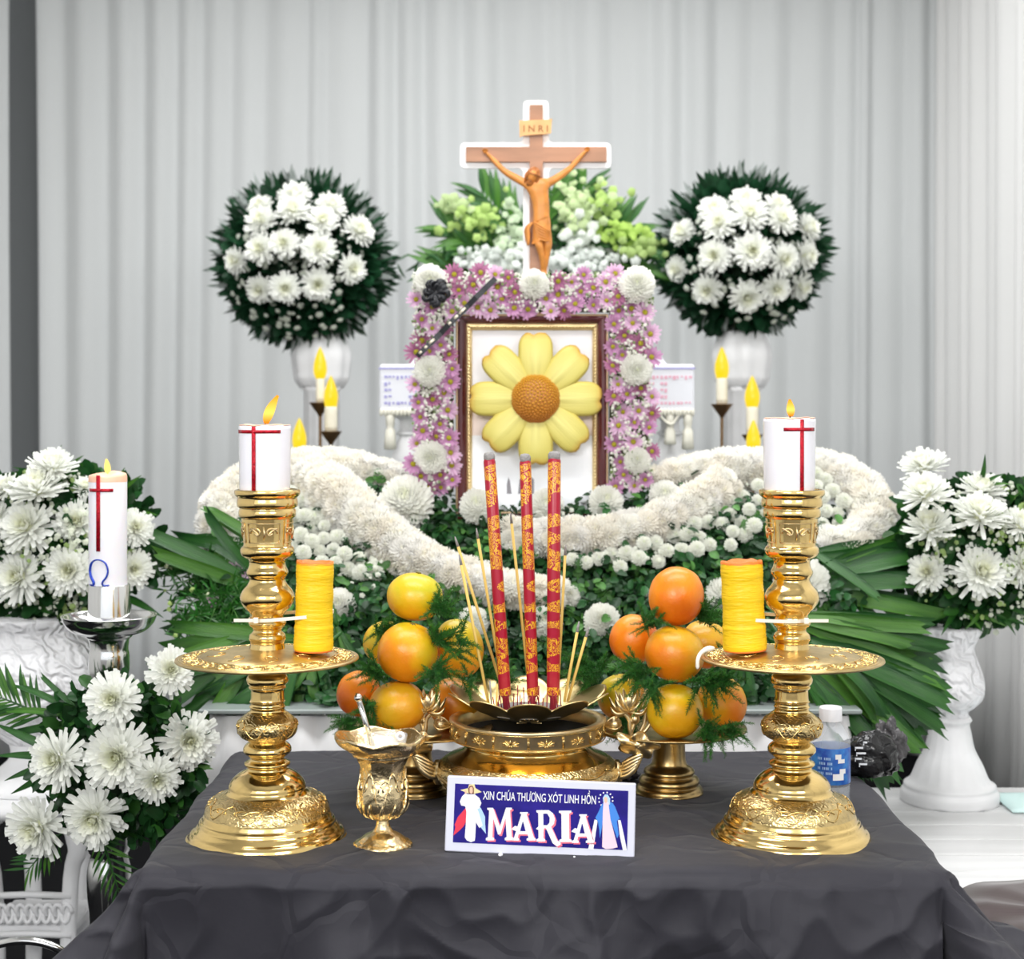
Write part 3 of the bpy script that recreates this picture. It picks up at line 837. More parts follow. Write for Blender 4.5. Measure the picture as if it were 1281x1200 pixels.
def candlestick(x, label):
    t = thing('candlestick', (x, YC, TZ + 0.001), label, 'candlestick', 'brass candlesticks on the altar')
    lathe_part('base', smooth_prof(pxz(CS_LOW), 3), 'brass', t, 96)
    dome = smooth_prof(pxz(CS_DOME), 3)
    lathe_part('engraved_dome', dome, 'brass_engraved', t, 96)
    swirl_relief(interp_prof(dome), (1048 - 1016) * PX, (1048 - 996) * PX, 9, t, 'scroll_relief', 'brass', 1)
    lathe_part('stem', smooth_prof(pxz(CS_STEM), 3), 'brass', t)
    kn = smooth_prof(pxz(CS_KNOB), 3)
    lathe_part('engraved_knob', kn, 'brass_engraved', t)
    swirl_relief(interp_prof(kn), (1048 - 924) * PX, (1048 - 898) * PX, 5, t, 'scroll_relief', 'brass', 2)
    lathe_part('neck', smooth_prof(pxz(CS_NECK), 3), 'brass', t)
    # drip plate, slightly domed, key pattern round its rim
    pl = [(0.0, 833), (60, 832), (100, 828.5), (111, 828.5), (114, 827), (113.5, 825), (108, 824.6), (100, 823.8), (84, 822.4), (82, 821.0), (60, 817.5), (40, 815), (24, 813.5), (0, 813.5)]
    prf = pxz(pl)
    lathe_part('drip_plate', prf, 'plate_brass', t, 96)
    top = interp_prof_top(prf[5:])
    mb = MB(); n = 26
    for i in range(n):
        a0 = 2 * PI * i / n; st = 2 * PI / n
        for (ra, rb, aa, ab) in ((88, 88, .06, .80), (92.5, 92.5, .06, .60), (104, 104, .06, .94), (99.5, 99.5, .34, .94), (88, 97, .06, .06), (96, 104, .94, .94), (96, 96, .2, .6), (92.5, 99.5, .78, .78)):
            pts = []
            for k in range(4):
                q = k / 3; r_ = (ra + (rb - ra) * q) * PX; a = a0 + st * (aa + (ab - aa) * q)
                pts.append((r_ * math.cos(a), r_ * math.sin(a), top(r_) + 0.0003))
            v, f = g_tube(pts, 0.0013, 5); mb.add(v, f)
    for r0 in (84, 108.5):
        pts = [(r0 * PX * math.cos(a), r0 * PX * math.sin(a), top(r0 * PX) + 0.0003) for a in [2 * PI * k / 96 for k in range(97)]]
        v, f = g_tube(pts, 0.0009, 4); mb.add(v, f)
    rr = random.Random(4)
    for i in range(9):
        a0 = 2 * PI * i / 9
        pts = []
        for k in range(14):
            th = k / 13 * 5.0; sp = 1 - k / 15
            r_ = (60 + math.cos(th) * 15 * sp) * PX; a = a0 + math.sin(th) * 0.24 * sp
            pts.append((r_ * math.cos(a), r_ * math.sin(a), top(r_) + 0.0003))
        v, f = g_tube(pts, 0.001, 4); mb.add(v, f)
    obj('key_pattern_relief', mb, 'brass', t)
    lathe_part('upper_stem', smooth_prof(pxz(CS_UP), 3), 'brass', t)
    cu = pxz(CS_CUP)
    lathe_part('engraved_cup', cu, 'brass', t)
    rc = interp_prof(cu)
    for a0 in [-PI / 2 + k * PI / 2 for k in range(4)]:
        mb = MB()
        zc = (1048 - 668) * PX; hw = 0.66; hh = 12 * PX
        def pt(a, z, e=0.0006): return ((rc(z) + e) * math.cos(a0 + a), (rc(z) + e) * math.sin(a0 + a), z)
        border = [(-hw, -hh), (hw, -hh), (hw, hh), (-hw, hh), (-hw, -hh)]
        pts = []
        for (p, q) in zip(border[:-1], border[1:]):
            for k in range(6):
                s = k / 6; pts.append(pt(p[0] + (q[0] - p[0]) * s, zc + p[1] + (q[1] - p[1]) * s))
        pts.append(pts[0]); v, f = g_tube(pts, 0.0007, 4); mb.add(v, f)
        for s in (-1, 1):
            for q in (0.0, 0.5):
                pts = []
                for k in range(16):
                    th = k / 15 * 5.5; sp = (1 - k / 17) * (1 - q * 0.4)
                    pts.append(pt(s * (0.28 + 0.28 * sp * math.cos(th) + 0.1 * q), zc + (0.7 * math.sin(th + q * 2) * sp) * hh * 0.95))
                v, f = g_tube(pts, 0.0011, 5); mb.add(v, f)
        pts = [pt(0, zc - hh * 0.7), pt(0.05, zc), pt(0, zc + hh * 0.7)]; v, f = g_tube(pts, [0.0008, 0.0018, 0.0006], 5); mb.add(v, f)
        obj('floral_relief', mb, 'brass_pale', t)
    lathe_part('rim', smooth_prof(pxz(CS_RIM)[:-2], 2) + pxz(CS_RIM)[-2:], 'brass', t)
    return t

def interp_prof_top(prof):
    ps = sorted(prof, key=lambda q: q[0]); rs = [q[0] for q in ps]; zs = [q[1] for q in ps]
    return lambda r: float(np.interp(r, rs, zs))

XL = (334.5 - 640.5) / F * YC; XR = (990.5 - 640.5) / F * YC
candlestick(XL, 'tall brass candlestick on the black cloth, left of the incense burner')
candlestick(XR, 'tall brass candlestick on the black cloth, right of the burner, before the water bottle')

def foil_strip(mb, R, a0, a1, z0, z1, e=0.0009):
    """strip bent round a candle, solid"""
    n = 6; v = []; f = []
    for i in range(n + 1):
        a = a0 + (a1 - a0) * i / n
        for (r_, z) in ((R, z0), (R + e, z0), (R + e, z1), (R, z1)):
            v.append((r_ * math.cos(a), r_ * math.sin(a), z))
    for i in range(n):
        for k in range(4):
            k2 = (k + 1) % 4
            f.append((i * 4 + k, i * 4 + k2, i * 4 + 4 + k2, i * 4 + 4 + k))
    f.append((0, 3, 2, 1)); f.append((n * 4, n * 4 + 1, n * 4 + 2, n * 4 + 3))
    mb.add(v, f)

def flame(parent, loc, h, w, lean, mat='flame_grad', core='flame_core'):
    """tapering flame with a brighter core"""
    pts = []; rad = []
    for i in range(11):
        t = i / 10
        pts.append((loc[0] + lean * h * t ** 1.5, loc[1], loc[2] + h * t))
        rad.append(max(0.0004, w / 2 * (math.sin(PI * min(1, (t * 0.78 + 0.10)) ** 0.85)) ** 1.1 * (1 - 0.25 * t)))
    mb = MB(); v, f = g_tube(pts, rad, 12); mb.add(v, f)
    fl = obj('flame', mb, mat, parent)
    return fl

def cross_candle(x, R, ztop, z0, label, vx, hz, hx0, hx1, fl, sleeve_up=0.004):
    t = thing('candle', (x, YC, z0), label, 'candle', 'white cross candles in the brass candlesticks')
    H = ztop - z0
    rr = random.Random(int(x * 100) + 50)
    prof = [(R * 0.93, 0), (R * 0.97, 0.003), (R, H * 0.5), (R * 1.02, H - 0.004), (R * 1.02, H), (R * 0.95, H - 0.001), (R * 0.9, H - 0.006), (0, H - 0.008)]
    def wob(r, z, a, i):
        return r * (1 + 0.012 * math.sin(5 * a + 1)), z + (0.0022 * noise.noise(Vector((math.cos(a) * 2, math.sin(a) * 2, x * 9))) if i >= 3 else 0)
    mb = MB(); v, f = g_lathe(prof, 56, wob=wob, close=False); mb.add(v, f); obj('body', mb, 'candle_sleeve', t)
    mb = MB(); v, f = g_lathe([(0, H - 0.0075), (R * 0.9, H - 0.0065), (R * 0.93, H + 0.0012), (R * 0.99, H + 0.0016), (R * 1.0, H + 0.0008)], 40, wob=wob, close=False); mb.add(v, f)
    obj('melted_rim', mb, 'wax_peach', t)
    mb = MB(); v, f = g_tube([(0, 0, H - 0.012), (0.001, 0, H + 0.003), (0.002, 0, H + 0.007)], 0.0011, 6); mb.add(v, f); obj('wick', mb, 'wick', t)
    mb = MB()
    a = math.atan2(-1, vx)
    foil_strip(mb, R * 1.015, a - 0.075, a + 0.075, 0.001, H - 0.0005)
    foil_strip(mb, R * 1.025, hx0, hx1, hz, hz + 0.0042)
    obj('red_cross', mb, 'red_foil', t)
    flame(t, (0.002, 0, H + 0.003), *fl)
    return t
zr = CZ - (616 - HY) * PX
cross_candle((331 - 640.5) * PX, 31.8 * PX, CZ - (533 - HY) * PX, CZ - (640 - HY) * PX, 'white cross candle in the left brass candlestick, its flame leaning right', -0.27, 0.1005, math.radians(-155), math.radians(-45), (0.036, 0.0145, 0.42))
cross_candle((987.5 - 640.5) * PX, 32 * PX, CZ - (524 - HY) * PX, CZ - (640 - HY) * PX, 'white cross candle with a short upright flame in the right brass candlestick', 0.32, 0.1035, math.radians(-112), math.radians(-35), (0.022, 0.012, -0.08))

# yellow rolls tied to the stems
def yellow_roll(pxl, y0, y1, hw, tie_y, label, lean, sx):
    Y = 1.985; s = Y / F
    p = at(pxl, y1, Y)
    t = thing('yellow_candle', (p.x, p.y, p.z - 0.003), label, 'candle', 'yellow wound candles tied to the candlesticks')
    H = (y1 - y0) * s; R = hw * s
    prof = []
    n = 52
    for i in range(n + 1):
        q = i / n
        rr = R * (1.0 + (0.055 if q < 0.27 else 0.0) * (1 - 0 * q) + 0.015 * math.sin(q * 23))
        if i == 0: rr *= 0.95
        prof.append((rr + 0.0005 * (i % 2), 0.001 + H * q))
    def wob(r, z, a, i):
        w = max(0, z / H - 0.9) * 10
        return r * (1 + 0.015 * math.sin(a * 2 + z * 20)), z + w * 0.002 * noise.noise(Vector((math.cos(a) * 2.5, math.sin(a) * 2.5, hw)))
    prof += [(R * 0.9, H - 0.001), (R * 0.8, H - 0.006), (0, H - 0.008)]
    prof = [(0, 0), (R * 0.93, 0)] + prof
    mb = MB(); v, f = g_lathe(prof, 40, wob=wob, close=False); mb.add(v, f); o = obj('body', mb, 'yellow_roll', t)
    mb = MB(); v, f = g_lathe([(0, H - 0.007), (R * 0.82, H - 0.005), (R * 0.9, H + 0.0012), (R * 1.0, H + 0.0012), (R * 1.015, H - 0.002)], 40, wob=wob, close=False); mb.add(v, f); obj('rust_edge', mb, 'rust_wax', t)
    mb = MB(); v, f = g_lathe([(R * 0.9, -0.0002), (R * 1.03, 0.0002), (R * 1.045, 0.002), (R * 1.0, 0.003)], 40, close=False); mb.add(v, f); obj('rust_foot', mb, 'rust_wax', t)
    t.rotation_euler = (0, lean, 0)
    return t
yellow_roll(392, 700.5, 811.5, 22.8, 765, 'yellow wound candle tied right of the left candlestick stem', 0.02, 1)
yellow_roll(932, 700, 811, 25.5, 772, 'yellow wound candle tied left of the right candlestick stem', -0.04, -1)

def cable_tie(cx, rx_left, rx_right, y_left, y_right, tail_x, tail_y, label):
    """flat nylon band passing round candle and stem, with head and tail"""
    Y0 = 2.0
    c = at(cx, (y_left + y_right) / 2, Y0)
    t = thing('cable_tie', c, label, 'cable tie', 'white cable ties round the candlesticks')
    mb = MB(); v = []; f = []
    n = 48
    hw = (rx_right - rx_left) / 2 * PX
    for i in range(n):
        a = 2 * PI * i / n
        x = hw * math.copysign(abs(math.cos(a)) ** 0.75, math.cos(a)); y = 0.034 * math.copysign(abs(math.sin(a)) ** 0.8, math.sin(a)) - 0.004
        q = (x / hw + 1) / 2
        z = -((y_left + (y_right - y_left) * q) - (y_left + y_right) / 2) * PX
        nx_, ny_ = math.cos(a), math.sin(a)
        for (e, h) in ((0, -0.0021), (0.0012, -0.0021), (0.0012, 0.0021), (0, 0.0021)):
            v.append((x + nx_ * e, y + ny_ * e, z + h))
    for i in range(n):
        for k in range(4):
            i2 = (i + 1) % n; k2 = (k + 1) % 4
            f.append((i * 4 + k, i * 4 + k2, i2 * 4 + k2, i2 * 4 + k))
    mb.add(v, f); obj('band', mb, 'nylon', t, False)
    hx = (tail_x - cx) * PX
    hz = -(tail_y - (y_left + y_right) / 2) * PX
    sgn = 1 if hx > 0 else -1
    mb = MB(); v, f = g_box(min(hx, hx - sgn * 0.026), max(hx, hx - sgn * 0.026), -0.038, -0.0365, hz - 0.0020, hz + 0.0020); mb.add(v, f); obj('tail', mb, 'nylon', t, False)
    k = hx - sgn * 0.028
    mb = MB(); v, f = g_box(k - 0.003, k + 0.003, -0.0405, -0.0365, hz - 0.0036, hz + 0.0036, 0.0006); mb.add(v, f); obj('head', mb, 'nylon', t, False)
    return t
cable_tie(365, 314, 417, 774, 765, 299, 771.5, 'white cable tie holding the yellow candle to the left candlestick')
cable_tie(956, 904, 1006, 770, 774, 1029, 772, 'white cable tie holding the yellow candle to the right candlestick')

# wax run over the edge of the right plate
p = at(889, 812, 1.93)
mb = MB()
pts = spline([at(893, 811, 1.94), at(884, 812.5, 1.935), at(877, 817, 1.93), at(873, 825, 1.925), at(872.5, 837, 1.925)], 14)
v, f = g_tube(pts, [0.0022, 0.003, 0.0036, 0.0036, 0.0034, 0.003, 0.0028, 0.0026, 0.0025, 0.0025, 0.0025, 0.0024, 0.0023, 0.0024, 0.0016], 8); mb.add(v, f)
tag(obj('wax_drip', mb, 'nylon'), 'white wax run hanging over the rim of the right candlestick plate', 'wax')

# ================================================================== goblet with glass and rod
def goblet():
    Y = 1.955; s = Y / F
    b = at(479, 1058.5, Y)
    t = thing('goblet', (b.x, b.y, TZ + 0.001), 'ornate brass goblet with flared rim standing left of the name sign', 'goblet')
    def P(l): return [(r * s, (1058.5 - y) * s) for r, y in l]
    def wobf(r, z, a, i): return r * (1 + 0.02 * math.cos(a * 24)) , z
    mb = MB(); v, f = g_lathe(smooth_prof(P([(0, 1060), (35, 1060), (36.5, 1058), (36, 1055), (31, 1052)]), 3), 96, wob=wobf, close=False); mb.add(v, f); obj('fluted_foot', mb, 'goblet_gold', t)
    lathe_part('foot', smooth_prof(P([(31, 1052), (26, 1048), (22, 1045), (14, 1041), (10, 1036), (8.5, 1031), (8, 1027)]), 3), 'goblet_gold', t)
    def wob(r, z, a, i): return r * (1 + 0.035 * math.cos(8 * a) * math.sin(z / s / 26)), z
    body = smooth_prof(P([(8, 1027), (12, 1025), (20, 1021), (27, 1015), (31, 1007), (32, 998), (31, 985), (28.5, 975), (28, 965), (29, 957), (32, 950)]), 3)
    mb = MB(); v, f = g_lathe(body, 96, wob=wob, close=False); mb.add(v, f); obj('bowl', mb, 'goblet_gold', t)
    swirl_relief(interp_prof(body), (1058.5 - 1014) * s, (1058.5 - 958) * s, 6, t, 'vine_relief', 'goblet_gold', 5, rad=0.0012)
    for k in range(12):
        a = 2 * PI * k / 12; mb = MB(); rb = interp_prof(body)
        pts = [((rb((1058.5 - y) * s) + 0.0004) * math.cos(a + 0.12 * (1014 - y) / 20), (rb((1058.5 - y) * s) + 0.0004) * math.sin(a + 0.12 * (1014 - y) / 20), (1058.5 - y) * s) for y in (1024, 1019, 1013, 1007, 1001)]
        v, f = g_tube(pts, [0.0008, 0.0022, 0.0026, 0.002, 0.0006], 6); mb.add(v, f); obj('leaf_relief', mb, 'goblet_gold', t)
    def wobr(r, z, a, i):
        k = max(0, (r / s - 36) / 26)
        ext = 1 + k * (0.17 * max(0, -math.cos(a)) ** 1.5 - 0.02 + 0.03 * math.cos(6 * a))
        return r * ext, z + k * s * (3.2 * math.cos(6 * a + 1.0) + 4 * max(0, -math.cos(a)))
    rim = smooth_prof(P([(32, 950), (34, 947), (38, 945), (38.5, 942), (44, 938), (51, 932), (54, 926), (53, 922), (50, 925), (44, 932), (38, 937), (33, 941), (29, 946), (28, 952), (0, 953)]), 3)
    mb = MB(); v, f = g_lathe(rim, 96, wob=wobr, close=False); mb.add(v, f); obj('flared_rim', mb, 'goblet_gold', t)
    g = thing('drinking_glass', (b.x + 0.006, b.y, TZ + (1058.5 - 950) * s), 'small clear drinking glass standing inside the brass goblet', 'glass')
    h = (950 - 919) * s
    mb = MB(); v, f = g_lathe([(0, 0), (19 * s, 0), (25 * s, h), (23.6 * s, h), (18 * s, 0.002), (0, 0.002)], 48, close=False); mb.add(v, f); obj('glass_wall', mb, 'glass', g)
    r = thing('metal_rod', (0, 0, 0), 'silver rod with a ball end leaning out of the brass goblet', 'rod')
    a_, b_ = at(464, 926, Y), at(449, 876, Y - 0.012)
    a_ = b_ + (a_ - b_) * 1.5
    mb = MB(); v, f = g_tube([a_, b_], [0.0033, 0.0033], 14); mb.add(v, f); obj('rod', mb, 'silver', r)
    mb = MB(); v, f = g_ellipsoid(b_ + (b_ - a_).normalized() * 0.003, (0.0052,) * 3, 16, 10); mb.add(v, f); obj('ball_end', mb, 'silver', r)
    q = at(501, 921, Y - 0.03)
    mb = MB(); v, f = g_lathe([(0.002, -0.004), (0.0055, -0.002), (0.006, 0.003), (0.004, 0.006), (0.0025, 0.004), (0.0022, -0.001)], 20, close=False)
    v = xf(v, Matrix.Rotation(PI / 2, 3, 'X'), q); mb.add(v, f)
    tag(obj('bead', mb, 'white_plastic'), 'tiny white ring resting on the rim of the brass goblet', 'bead')
goblet()

# ================================================================== incense burner
YB = 2.17; SB = YB / F; BX = (660 - 640.5) * SB
BZ0 = TZ + 0.001
def bz(y): return CZ - (y - HY) * SB
def burner():
    t = thing('incense_burner', (BX, YB, 0), 'round brass incense burner with lotus handles behind the name sign', 'incense burner')
    def P(l): return [(r * SB, max(bz(y), BZ0)) for r, y in l]
    lathe_part('foot_ring', smooth_prof(P([(0, 1009), (62, 1009), (64, 1005), (60, 1000), (56, 996), (66, 993)]), 2), 'brass', t)
    body = smooth_prof(P([(66, 993), (90, 988), (105, 980), (112, 970), (113, 961), (109, 952), (100, 946)]), 3)
    lathe_part('engraved_body', body, 'brass_engraved', t, 96)
    sh = smooth_prof(P([(100, 946), (92, 943), (84, 939), (79, 934), (77, 930), (80, 927), (84, 925)]), 3)
    lathe_part('neck', sh, 'brass', t, 96)
    rb = interp_prof(body)
    mb = MB()
    for i in range(12):      # scalloped collar above the engraving
        a0 = 2 * PI * i / 12
        pts = []
        for k in range(9):
            a = a0 + 2 * PI / 12 * k / 8; z = bz(951 + 5 * math.sin(PI * k / 8)); r_ = rb(z) + 0.0008
            pts.append((r_ * math.cos(a), r_ * math.sin(a), z))
        v, f = g_tube(pts, 0.0012, 5); mb.add(v, f)
    obj('scalloped_collar', mb, 'brass', t)
    swirl_relief(rb, bz(986), bz(958), 10, t, 'scroll_relief', 'brass_pale', 9, rad=0.0014)
    ring = P([(84, 925), (93, 923), (95.5, 920), (96.5, 918), (96.5, 903), (98, 901), (98, 898.5), (96, 897.5), (88, 898.5), (86, 901), (86, 915)])
    lathe_part('rim_band', ring, 'brass_pale', t, 96)
    lathe_part('inside', P([(86, 915), (70, 935), (0, 940)]), 'burner_inside', t)
    for yy in (920.5, 902):
        mb = MB(); z = bz(yy)
        pts = [(97 * SB * math.cos(a), 97 * SB * math.sin(a), z) for a in [2 * PI * k / 96 for k in range(97)]]
        v, f = g_tube(pts, 0.0009, 5); mb.add(v, f); obj('rim_bead', mb, 'brass', t)
    for i in range(14):      # lotus reliefs round the band
        a0 = -PI / 2 + 2 * PI * (i + 0.5) / 14
        mb = MB()
        for k, (sp, ln) in enumerate(((0, 7), (0.7, 6.6), (-0.7, 6.6), (1.2, 7), (-1.2, 7), (1.75, 6), (-1.75, 6), (2.7, 4), (-2.7, 4))):
            pts = []; 
            for q in range(6):
                u = q / 5
                ax = math.sin(sp) * ln * u * 1.7; az = math.cos(sp) * ln * u * 1.0
                a = a0 + ax / 96.5; z = bz(913 - az)
                pts.append((97 * SB * math.cos(a), 97 * SB * math.sin(a), z))
            v, f = g_tube(pts, [0.0004, 0.0008, 0.0012, 0.0011, 0.0007, 0.0002], 5); mb.add(v, f)
        for s in (-1, 1):
            a = a0 + s * PI / 14 * 0.96
            v, f = g_tube([(97 * SB * math.cos(a), 97 * SB * math.sin(a), bz(y)) for y in (918, 904.5)], 0.0006, 4); mb.add(v, f)
        obj('lotus_relief', mb, 'brass', t)
    # handles
    for s in (-1, 1):
        handle(t, s)
    return t

def lotus(mb, c, size, s=1):
    """lotus seen from the side: solid pointed petals fanned round a seed head"""
    for (deg, ln, w, fy) in ((-88, .85, .20, -.35), (88, .85, .20, -.35), (-62, 1.0, .22, .1), (62, 1.0, .22, .1), (-36, 1.02, .22, .35), (36, 1.02, .22, .35), (-12, 1.0, .22, .5), (12, 1.0, .22, .5), (-26, .9, .24, -.3), (26, .9, .24, -.3), (0, .85, .27, -.42), (-50, .8, .22, -.6), (50, .8, .22, -.6)):
        a = math.radians(deg)
        d = Vector((math.sin(a), fy * 0.6, math.cos(a)))
        end = c + d * size * ln + Vector((0, 0, size * 0.22 * abs(math.sin(a))))
        mid = c + d * size * ln * 0.55 + Vector((math.sin(a) * size * 0.10, fy * size * 0.15, -0.10 * size * abs(math.sin(a))))
        n = 10
        rad = [size * w * x for x in (0.35, 0.6, 0.82, 0.97, 1.0, 0.98, 0.88, 0.72, 0.5, 0.26, 0.04)]
        v, f = g_tube(spline([c, mid, end], n), rad, 8, flat=0.5); mb.add(v, f)
    v, f = g_ellipsoid(c + Vector((0, -size * 0.12, size * 0.42)), (size * 0.2, size * 0.18, size * 0.3), 10, 8); mb.add(v, f)

def bud(mb, a, b, r):
    a = Vector(a); b = Vector(b)
    pts = [a + (b - a) * t for t in [k / 10 for k in range(11)]]
    rad = [r * x for x in (0.3, 0.65, 0.88, 1, 1, 0.93, 0.8, 0.62, 0.42, 0.24, 0.04)]
    v, f = g_tube(pts, rad, 12); mb.add(v, f)
    d = (b - a).normalized(); s1 = d.cross(Vector((0.2, 1, 0.1))).normalized(); s2 = d.cross(s1)
    for k in range(6):
        an = 2 * PI * k / 6
        o = s1 * math.cos(an) + s2 * math.sin(an)
        v, f = g_tube([p + o * (q * 0.98) for p, q in zip(pts, rad)], [r * 0.12] * 10 + [r * 0.03], 5); mb.add(v, f)

def handle(t, s):
    def H(dx, y, dy=0.0): return Vector((s * dx * SB, dy, bz(y)))
    # rosette at the body
    mb = MB()
    v, f = g_ellipsoid(H(112, 966), (7 * SB, 12 * SB, 15 * SB), 16, 10, fn=lambda d: 1 + 0.18 * math.cos(6 * math.atan2(d.z, d.y))); mb.add(v, f)
    obj('rosette', mb, 'brass_pale', t)
    # ribbed fan from the rosette
    mb = MB()
    for k in range(5):
        pts = spline([H(112 + k * 1.5, 972 - k * 4.5, -0.006), H(124 + 2 * k, 968 - k * 5.5, -0.010), H(136 + 1.5 * k, 955 - k * 3.5, -0.012), H(141 + k * 1.6 - 3, 938 - k * 1.2, -0.008)], 10)
        v, f = g_tube(pts, [x * SB * 1.2 for x in (1.5, 2.2, 2.8, 3.1, 3.2, 3.2, 3.0, 2.8, 2.4, 2, 1.6)], 8); mb.add(v, f)
    obj('ribbed_fan', mb, 'brass_pale', t)
    # ruffled leaf
    mb = MB(); v = []; f = []; n = 40; c = H(136, 927, -0.022)
    rows = 7
    for j in range(rows):
        q = j / (rows - 1)
        for i in range(n):
            a = 2 * PI * i / n
            r_ = q * (25 + 4.2 * math.sin(5 * a)) * SB
            z = r_ * math.sin(a) * 0.62; x = r_ * math.cos(a)
            y = -0.014 * (1 - q) ** 2 + q * q * 0.007 * math.sin(5 * a + 1) - 0.012 * q * math.sin(a)
            v.append(c + Vector((x + 0.2 * z, y, z - 0.25 * x * s)))
    for j in range(rows - 1):
        for i in range(n):
            i2 = (i + 1) % n
            f.append((j * n + i, j * n + i2, (j + 1) * n + i2, (j + 1) * n + i))
    mb.add(v, f); o = obj('ruffled_leaf', mb, 'brass_pale', t); md = o.modifiers.new('thick', 'SOLIDIFY'); md.thickness = 0.0025
    for a in [2 * PI * k / 9 for k in range(9)]:
        vein = [c + Vector((math.cos(a) * q * 17 * SB, -0.016 * (1 - q) ** 2 - 0.012 * q * math.sin(a) - 0.0015, math.sin(a) * q * 17 * SB * 0.62 - 0.25 * math.cos(a) * q * 17 * SB * s)) for q in (0.1, 0.4, 0.7, 1)]
        v, f = g_tube(vein, 0.0008, 5)
        mb2 = MB(); mb2.add(v, f); obj('leaf_vein', mb2, 'brass_pale', t)
    # stems
    mb = MB()
    for pts, r_ in (([H(131, 925), H(128, 912), H(127, 900), H(120, 893), H(110, 897)], 3.2), ([H(128, 905), H(133, 896), H(128, 886), H(124, 878)], 2.6),
                    ([H(138, 922), H(146, 905), H(148, 892), H(150, 882)], 2.4), ([H(130, 916), H(134, 904), H(135, 896)], 2.2), ([H(142, 920), H(152, 908), H(155, 898)], 2.2)):
        v, f = g_tube(spline(pts, 12), r_ * SB, 8); mb.add(v, f)
    obj('stems', mb, 'brass_pale', t)
    mb = MB(); bud(mb, H(117, 905), H(95, 908), 9 * SB); obj('bud', mb, 'brass_pale', t)
    mb = MB(); bud(mb, H(150, 890), H(151, 860), 9 * SB); obj('bud', mb, 'brass_pale', t)
    mb = MB(); bud(mb, H(135, 906), H(134, 889), 5.5 * SB); obj('bud', mb, 'brass_pale', t)
    mb = MB(); bud(mb, H(155, 906), H(157, 887), 6 * SB); obj('bud', mb, 'brass_pale', t)
    mb = MB(); lotus(mb, H(125, 888, -0.014), 27 * SB, s); obj('lotus_flower', mb, 'brass_pale', t)
burner()

def petal_dish():
    s = SB
    t = thing('petal_dish', (BX + 0.001, YB, 0), 'brass lotus petal dish resting on the burner, holding the incense', 'dish')
    n = 10
    seg = 160; v = []; f = []
    rows = [(0, 898), (20, 898), (34, 897), (46, 893), (58, 888), (70, 882), (82, 877), (92, 871), (99, 867), (103, 866)]
    for j, (r_, y) in enumerate(rows):
        for i in range(seg):
            a = 2 * PI * i / seg + PI / n * 0.9
            ph = abs(math.sin(a * n / 2)) ** 0.55
            k = (j / (len(rows) - 1)) ** 1.4
            r2 = r_ * (1 - 0.19 * k * (1 - ph)) * s
            z = bz(y) - 0.014 * k * (1 - ph) + 0.003 * k * ph
            v.append((r2 * math.cos(a), r2 * math.sin(a), z))
    for j in range(len(rows) - 1):
        for i in range(seg):
            i2 = (i + 1) % seg
            f.append((j * seg + i, j * seg + i2, (j + 1) * seg + i2, (j + 1) * seg + i))
    mb = MB(); mb.add(v, f); o = obj('dish', mb, 'brass_dish', t)
    md = o.modifiers.new('thick', 'SOLIDIFY'); md.thickness = 0.0016
    mb = MB()
    v, f = g_lathe([(0, bz(886)), (50 * s, bz(887)), (54 * s, bz(890)), (30 * s, bz(895))], 40, close=False); mb.add(v, f)
    obj('ash_bed', mb, 'ash', t)
    mb = MB()     # small etched lotus on the front petal
    for sp in (-1.25, -0.8, -0.4, 0, 0.4, 0.8, 1.25):
        pts = [(math.sin(sp) * q * 13 * s * 1.2, -(80 + 3 - 10 * (1 - q)) * s - 0.0005 - 0.004 * q, bz(890) + math.cos(sp) * q * 7 * s) for q in (0.2, 0.5, 0.8, 1)]
        v, f = g_tube(pts, 0.0005, 4); mb.add(v, f)
    obj('etched_lotus', mb, 'brass_pale', t)
petal_dish()

# thick incense
THICK = [(612, 573, 633, 884, 7.6, 2.165, 'thick red and gold incense stick leaning left of the other two'),
         (657, 575, 667, 884, 7.3, 2.16, 'thick red and gold incense stick standing between the other two'),
         (693.5, 572, 692, 884, 8.2, 2.15, 'thick red and gold incense stick at the right, patterned with round scrolls')]
for (x0, y0, x1, y1, hw, Y, lab) in THICK:
    a = at(x1, y1, Y); b = at(x0, y0, Y + 0.012); d = b - a; ln = d.length
    t = thing('incense_stick', a, lab, 'incense', 'thick incense sticks')
    q = d.to_track_quat('Z', 'Y'); t.rotation_euler = q.to_euler()
    s = Y / F
    mb = MB(); v, f = g_lathe([(hw * s * 0.95, ln * 0.045), (hw * s, ln * 0.05), (hw * s * 1.02, ln * 0.5), (hw * s, ln * 0.985), (hw * s * 0.8, ln)], 28); mb.add(v, f); obj('printed_wrapper', mb, 'incense_print', t)
    mb = MB(); v, f = g_lathe([(hw * s * 0.85, ln * 0.985), (hw * s * 0.95, ln * 1.0), (hw * s * 0.93, ln * 1.012), (hw * s * 0.7, ln * 1.022), (0, ln * 1.025)], 20, wob=lambda r, z, a, i: (r * (1 + 0.06 * math.sin(3 * a + i)), z)); mb.add(v, f); obj('ash_tip', mb, 'ash', t)
    mb = MB(); v, f = g_lathe([(hw * s * 0.5, -0.004), (hw * s * 0.5, ln * 0.035), (hw * s * 0.9, ln * 0.047)], 16); mb.add(v, f); obj('bare_core', mb, 'incense_red', t)

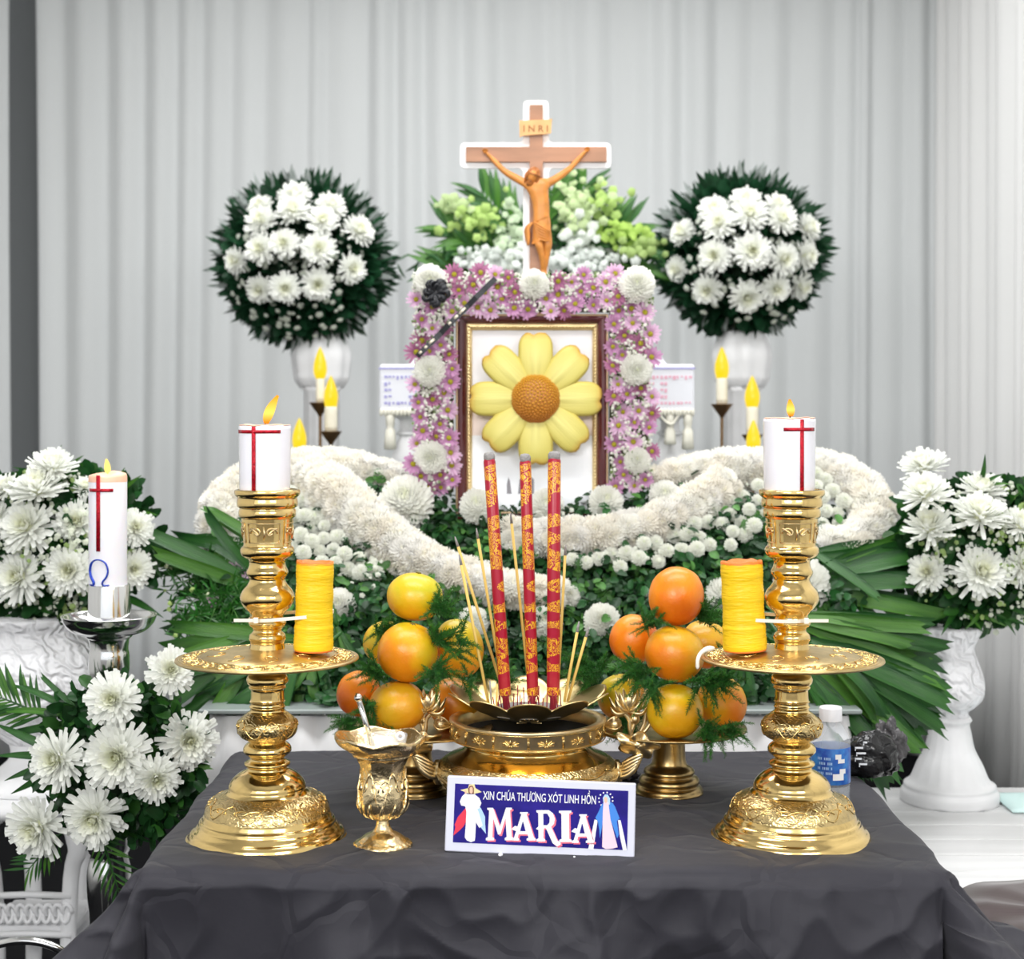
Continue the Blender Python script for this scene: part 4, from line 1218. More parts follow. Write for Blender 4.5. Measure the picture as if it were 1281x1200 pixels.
THIN = [(573, 684, 634, 880, 2.20, 'thin incense stick with a pale tip, leaning furthest left'),
        (577, 707, 611, 880, 2.13, 'thin incense stick leaning left, its foot in the front petals'),
        (598, 674, 632, 880, 2.22, 'thin incense stick rising just left of the first thick stick'),
        (640, 655, 664, 880, 2.22, 'thin incense stick behind the middle thick stick'),
        (707, 695, 697, 880, 2.21, 'thin incense stick close behind the right thick stick'),
        (722, 791, 706, 878, 2.15, 'short thin incense stick right of the thick sticks, the left one of two'),
        (733, 797, 710, 878, 2.16, 'short thin incense stick right of the thick sticks, the right one of two')]
for (x0, y0, x1, y1, Y, lab) in THIN:
    a = at(x1, y1, Y); b = at(x0, y0, Y); d = b - a; ln = d.length
    t = thing('incense_stick', a, lab, 'incense', 'thin incense sticks')
    t.rotation_euler = d.to_track_quat('Z', 'Y').to_euler()
    mb = MB(); v, f = g_tube([(0, 0, 0), (0, 0, ln)], 0.0021, 8); mb.add(v, f); obj('stick', mb, 'incense_tan', t)
    mb = MB(); v, f = g_tube([(0, 0, ln), (0.0004, 0, ln + 0.008), (0.0012, 0, ln + 0.015)], [0.0021, 0.0018, 0.0008], 8); mb.add(v, f); obj('ash_tip', mb, 'ash', t)
# burnt stubs: the bare red feet of old sticks, past counting
mb = MB()
for i in range(26):
    px = 615 + (i * 37 % 88); Y = 2.12 + (i * 13 % 9) * 0.01
    a = at(px, 887, Y); b = a + Vector((random.uniform(-.004, .004), 0, random.uniform(0.014, 0.034)))
    v, f = g_tube([a, b], 0.0008, 5); mb.add(v, f)
tag(obj('incense_stubs', mb, 'incense_red'), 'cluster of burnt red incense stubs standing in the petal dish', 'incense', kind='stuff')
for x0, y0, x1, y1 in ((613, 852, 615, 884), (622, 856, 621, 884)):
    a = at(x1, y1, 2.12); b = at(x0, y0, 2.12)
    mb = MB(); v, f = g_tube([a, b], [0.0013, 0.0013], 6); mb.add(v, f)
    tag(obj('incense_stub', mb, 'ash' if x0 < 620 else 'incense_tan'), 'grey ash-covered incense stub in the left of the petal dish' if x0 < 620 else 'short tan incense stub beside the foot of the left thick stick', 'incense')

# ================================================================== name sign
def sign():
    BL = at(556, 1065, 1.915); BR = at(793.5, 1076, 1.893)
    X = (BR - BL); W = X.length; X.normalize()
    Zt = Vector((0.018, 0.16, 1)); Zt = (Zt - X * Zt.dot(X)).normalized()
    Hh = 0.0905
    t = bpy.data.objects.new('name_sign', None); COL.objects.link(t)
    yv = Zt.cross(X)
    m3 = Matrix((X, yv, Zt)).transposed(); t.matrix_world = Matrix.Translation(BL) @ m3.to_4x4()
    tag(t, 'white-framed navy sign reading MARIA standing in front of the burner', 'sign')
    mb = MB(); v, f = g_box(0, W, 0, 0.012, 0, Hh, 0.0012); mb.add(v, f); obj('frame', mb, 'sign_frame', t, False)
    ix0, ix1, iz0, iz1 = 0.010, W - 0.009, 0.011, Hh - 0.009
    mb = MB(); v, f = g_box(ix0, ix1, -0.0004, 0.004, iz0, iz1); mb.add(v, f); obj('panel', mb, 'sign_navy', t, False)
    k = W / 1140.0        # metres per pixel of the 4.8x crop
    def q(zx, zy):            # crop pixel -> local panel coordinates (crop: TL frame corner 95,638, slope .0530)
        dx = zx - 78; dy = (1080 + (zx - 78) * 0.0490) - zy
        return ((dx - 0.040 * dy) * k, dy * k)
    def poly(name, pts, mat, dep=-0.0010, parent=t):
        pp = [q(*p) for p in pts]
        if sum((pp[i][0] * pp[(i + 1) % len(pp)][1] - pp[(i + 1) % len(pp)][0] * pp[i][1]) for i in range(len(pp))) < 0: pp.reverse()
        mb = MB(); v, f = g_prism(pp, dep, -0.0002); mb.add(v, f); return obj(name, mb, mat, parent, False)
    # left printed figure: white robe, red and pale blue rays
    L_ = obj_empty_part('robed_figure_print', t)
    poly('red_ray', [(240, 795), (205, 830), (160, 880), (140, 925), (145, 940), (132, 990), (170, 960), (195, 935), (215, 900), (245, 850)], 'ink_red', -0.0007, L_)
    poly('pale_ray', [(262, 790), (300, 830), (325, 880), (325, 920), (330, 980), (305, 950), (285, 920), (258, 850)], 'ink_paleblue', -0.0007, L_)
    poly('white_ray', [(255, 790), (285, 850), (310, 930), (290, 945), (262, 900)], 'ink_white', -0.0009, L_)
    poly('robe', [(222, 748), (205, 742), (185, 760), (172, 790), (180, 812), (205, 818), (212, 850), (208, 930), (202, 1000), (215, 1018), (240, 1028), (262, 1020), (265, 1000), (270, 900), (268, 840), (290, 830), (303, 800), (290, 770), (262, 748)], 'ink_white', -0.0011, L_)
    poly('halo', [(175, 722), (222, 712), (228, 690), (260, 688), (268, 712), (305, 735), (262, 745), (222, 742)], 'ink_gold', -0.0008, L_)
    poly('hair', [(226, 745), (222, 715), (232, 698), (248, 696), (258, 712), (258, 745)], 'ink_brown', -0.0012, L_)
    poly('face', [(232, 735), (232, 710), (242, 703), (251, 710), (251, 735), (242, 746)], 'ink_skin', -0.0014, L_)
    poly('hand', [(205, 745), (200, 725), (207, 718), (213, 730), (214, 745)], 'ink_skin', -0.0014, L_)
    # right printed figure: blue mantle over pale gown
    R_ = obj_empty_part('mantled_figure_print', t)
    poly('mantle', [(1030, 810), (1012, 850), (990, 890), (1005, 915), (1012, 960), (1015, 1010), (1030, 940), (1040, 860), (1062, 860), (1090, 930), (1118, 1010), (1128, 990), (1118, 910), (1135, 895), (1110, 830), (1095, 805), (1062, 795)], 'ink_blue', -0.0009, R_)
    poly('gown', [(1040, 800), (1035, 860), (1032, 940), (1028, 1060), (1050, 1072), (1085, 1070), (1120, 1062), (1105, 1000), (1080, 900), (1072, 830), (1070, 800)], 'ink_palepink', -0.0011, R_)
    poly('veil', [(1040, 805), (1036, 775), (1048, 755), (1066, 755), (1080, 780), (1078, 815)], 'ink_paleblue', -0.0010, R_)
    poly('face', [(1044, 795), (1043, 775), (1053, 767), (1064, 775), (1064, 795), (1054, 806)], 'ink_skin', -0.0014, R_)
    poly('left_ray', [(985, 900), (1003, 905), (975, 1075), (945, 1070), (962, 1000)], 'ink_white', -0.0008, R_)
    poly('right_ray', [(1125, 905), (1140, 905), (1160, 1000), (1175, 1080), (1152, 1080), (1135, 1000)], 'ink_white', -0.0008, R_)
    for i in range(12):
        a = PI * 2 * i / 12 - PI / 2 + 0.2
        if math.sin(a) > 0.75: continue
        cx, cy = 1054 + 42 * math.cos(a), 785 + 42 * math.sin(a)
        poly('star', [(cx + 5 * math.cos(b_), cy + 5 * math.sin(b_)) for b_ in [2 * PI * j / 6 for j in range(6)]], 'ink_white', -0.0008, R_)
    # small line of text
    def text(name, body, x, y, w, h, mat, par, ext=0.0004):
        o = text_mesh(name, body, mat, par, 0.02, 0.004)
        xs = [v_.co.x for v_ in o.data.vertices]
        dw, dh = max(xs) - min(xs), 0.74
        a0 = q(x, y); sx = w * k / dw; sz = h * k / dh
        ang = -0.0135 * 0
        o.matrix_local = Matrix.Translation((a0[0], -0.0008, a0[1])) @ Matrix.Rotation(PI / 2, 4, 'X') @ Matrix.Diagonal((sx, sz, sz, 1))
        return o
    text('small_lettering', 'XIN CHÚA THƯƠNG XÓT LINH HỒN', 312, 778, 682, 52, 'ink_white', t)
    # large serif letters, drawn as strokes with a pink shadow
    G = {
     'M': (1.15, [[(0, 0), (.34, 0), (.34, .07), (.27, .10), (.30, .66), (.33, .62), (.5, .18), (.60, .18), (.80, .64), (.82, .66), (.86, .10), (.78, .07), (.78, 0), (1.15, 0), (1.15, .07), (1.07, .10), (1.0, .92), (1.08, .95), (1.08, 1.0), (.84, 1.0), (.58, .42), (.30, 1.0), (.06, 1.0), (.06, .95), (.14, .92), (.08, .10), (0, .07)]]),
     'A': (1.0, [[(0, 0), (.30, 0), (.30, .07), (.24, .09), (.28, .22), (.66, .22), (.70, .09), (.62, .07), (.62, 0), (1.0, 0), (1.0, .07), (.93, .10), (.62, .93), (.68, .96), (.68, 1.0), (.34, 1.0), (.34, .96), (.40, .92), (.08, .10), (0, .07)]]),
     'R': (1.0, [[(0, 0), (.36, 0), (.36, .07), (.29, .10), (.29, .42), (.40, .42), (.68, -.06), (.86, -.16), (1.02, -.10), (1.0, -.02), (.88, .02), (.62, .46), (.74, .56), (.78, .72), (.70, .90), (.52, 1.0), (0, 1.0), (.0, .94), (.08, .91), (.08, .10), (0, .07)]]),
     'I': (.42, [[(0, 0), (.42, 0), (.42, .07), (.34, .10), (.34, .91), (.42, .94), (.42, 1.0), (0, 1.0), (0, .94), (.08, .91), (.08, .10), (0, .07)]]),
    }
    HOLE = {'A': [(.34, .33), (.58, .33), (.48, .66), (.45, .66)], 'R': [(.29, .52), (.46, .52), (.55, .60), (.56, .76), (.46, .89), (.29, .89)]}
    for ch, x0, x1, yb in (('M', 330, 498, 1018), ('A', 488, 630, 1020), ('R', 636, 778, 1026), ('I', 772, 846, 1030), ('A', 848, 982, 1035)):
        w, pl = G[ch]
        hh = {'M': 190, 'A': 165, 'R': 182, 'I': 182}[ch]
        for (dx, dy, mat, dep, grow) in ((9, 9, 'ink_pink', -0.0008, 5), (0, 0, 'ink_white', -0.0013, 0)):
            holder = None
            pts = [(x0 + (px / w) * (x1 - x0) + dx, yb - pz * hh + dy) for px, pz in pl[0]]
            o = poly('letter' if mat == 'ink_white' else 'letter_shadow', pts, mat, dep)
            if ch in HOLE:
                cx_ = [(x0 + (px / w) * (x1 - x0) + dx * 0.8, yb - pz * hh + dy * 0.8) for px, pz in HOLE[ch]]
                poly('letter_counter', cx_, 'sign_navy' if mat == 'ink_white' else 'ink_pink', dep - 0.0002)
        if ch in 'AR':   # barbed spur on the crossbar
            mx = x0 - 4
            poly('letter_spur', [(mx, yb - hh * 0.40), (mx + 22, yb - hh * 0.52), (mx + 50, yb - hh * 0.46), (mx + 46, yb - hh * 0.30), (mx + 18, yb - hh * 0.36)], 'ink_white', -0.0014)
    # feet of the stand
    for zx in (420, 862):
        a0 = (zx - 78) * k
        mb = MB(); v, f = g_ellipsoid((a0, -0.004, -0.0008), (0.003, 0.006, 0.0026), 12, 8); mb.add(v, f); obj('foot', mb, 'white_plastic', t)
    mb = MB(); v, f = g_prism([(W * .45, 0), (W * .55, 0), (W * .52, Hh * .7), (W * .48, Hh * .7)], 0.012, 0.016); mb.add(v, f); obj('back_strut', mb, 'sign_frame', t, False)

def obj_empty_part(name, parent):
    """a tiny backing dot carries the pieces of a printed figure"""
    mb = MB(); v, f = g_box(0.012, 0.013, 0.0, 0.001, 0.02, 0.021); mb.add(v, f)
    return obj(name, mb, 'sign_navy', parent, False)
sign()

# ================================================================== fruit stands
def fruit_stand(cxp, label):
    Y = 2.23; s = Y / F
    x = (cxp - 640.5) * s
    t = thing('fruit_stand', (x, Y, TZ + 0.001), label, 'fruit stand', 'brass fruit stands')
    def P(l): return [(r * s, (992 - y) * s) for r, y in l]
    lathe_part('base', smooth_prof(P([(0, 993), (41, 992), (42, 988), (40, 984), (36, 982), (38, 978), (36, 973), (30, 970), (32, 966), (30, 962), (24, 958), (22, 955)]), 3), 'brass_dark', t)
    lathe_part('stem', smooth_prof(P([(22, 955), (20.5, 948), (20, 935), (20.5, 922), (24, 918)]), 3), 'brass_dark', t)
    lathe_part('plate', P([(0, 919), (24, 918), (80, 913), (95, 910.5), (97, 911.5), (96, 909), (80, 911), (0, 915)]), 'brass_dark', t, 80)
    return t
fruit_stand(837, 'low brass stand carrying oranges, right of the incense burner')
fruit_stand(520, 'low brass stand carrying oranges, partly hidden behind the brass goblet')

ORMESH = []
for sd, (sx, sz) in enumerate(((1, 0.97), (1, 1.04), (1, 0.93), (1.02, 1.0))):
    def fn(d, sd=sd):
        pole = abs(d.z)
        return 1 + 0.02 * noise.noise(d * 1.6 + Vector((sd * 3, 0, 0))) - 0.045 * max(0, pole - 0.86) / 0.14 * (0.8 + 0.2 * math.cos(5 * math.atan2(d.y, d.x)))
    mb = MB(); v, f = g_ellipsoid((0, 0, 0), (sx, sx, sz), 40, 28, fn); mb.add(v, f); ORMESH.append(mb)
ORCACHE = {}
def orange(px, py, r, Y, mat, label, stretch=(1, 1, 1), rot=(0.2, 0.1, 0), shape=0, scar=True):
    key = (shape, mat)
    R = r * Y / F
    if True:
        mb = ORMESH[shape]
        m2 = MB(); m2.add([(a * R, b_ * R, c * R) for a, b_, c in mb.v], mb.f)
        me = m2.mesh('orange'); me.materials.append(M[mat])
    o = link('orange', me, None, loc=at(px, py, Y), rot=rot, scale=stretch)
    tag(o, label, 'orange', 'oranges on the brass stands')
    if scar:
        sc = MB(); v, f = g_ellipsoid((0, 0, R * 0.925), (R * 0.09, R * 0.09, R * 0.035), 10, 6, lambda d: 1 + 0.2 * math.cos(5 * math.atan2(d.y, d.x))); sc.add(v, f)
        obj('stem_scar', sc, 'fern_brown', o)
    return o
pbr('fern_brown', (0.16, 0.13, 0.03), 0.8)
# right pyramid
orange(846, 746, 34.5, 2.185, 'rind_orange', 'smooth deep orange fruit crowning the right-hand pyramid', (1, 1, 1.06), (0.15, 0.25, 1), 1)
orange(844, 818, 37.5, 2.165, 'rind_mixed', 'yellow-orange fruit at the front of the middle tier of the right-hand pyramid', (1, 1, 0.98), (0.3, -0.1, 2), 0)
orange(793, 800, 30.5, 2.245, 'rind_orange', 'deep orange fruit at the left of the middle tier, behind green fern', (1, 1, 1.0), (0.1, -0.4, 3), 1)
orange(882, 806, 31, 2.27, 'rind_mixed', 'fruit peeping out behind the middle tier, left of the yellow roll', (1, 1, 1), (0.4, 0.2, 1), 0)
orange(844, 890, 35, 2.16, 'rind_lemon', 'glossy yellow-green fruit at the bottom front of the right-hand pyramid', (1, 1, 0.98), (-0.4, 0.3, 0.5), 3)
orange(903, 879, 31, 2.235, 'rind_mixed', 'yellowish fruit at the bottom right of the right-hand pyramid', (1, 1, 1.05), (0.2, 0.4, 2.5), 1)
orange(777, 872, 30, 2.27, 'rind_yellow', 'yellow fruit at the bottom left of the right-hand pyramid behind the lotus handle', (1, 1, 1), (0.2, 0.1, 4), 0)
# left pyramid
orange(519, 747, 35.5, 2.20, 'rind_lemon', 'bright lemon-yellow fruit crowning the left-hand pyramid', (1, 1, 0.93), (0.1, 0.12, 1), 2)
orange(510, 816, 37.5, 2.165, 'rind_yellow', 'yellow fruit with an orange flush in the middle tier of the left-hand pyramid', (1, 1, 1.04), (0.12, -0.2, 2), 0)
orange(574, 811, 33, 2.22, 'rind_yellow', 'yellow-orange fruit behind the fern, right side of the left-hand pyramid', (0.95, 1, 1.1), (0.25, 0.2, 3), 1)
orange(482, 804, 28, 2.28, 'rind_lemon', 'yellow fruit mostly hidden by fern at the back left of the left-hand pyramid', (1, 1, 1), (0.2, 0.1, 5), 0)
orange(497, 884, 36, 2.165, 'rind_mixed', 'orange-yellow fruit at the bottom front of the left-hand pyramid, above the goblet', (1.04, 1, 0.96), (-0.15, 0.1, 2), 2)
orange(449, 868, 28, 2.235, 'rind_orange', 'deep orange fruit at the far left of the bottom tier beside the rod', (1, 1, 1), (0.3, 0.3, 1), 1)
orange(568, 880, 33, 2.25, 'rind_mixed', 'orange fruit between the left lotus handle and the petal dish', (1, 1, 1), (0.3, -0.2, 2), 0)

def fern(cl, label, seed):
    """feathery asparagus fern tucked between the fruit: stems with fine needles"""
    r = random.Random(seed); P = []; N = []; Sz = []; C = []; RL = []
    for (px, py, Y, n, ln, (dx, dy)) in cl:
        for i in range(n * 2):
            b = at(px + r.uniform(-8, 8), py + r.uniform(-6, 6), Y + r.uniform(-0.01, 0.01))
            d = Vector((dx + r.uniform(-0.9, 0.9), r.uniform(-0.7, 0.15), dy + r.uniform(-0.8, 0.8))).normalized()
            L_ = ln * r.uniform(0.5, 1.0)
            m = 26
            for k in range(m):
                t = k / m
                p = b + d * (L_ * t) + Vector((0, 0, -0.15 * L_ * t * t))
                for q in range(6):
                    nn = (d * 0.7 + Vector([r.uniform(-1, 1) for _ in range(3)])).normalized()
                    P.append(p); N.append(nn.cross(Vector((r.uniform(-1, 1), r.uniform(-1, 1), 0.2))).normalized()); Sz.append(L_ * 0.20 * (1.1 - 0.7 * t) * r.uniform(0.7, 1.2))
                    C.append((0.02 + 0.05 * t * r.random(), 0.09 + 0.14 * r.random() * (0.4 + t), 0.015)); RL.append(nn)
    tv, tf = leaf_template('needle')
    o = scatter('asparagus_fern', tv, tf, P, N, Sz, C, 'fern', roll=RL)
    return tag(o, label, 'fern')
fern([(548, 765, 2.17, 8, 0.05, (0.3, 0.7)), (548, 800, 2.15, 10, 0.045, (0.5, 0.2)), (545, 840, 2.13, 10, 0.04, (0.1, -0.2)), (570, 800, 2.14, 3, 0.045, (0.9, 0.4)), (575, 815, 2.14, 3, 0.04, (1, -0.1)),
      (478, 790, 2.2, 8, 0.045, (-0.3, 0.3)), (472, 840, 2.16, 10, 0.045, (-0.4, 0.1)), (462, 880, 2.14, 6, 0.045, (-0.4, -0.3)), (440, 905, 2.15, 8, 0.045, (-0.3, -0.3)), (620, 860, 2.26, 5, 0.05, (0.6, 0.5)), (600, 840, 2.27, 8, 0.05, (0.4, 0.3)), (470, 905, 2.14, 5, 0.04, (0, 0)), (505, 780, 2.24, 5, 0.04, (0, 0.5)), (585, 850, 2.16, 5, 0.035, (0.3, -0.2))],
     'feathery green fern tucked among the fruit of the left-hand pyramid', 21)
fern([(812, 780, 2.16, 7, 0.04, (0.1, 0.4)), (880, 775, 2.2, 10, 0.05, (0.5, 0.4)), (800, 835, 2.15, 14, 0.048, (-0.5, -0.1)), (815, 860, 2.13, 8, 0.04, (-0.2, -0.4)), (745, 840, 2.24, 9, 0.055, (-0.6, 0.1)), (730, 830, 2.26, 6, 0.05, (-0.5, 0.2)),
      (885, 850, 2.14, 12, 0.05, (0.4, -0.2)), (900, 855, 2.14, 5, 0.045, (0.7, 0.3)), (885, 915, 2.14, 12, 0.042, (0.3, -0.15)), (910, 912, 2.16, 8, 0.04, (0.6, 0)), (790, 905, 2.2, 8, 0.045, (-0.4, -0.2)), (860, 840, 2.2, 5, 0.04, (0.2, 0)), (905, 820, 2.22, 6, 0.045, (0.5, 0.3))],
     'feathery green fern tucked among the fruit of the right-hand pyramid', 22)

# ================================================================== bottle, bag, wrapper
def bottle():
    Y = 2.17; s = Y / F
    x = (1039 - 640.5) * s
    t = thing('water_bottle', (x, Y, TZ + 0.001), 'clear plastic water bottle with blue label behind the right candlestick', 'bottle')
    zb = 1.29 - TZ
    def z(y): return max(0.0, CZ - (y - HY) * s - TZ)
    pr = [(0, 0.0005), (20 * s, 0), (23.5 * s, 0.003)]
    y0 = z(990)
    for k in range(6): pr += [(24 * s, 0.006 + k * 0.004), (23 * s, 0.008 + k * 0.004)]
    pr += [(24 * s, z(981)), (24 * s, z(935)), (24.5 * s, z(933)), (23, 0)][:3]
    pr += [(24 * s, z(925)), (21 * s, z(917)), (15 * s, z(908)), (12.5 * s, z(905)), (12.5 * s, z(900))]
    inner = [(max(0, r - 0.0009), zz + (0.0012 if i < 2 else 0)) for i, (r, zz) in enumerate(pr)]
    mb = MB(); v, f = g_lathe(pr, 48, close=False); mb.add(v, f)
    obj('body', mb, 'pet_plastic', t)
    pw = [(0, 0.003)] + [(r - 0.0012, zz) for r, zz in pr[3:] if zz < z(925)] + [(0, z(926))]
    mb = MB(); v, f = g_lathe([(24.3 * s, z(978)), (24.6 * s, z(977)), (24.6 * s, z(934)), (24.3 * s, z(933))], 48, close=False); mb.add(v, f); obj('label_band', mb, 'label_blue', t)
    def patch(name, pts, mat, R=24.9):
        mb = MB()
        for (a0, a1, ya, yb) in pts:
            v, f = g_lathe_arc(R * s, math.radians(a0), math.radians(a1), z(yb), z(ya)); mb.add(v, f)
        obj(name, mb, mat, t)
    patch('label_lettering', [(-140 + i * 5, -137 + i * 5, y, y + 3.2) for y in (944, 950, 956, 962) for i in range(0, 9) if (i * 7 + int(y)) % 5], 'ink_paleblue')
    patch('label_swoosh', [(-88, -70, 940, 946), (-80, -58, 946, 951), (-95, -62, 964, 972), (-75, -55, 958, 964)], 'ink_white')
    mb = MB(); v, f = g_lathe([(14.2 * s, z(902)), (14.2 * s, z(887)), (13.2 * s, z(885)), (0, z(885))], 40, close=False, wob=lambda r, zz, a, i: (r * (1 + 0.015 * math.cos(30 * a)), zz)); mb.add(v, f); obj('cap', mb, 'white_plastic', t)
def g_lathe_arc(R, a0, a1, z0, z1, n=4):
    v = []; f = []
    for i in range(n + 1):
        a = a0 + (a1 - a0) * i / n
        v += [(R * math.cos(a), R * math.sin(a), z0), (R * math.cos(a), R * math.sin(a), z1)]
    for i in range(n): f.append((i * 2, i * 2 + 2, i * 2 + 3, i * 2 + 1))
    return v, f
bottle()

def crumple(name, c, r, mat, label, cat, seed, freq=2.2, amp=0.35, flat=0.0):
    mb = MB()
    def fn(d): 
        return 1 + amp * noise.noise(d * freq + Vector((seed, 0, 0))) + amp * 0.8 * (0.5 - abs(noise.noise(d * freq * 2 + Vector((0, seed, 0)))) * 2)
    v, f = g_ellipsoid((0, 0, 0), r, 40, 24, fn)
    v = [(x, y, max(z, -r[2] * 0.8)) for x, y, z in v]
    mb.add(v, f); o = obj(name, mb, mat, loc=(c[0], c[1], c[2] + r[2] * 0.8)); return tag(o, label, cat)
bag = crumple('plastic_bag', ((1085 - 640.5) / F * 2.33, 2.33, TZ + 0.003), (0.045, 0.03, 0.034), 'black_plastic', 'crumpled glossy black bag lying on the cloth right of the water bottle', 'bag', 3, 1.8, 0.25)
mb = MB()
for i, (x, z, w) in enumerate(((-.026, .020, .012), (-.024, .012, .014), (-.026, .004, .010), (-.014, .028, .006), (-.02, -.004, .012))):
    v, f = g_box(x, x + w, -0.0345, -0.0335, z - 0.0012, z + 0.0014); mb.add(v, f)
    v, f = g_box(x, x + 0.0013, -0.0345, -0.0335, z - 0.004, z); mb.add(v, f)
obj('white_print', mb, 'photo_lower', bag, False)
crumple('plastic_bag', ((1112 - 640.5) / F * 2.40, 2.40, TZ + 0.003), (0.024, 0.022, 0.036), 'clear_wrap', 'grey see-through crumpled wrapping standing at the right back corner of the table', 'bag', 8, 2.0, 0.4)
crumple('wrapper', ((781 - 640.5) / F * 2.3, 2.3, TZ + 0.003), (0.02, 0.012, 0.012), 'clear_wrap', 'small crumpled clear wrapper lying between the burner and the right fruit stand', 'wrapper', 5, 2.5, 0.4)

# ================================================================== flower table with white skirt, behind the altar
def skirt_table():
    t = thing('flower_table', (0.0, 3.1, 0), 'glass-topped table with a white skirt carrying the funeral flowers', 'table')
    mb = MB(); v, f = g_box(-0.52, 0.58, -0.52, 0.45, 0.795, 0.803, 0.002); mb.add(v, f); obj('glass_top', mb, 'glass_green', t, False)
    for sx in (-0.46, 0.52):
        for sy in (-0.46, 0.4):
            mb = MB(); v, f = g_box(sx - 0.02, sx + 0.02, sy - 0.02, sy + 0.02, 0, 0.78, 0.003); mb.add(v, f); obj('leg', mb, 'silver', t, False)
    # skirt: pleated loop hanging from the edge, flaring
    path = []
    x0, x1, y0, y1 = -0.50, 0.56, -0.50, 0.43
    per = [(x0, y1), (x0, y0), (x1, y0), (x1, y1)]
    for (a, b_) in zip(per[:-1], per[1:]):
        n = int(math.dist(a, b_) / 0.008)
        for i in range(n): path.append((a[0] + (b_[0] - a[0]) * i / n, a[1] + (b_[1] - a[1]) * i / n))
    path.append(per[-1])
    v = []; f = []; n = len(path); rows = 9
    for j in range(rows):
        q = j / (rows - 1)
        for i, (x, y) in enumerate(path):
            cx, cy = (x0 + x1) / 2, (y0 + y1) / 2
            dx, dy = (x - cx), (y - cy); 
            ox = math.copysign(max(0, abs(dx) - 0.40), dx) * 1.0; oy = math.copysign(max(0, abs(dy) - 0.35), dy)
            fl = 0.10 * q + 0.035 * q * math.sin(i * 0.33 + 2 * noise.noise(Vector((i * 0.03, 0, 0))) * 3) + 0.006 * math.sin(i * 0.9)
            l = math.hypot(ox, oy) or 1
            v.append((x + ox / l * fl, y + oy / l * fl, 0.79 - 0.78 * q))
    for j in range(rows - 1):
        for i in range(n - 1):
            f.append((j * n + i, j * n + i + 1, (j + 1) * n + i + 1, (j + 1) * n + i))
    mb = MB(); mb.add(v, f); o = obj('white_skirt', mb, 'skirt', t); md = o.modifiers.new('thick', 'SOLIDIFY'); md.thickness = 0.002
skirt_table()

# ================================================================== the big central arrangement
def depth_of(py, lift=0.0): return 2.66 + (880 - py) / 280 * 0.44 - lift
def mound(px, py, lift=0.0): return at(px, py, depth_of(py, lift))
MN = Vector((0, -0.66, 0.75))

arr = thing('flower_arrangement', (0, 0, 0), 'broad bank of dark green foliage and white mums under the framed portrait', 'flower arrangement')
# foam bank under the leaves
OUT = [(262, 700), (300, 640), (380, 600), (470, 600), (520, 625), (600, 640), (760, 640), (850, 612), (950, 600), (1060, 640), (1085, 720), (1040, 800), (960, 870), (760, 885), (600, 885), (420, 885), (330, 830), (270, 770)]
cx_, cy_ = 670, 770
v = []; f = []
n = len(OUT)
v.append(tuple(mound(cx_, cy_ , -0.06)))
for k, sc in enumerate((0.5, 0.93)):
    for (x, y) in OUT: v.append(tuple(mound(cx_ + (x - cx_) * sc, cy_ + (y - cy_) * sc, -0.06)))
for (x, y) in OUT:
    p = mound(cx_ + (x - cx_) * 0.93, cy_ + (y - cy_) * 0.93, -0.06); v.append((p.x, p.y + 0.14, max(0.806, p.z - 0.20)))
for k in range(n):
    k2 = (k + 1) % n
    f.append((0, 1 + k, 1 + k2))
    for r_ in range(2): f.append((1 + r_ * n + k, 1 + (r_ + 1) * n + k, 1 + (r_ + 1) * n + k2, 1 + r_ * n + k2))
mb = MB(); mb.add(v, f); obj('foam_bank', mb, 'leaf_core', arr)

def inside(x, y, poly):
    c = False; j = len(poly) - 1
    for i in range(len(poly)):
        xi, yi = poly[i]; xj, yj = poly[j]
        if (yi > y) != (yj > y) and x < (xj - xi) * (y - yi) / (yj - yi) + xi: c = not c
        j = i
    return c
# rosettes of small rounded leaves
P = []; N = []; Sz = []; C = []
r = random.Random(31)
LEAFAREA = OUT
cnt = 0
while cnt < 1700:
    x = r.uniform(225, 1100); y = r.uniform(592, 900)
    if not inside(x, y if y < 860 else y - 15, LEAFAREA): continue
    if y < 640 and (x < 430 or 545 < x < 800 and y < 618 or x > 900): continue
    cnt += 1
    c = mound(x, y, r.uniform(-0.035, 0.03))
    ax = (MN + Vector((r.uniform(-0.8, 0.8), r.uniform(-0.5, 0.5), r.uniform(-0.6, 0.6)))).normalized()
    g0 = 0.35 + 0.65 * r.random()
    lightg = r.random() < 0.22
    for k in range(10):
        d = Vector((r.uniform(-1, 1), r.uniform(-1, 1), r.uniform(-1, 1)))
        nn = (ax * 1.0 + d * 0.75).normalized()
        P.append(c + d * 0.012 + ax * 0.004 * k); N.append(nn); Sz.append(r.uniform(0.012, 0.026))
        if lightg: C.append((0.12 * g0, 0.34 * g0, 0.07 * g0))
        else: C.append((0.034 * g0, 0.155 * g0 * r.uniform(0.6, 1.1), 0.038 * g0))
tv, tf = leaf_template('oval')
scatter('foliage', tv, tf, P, N, Sz, C, 'leaf', arr)

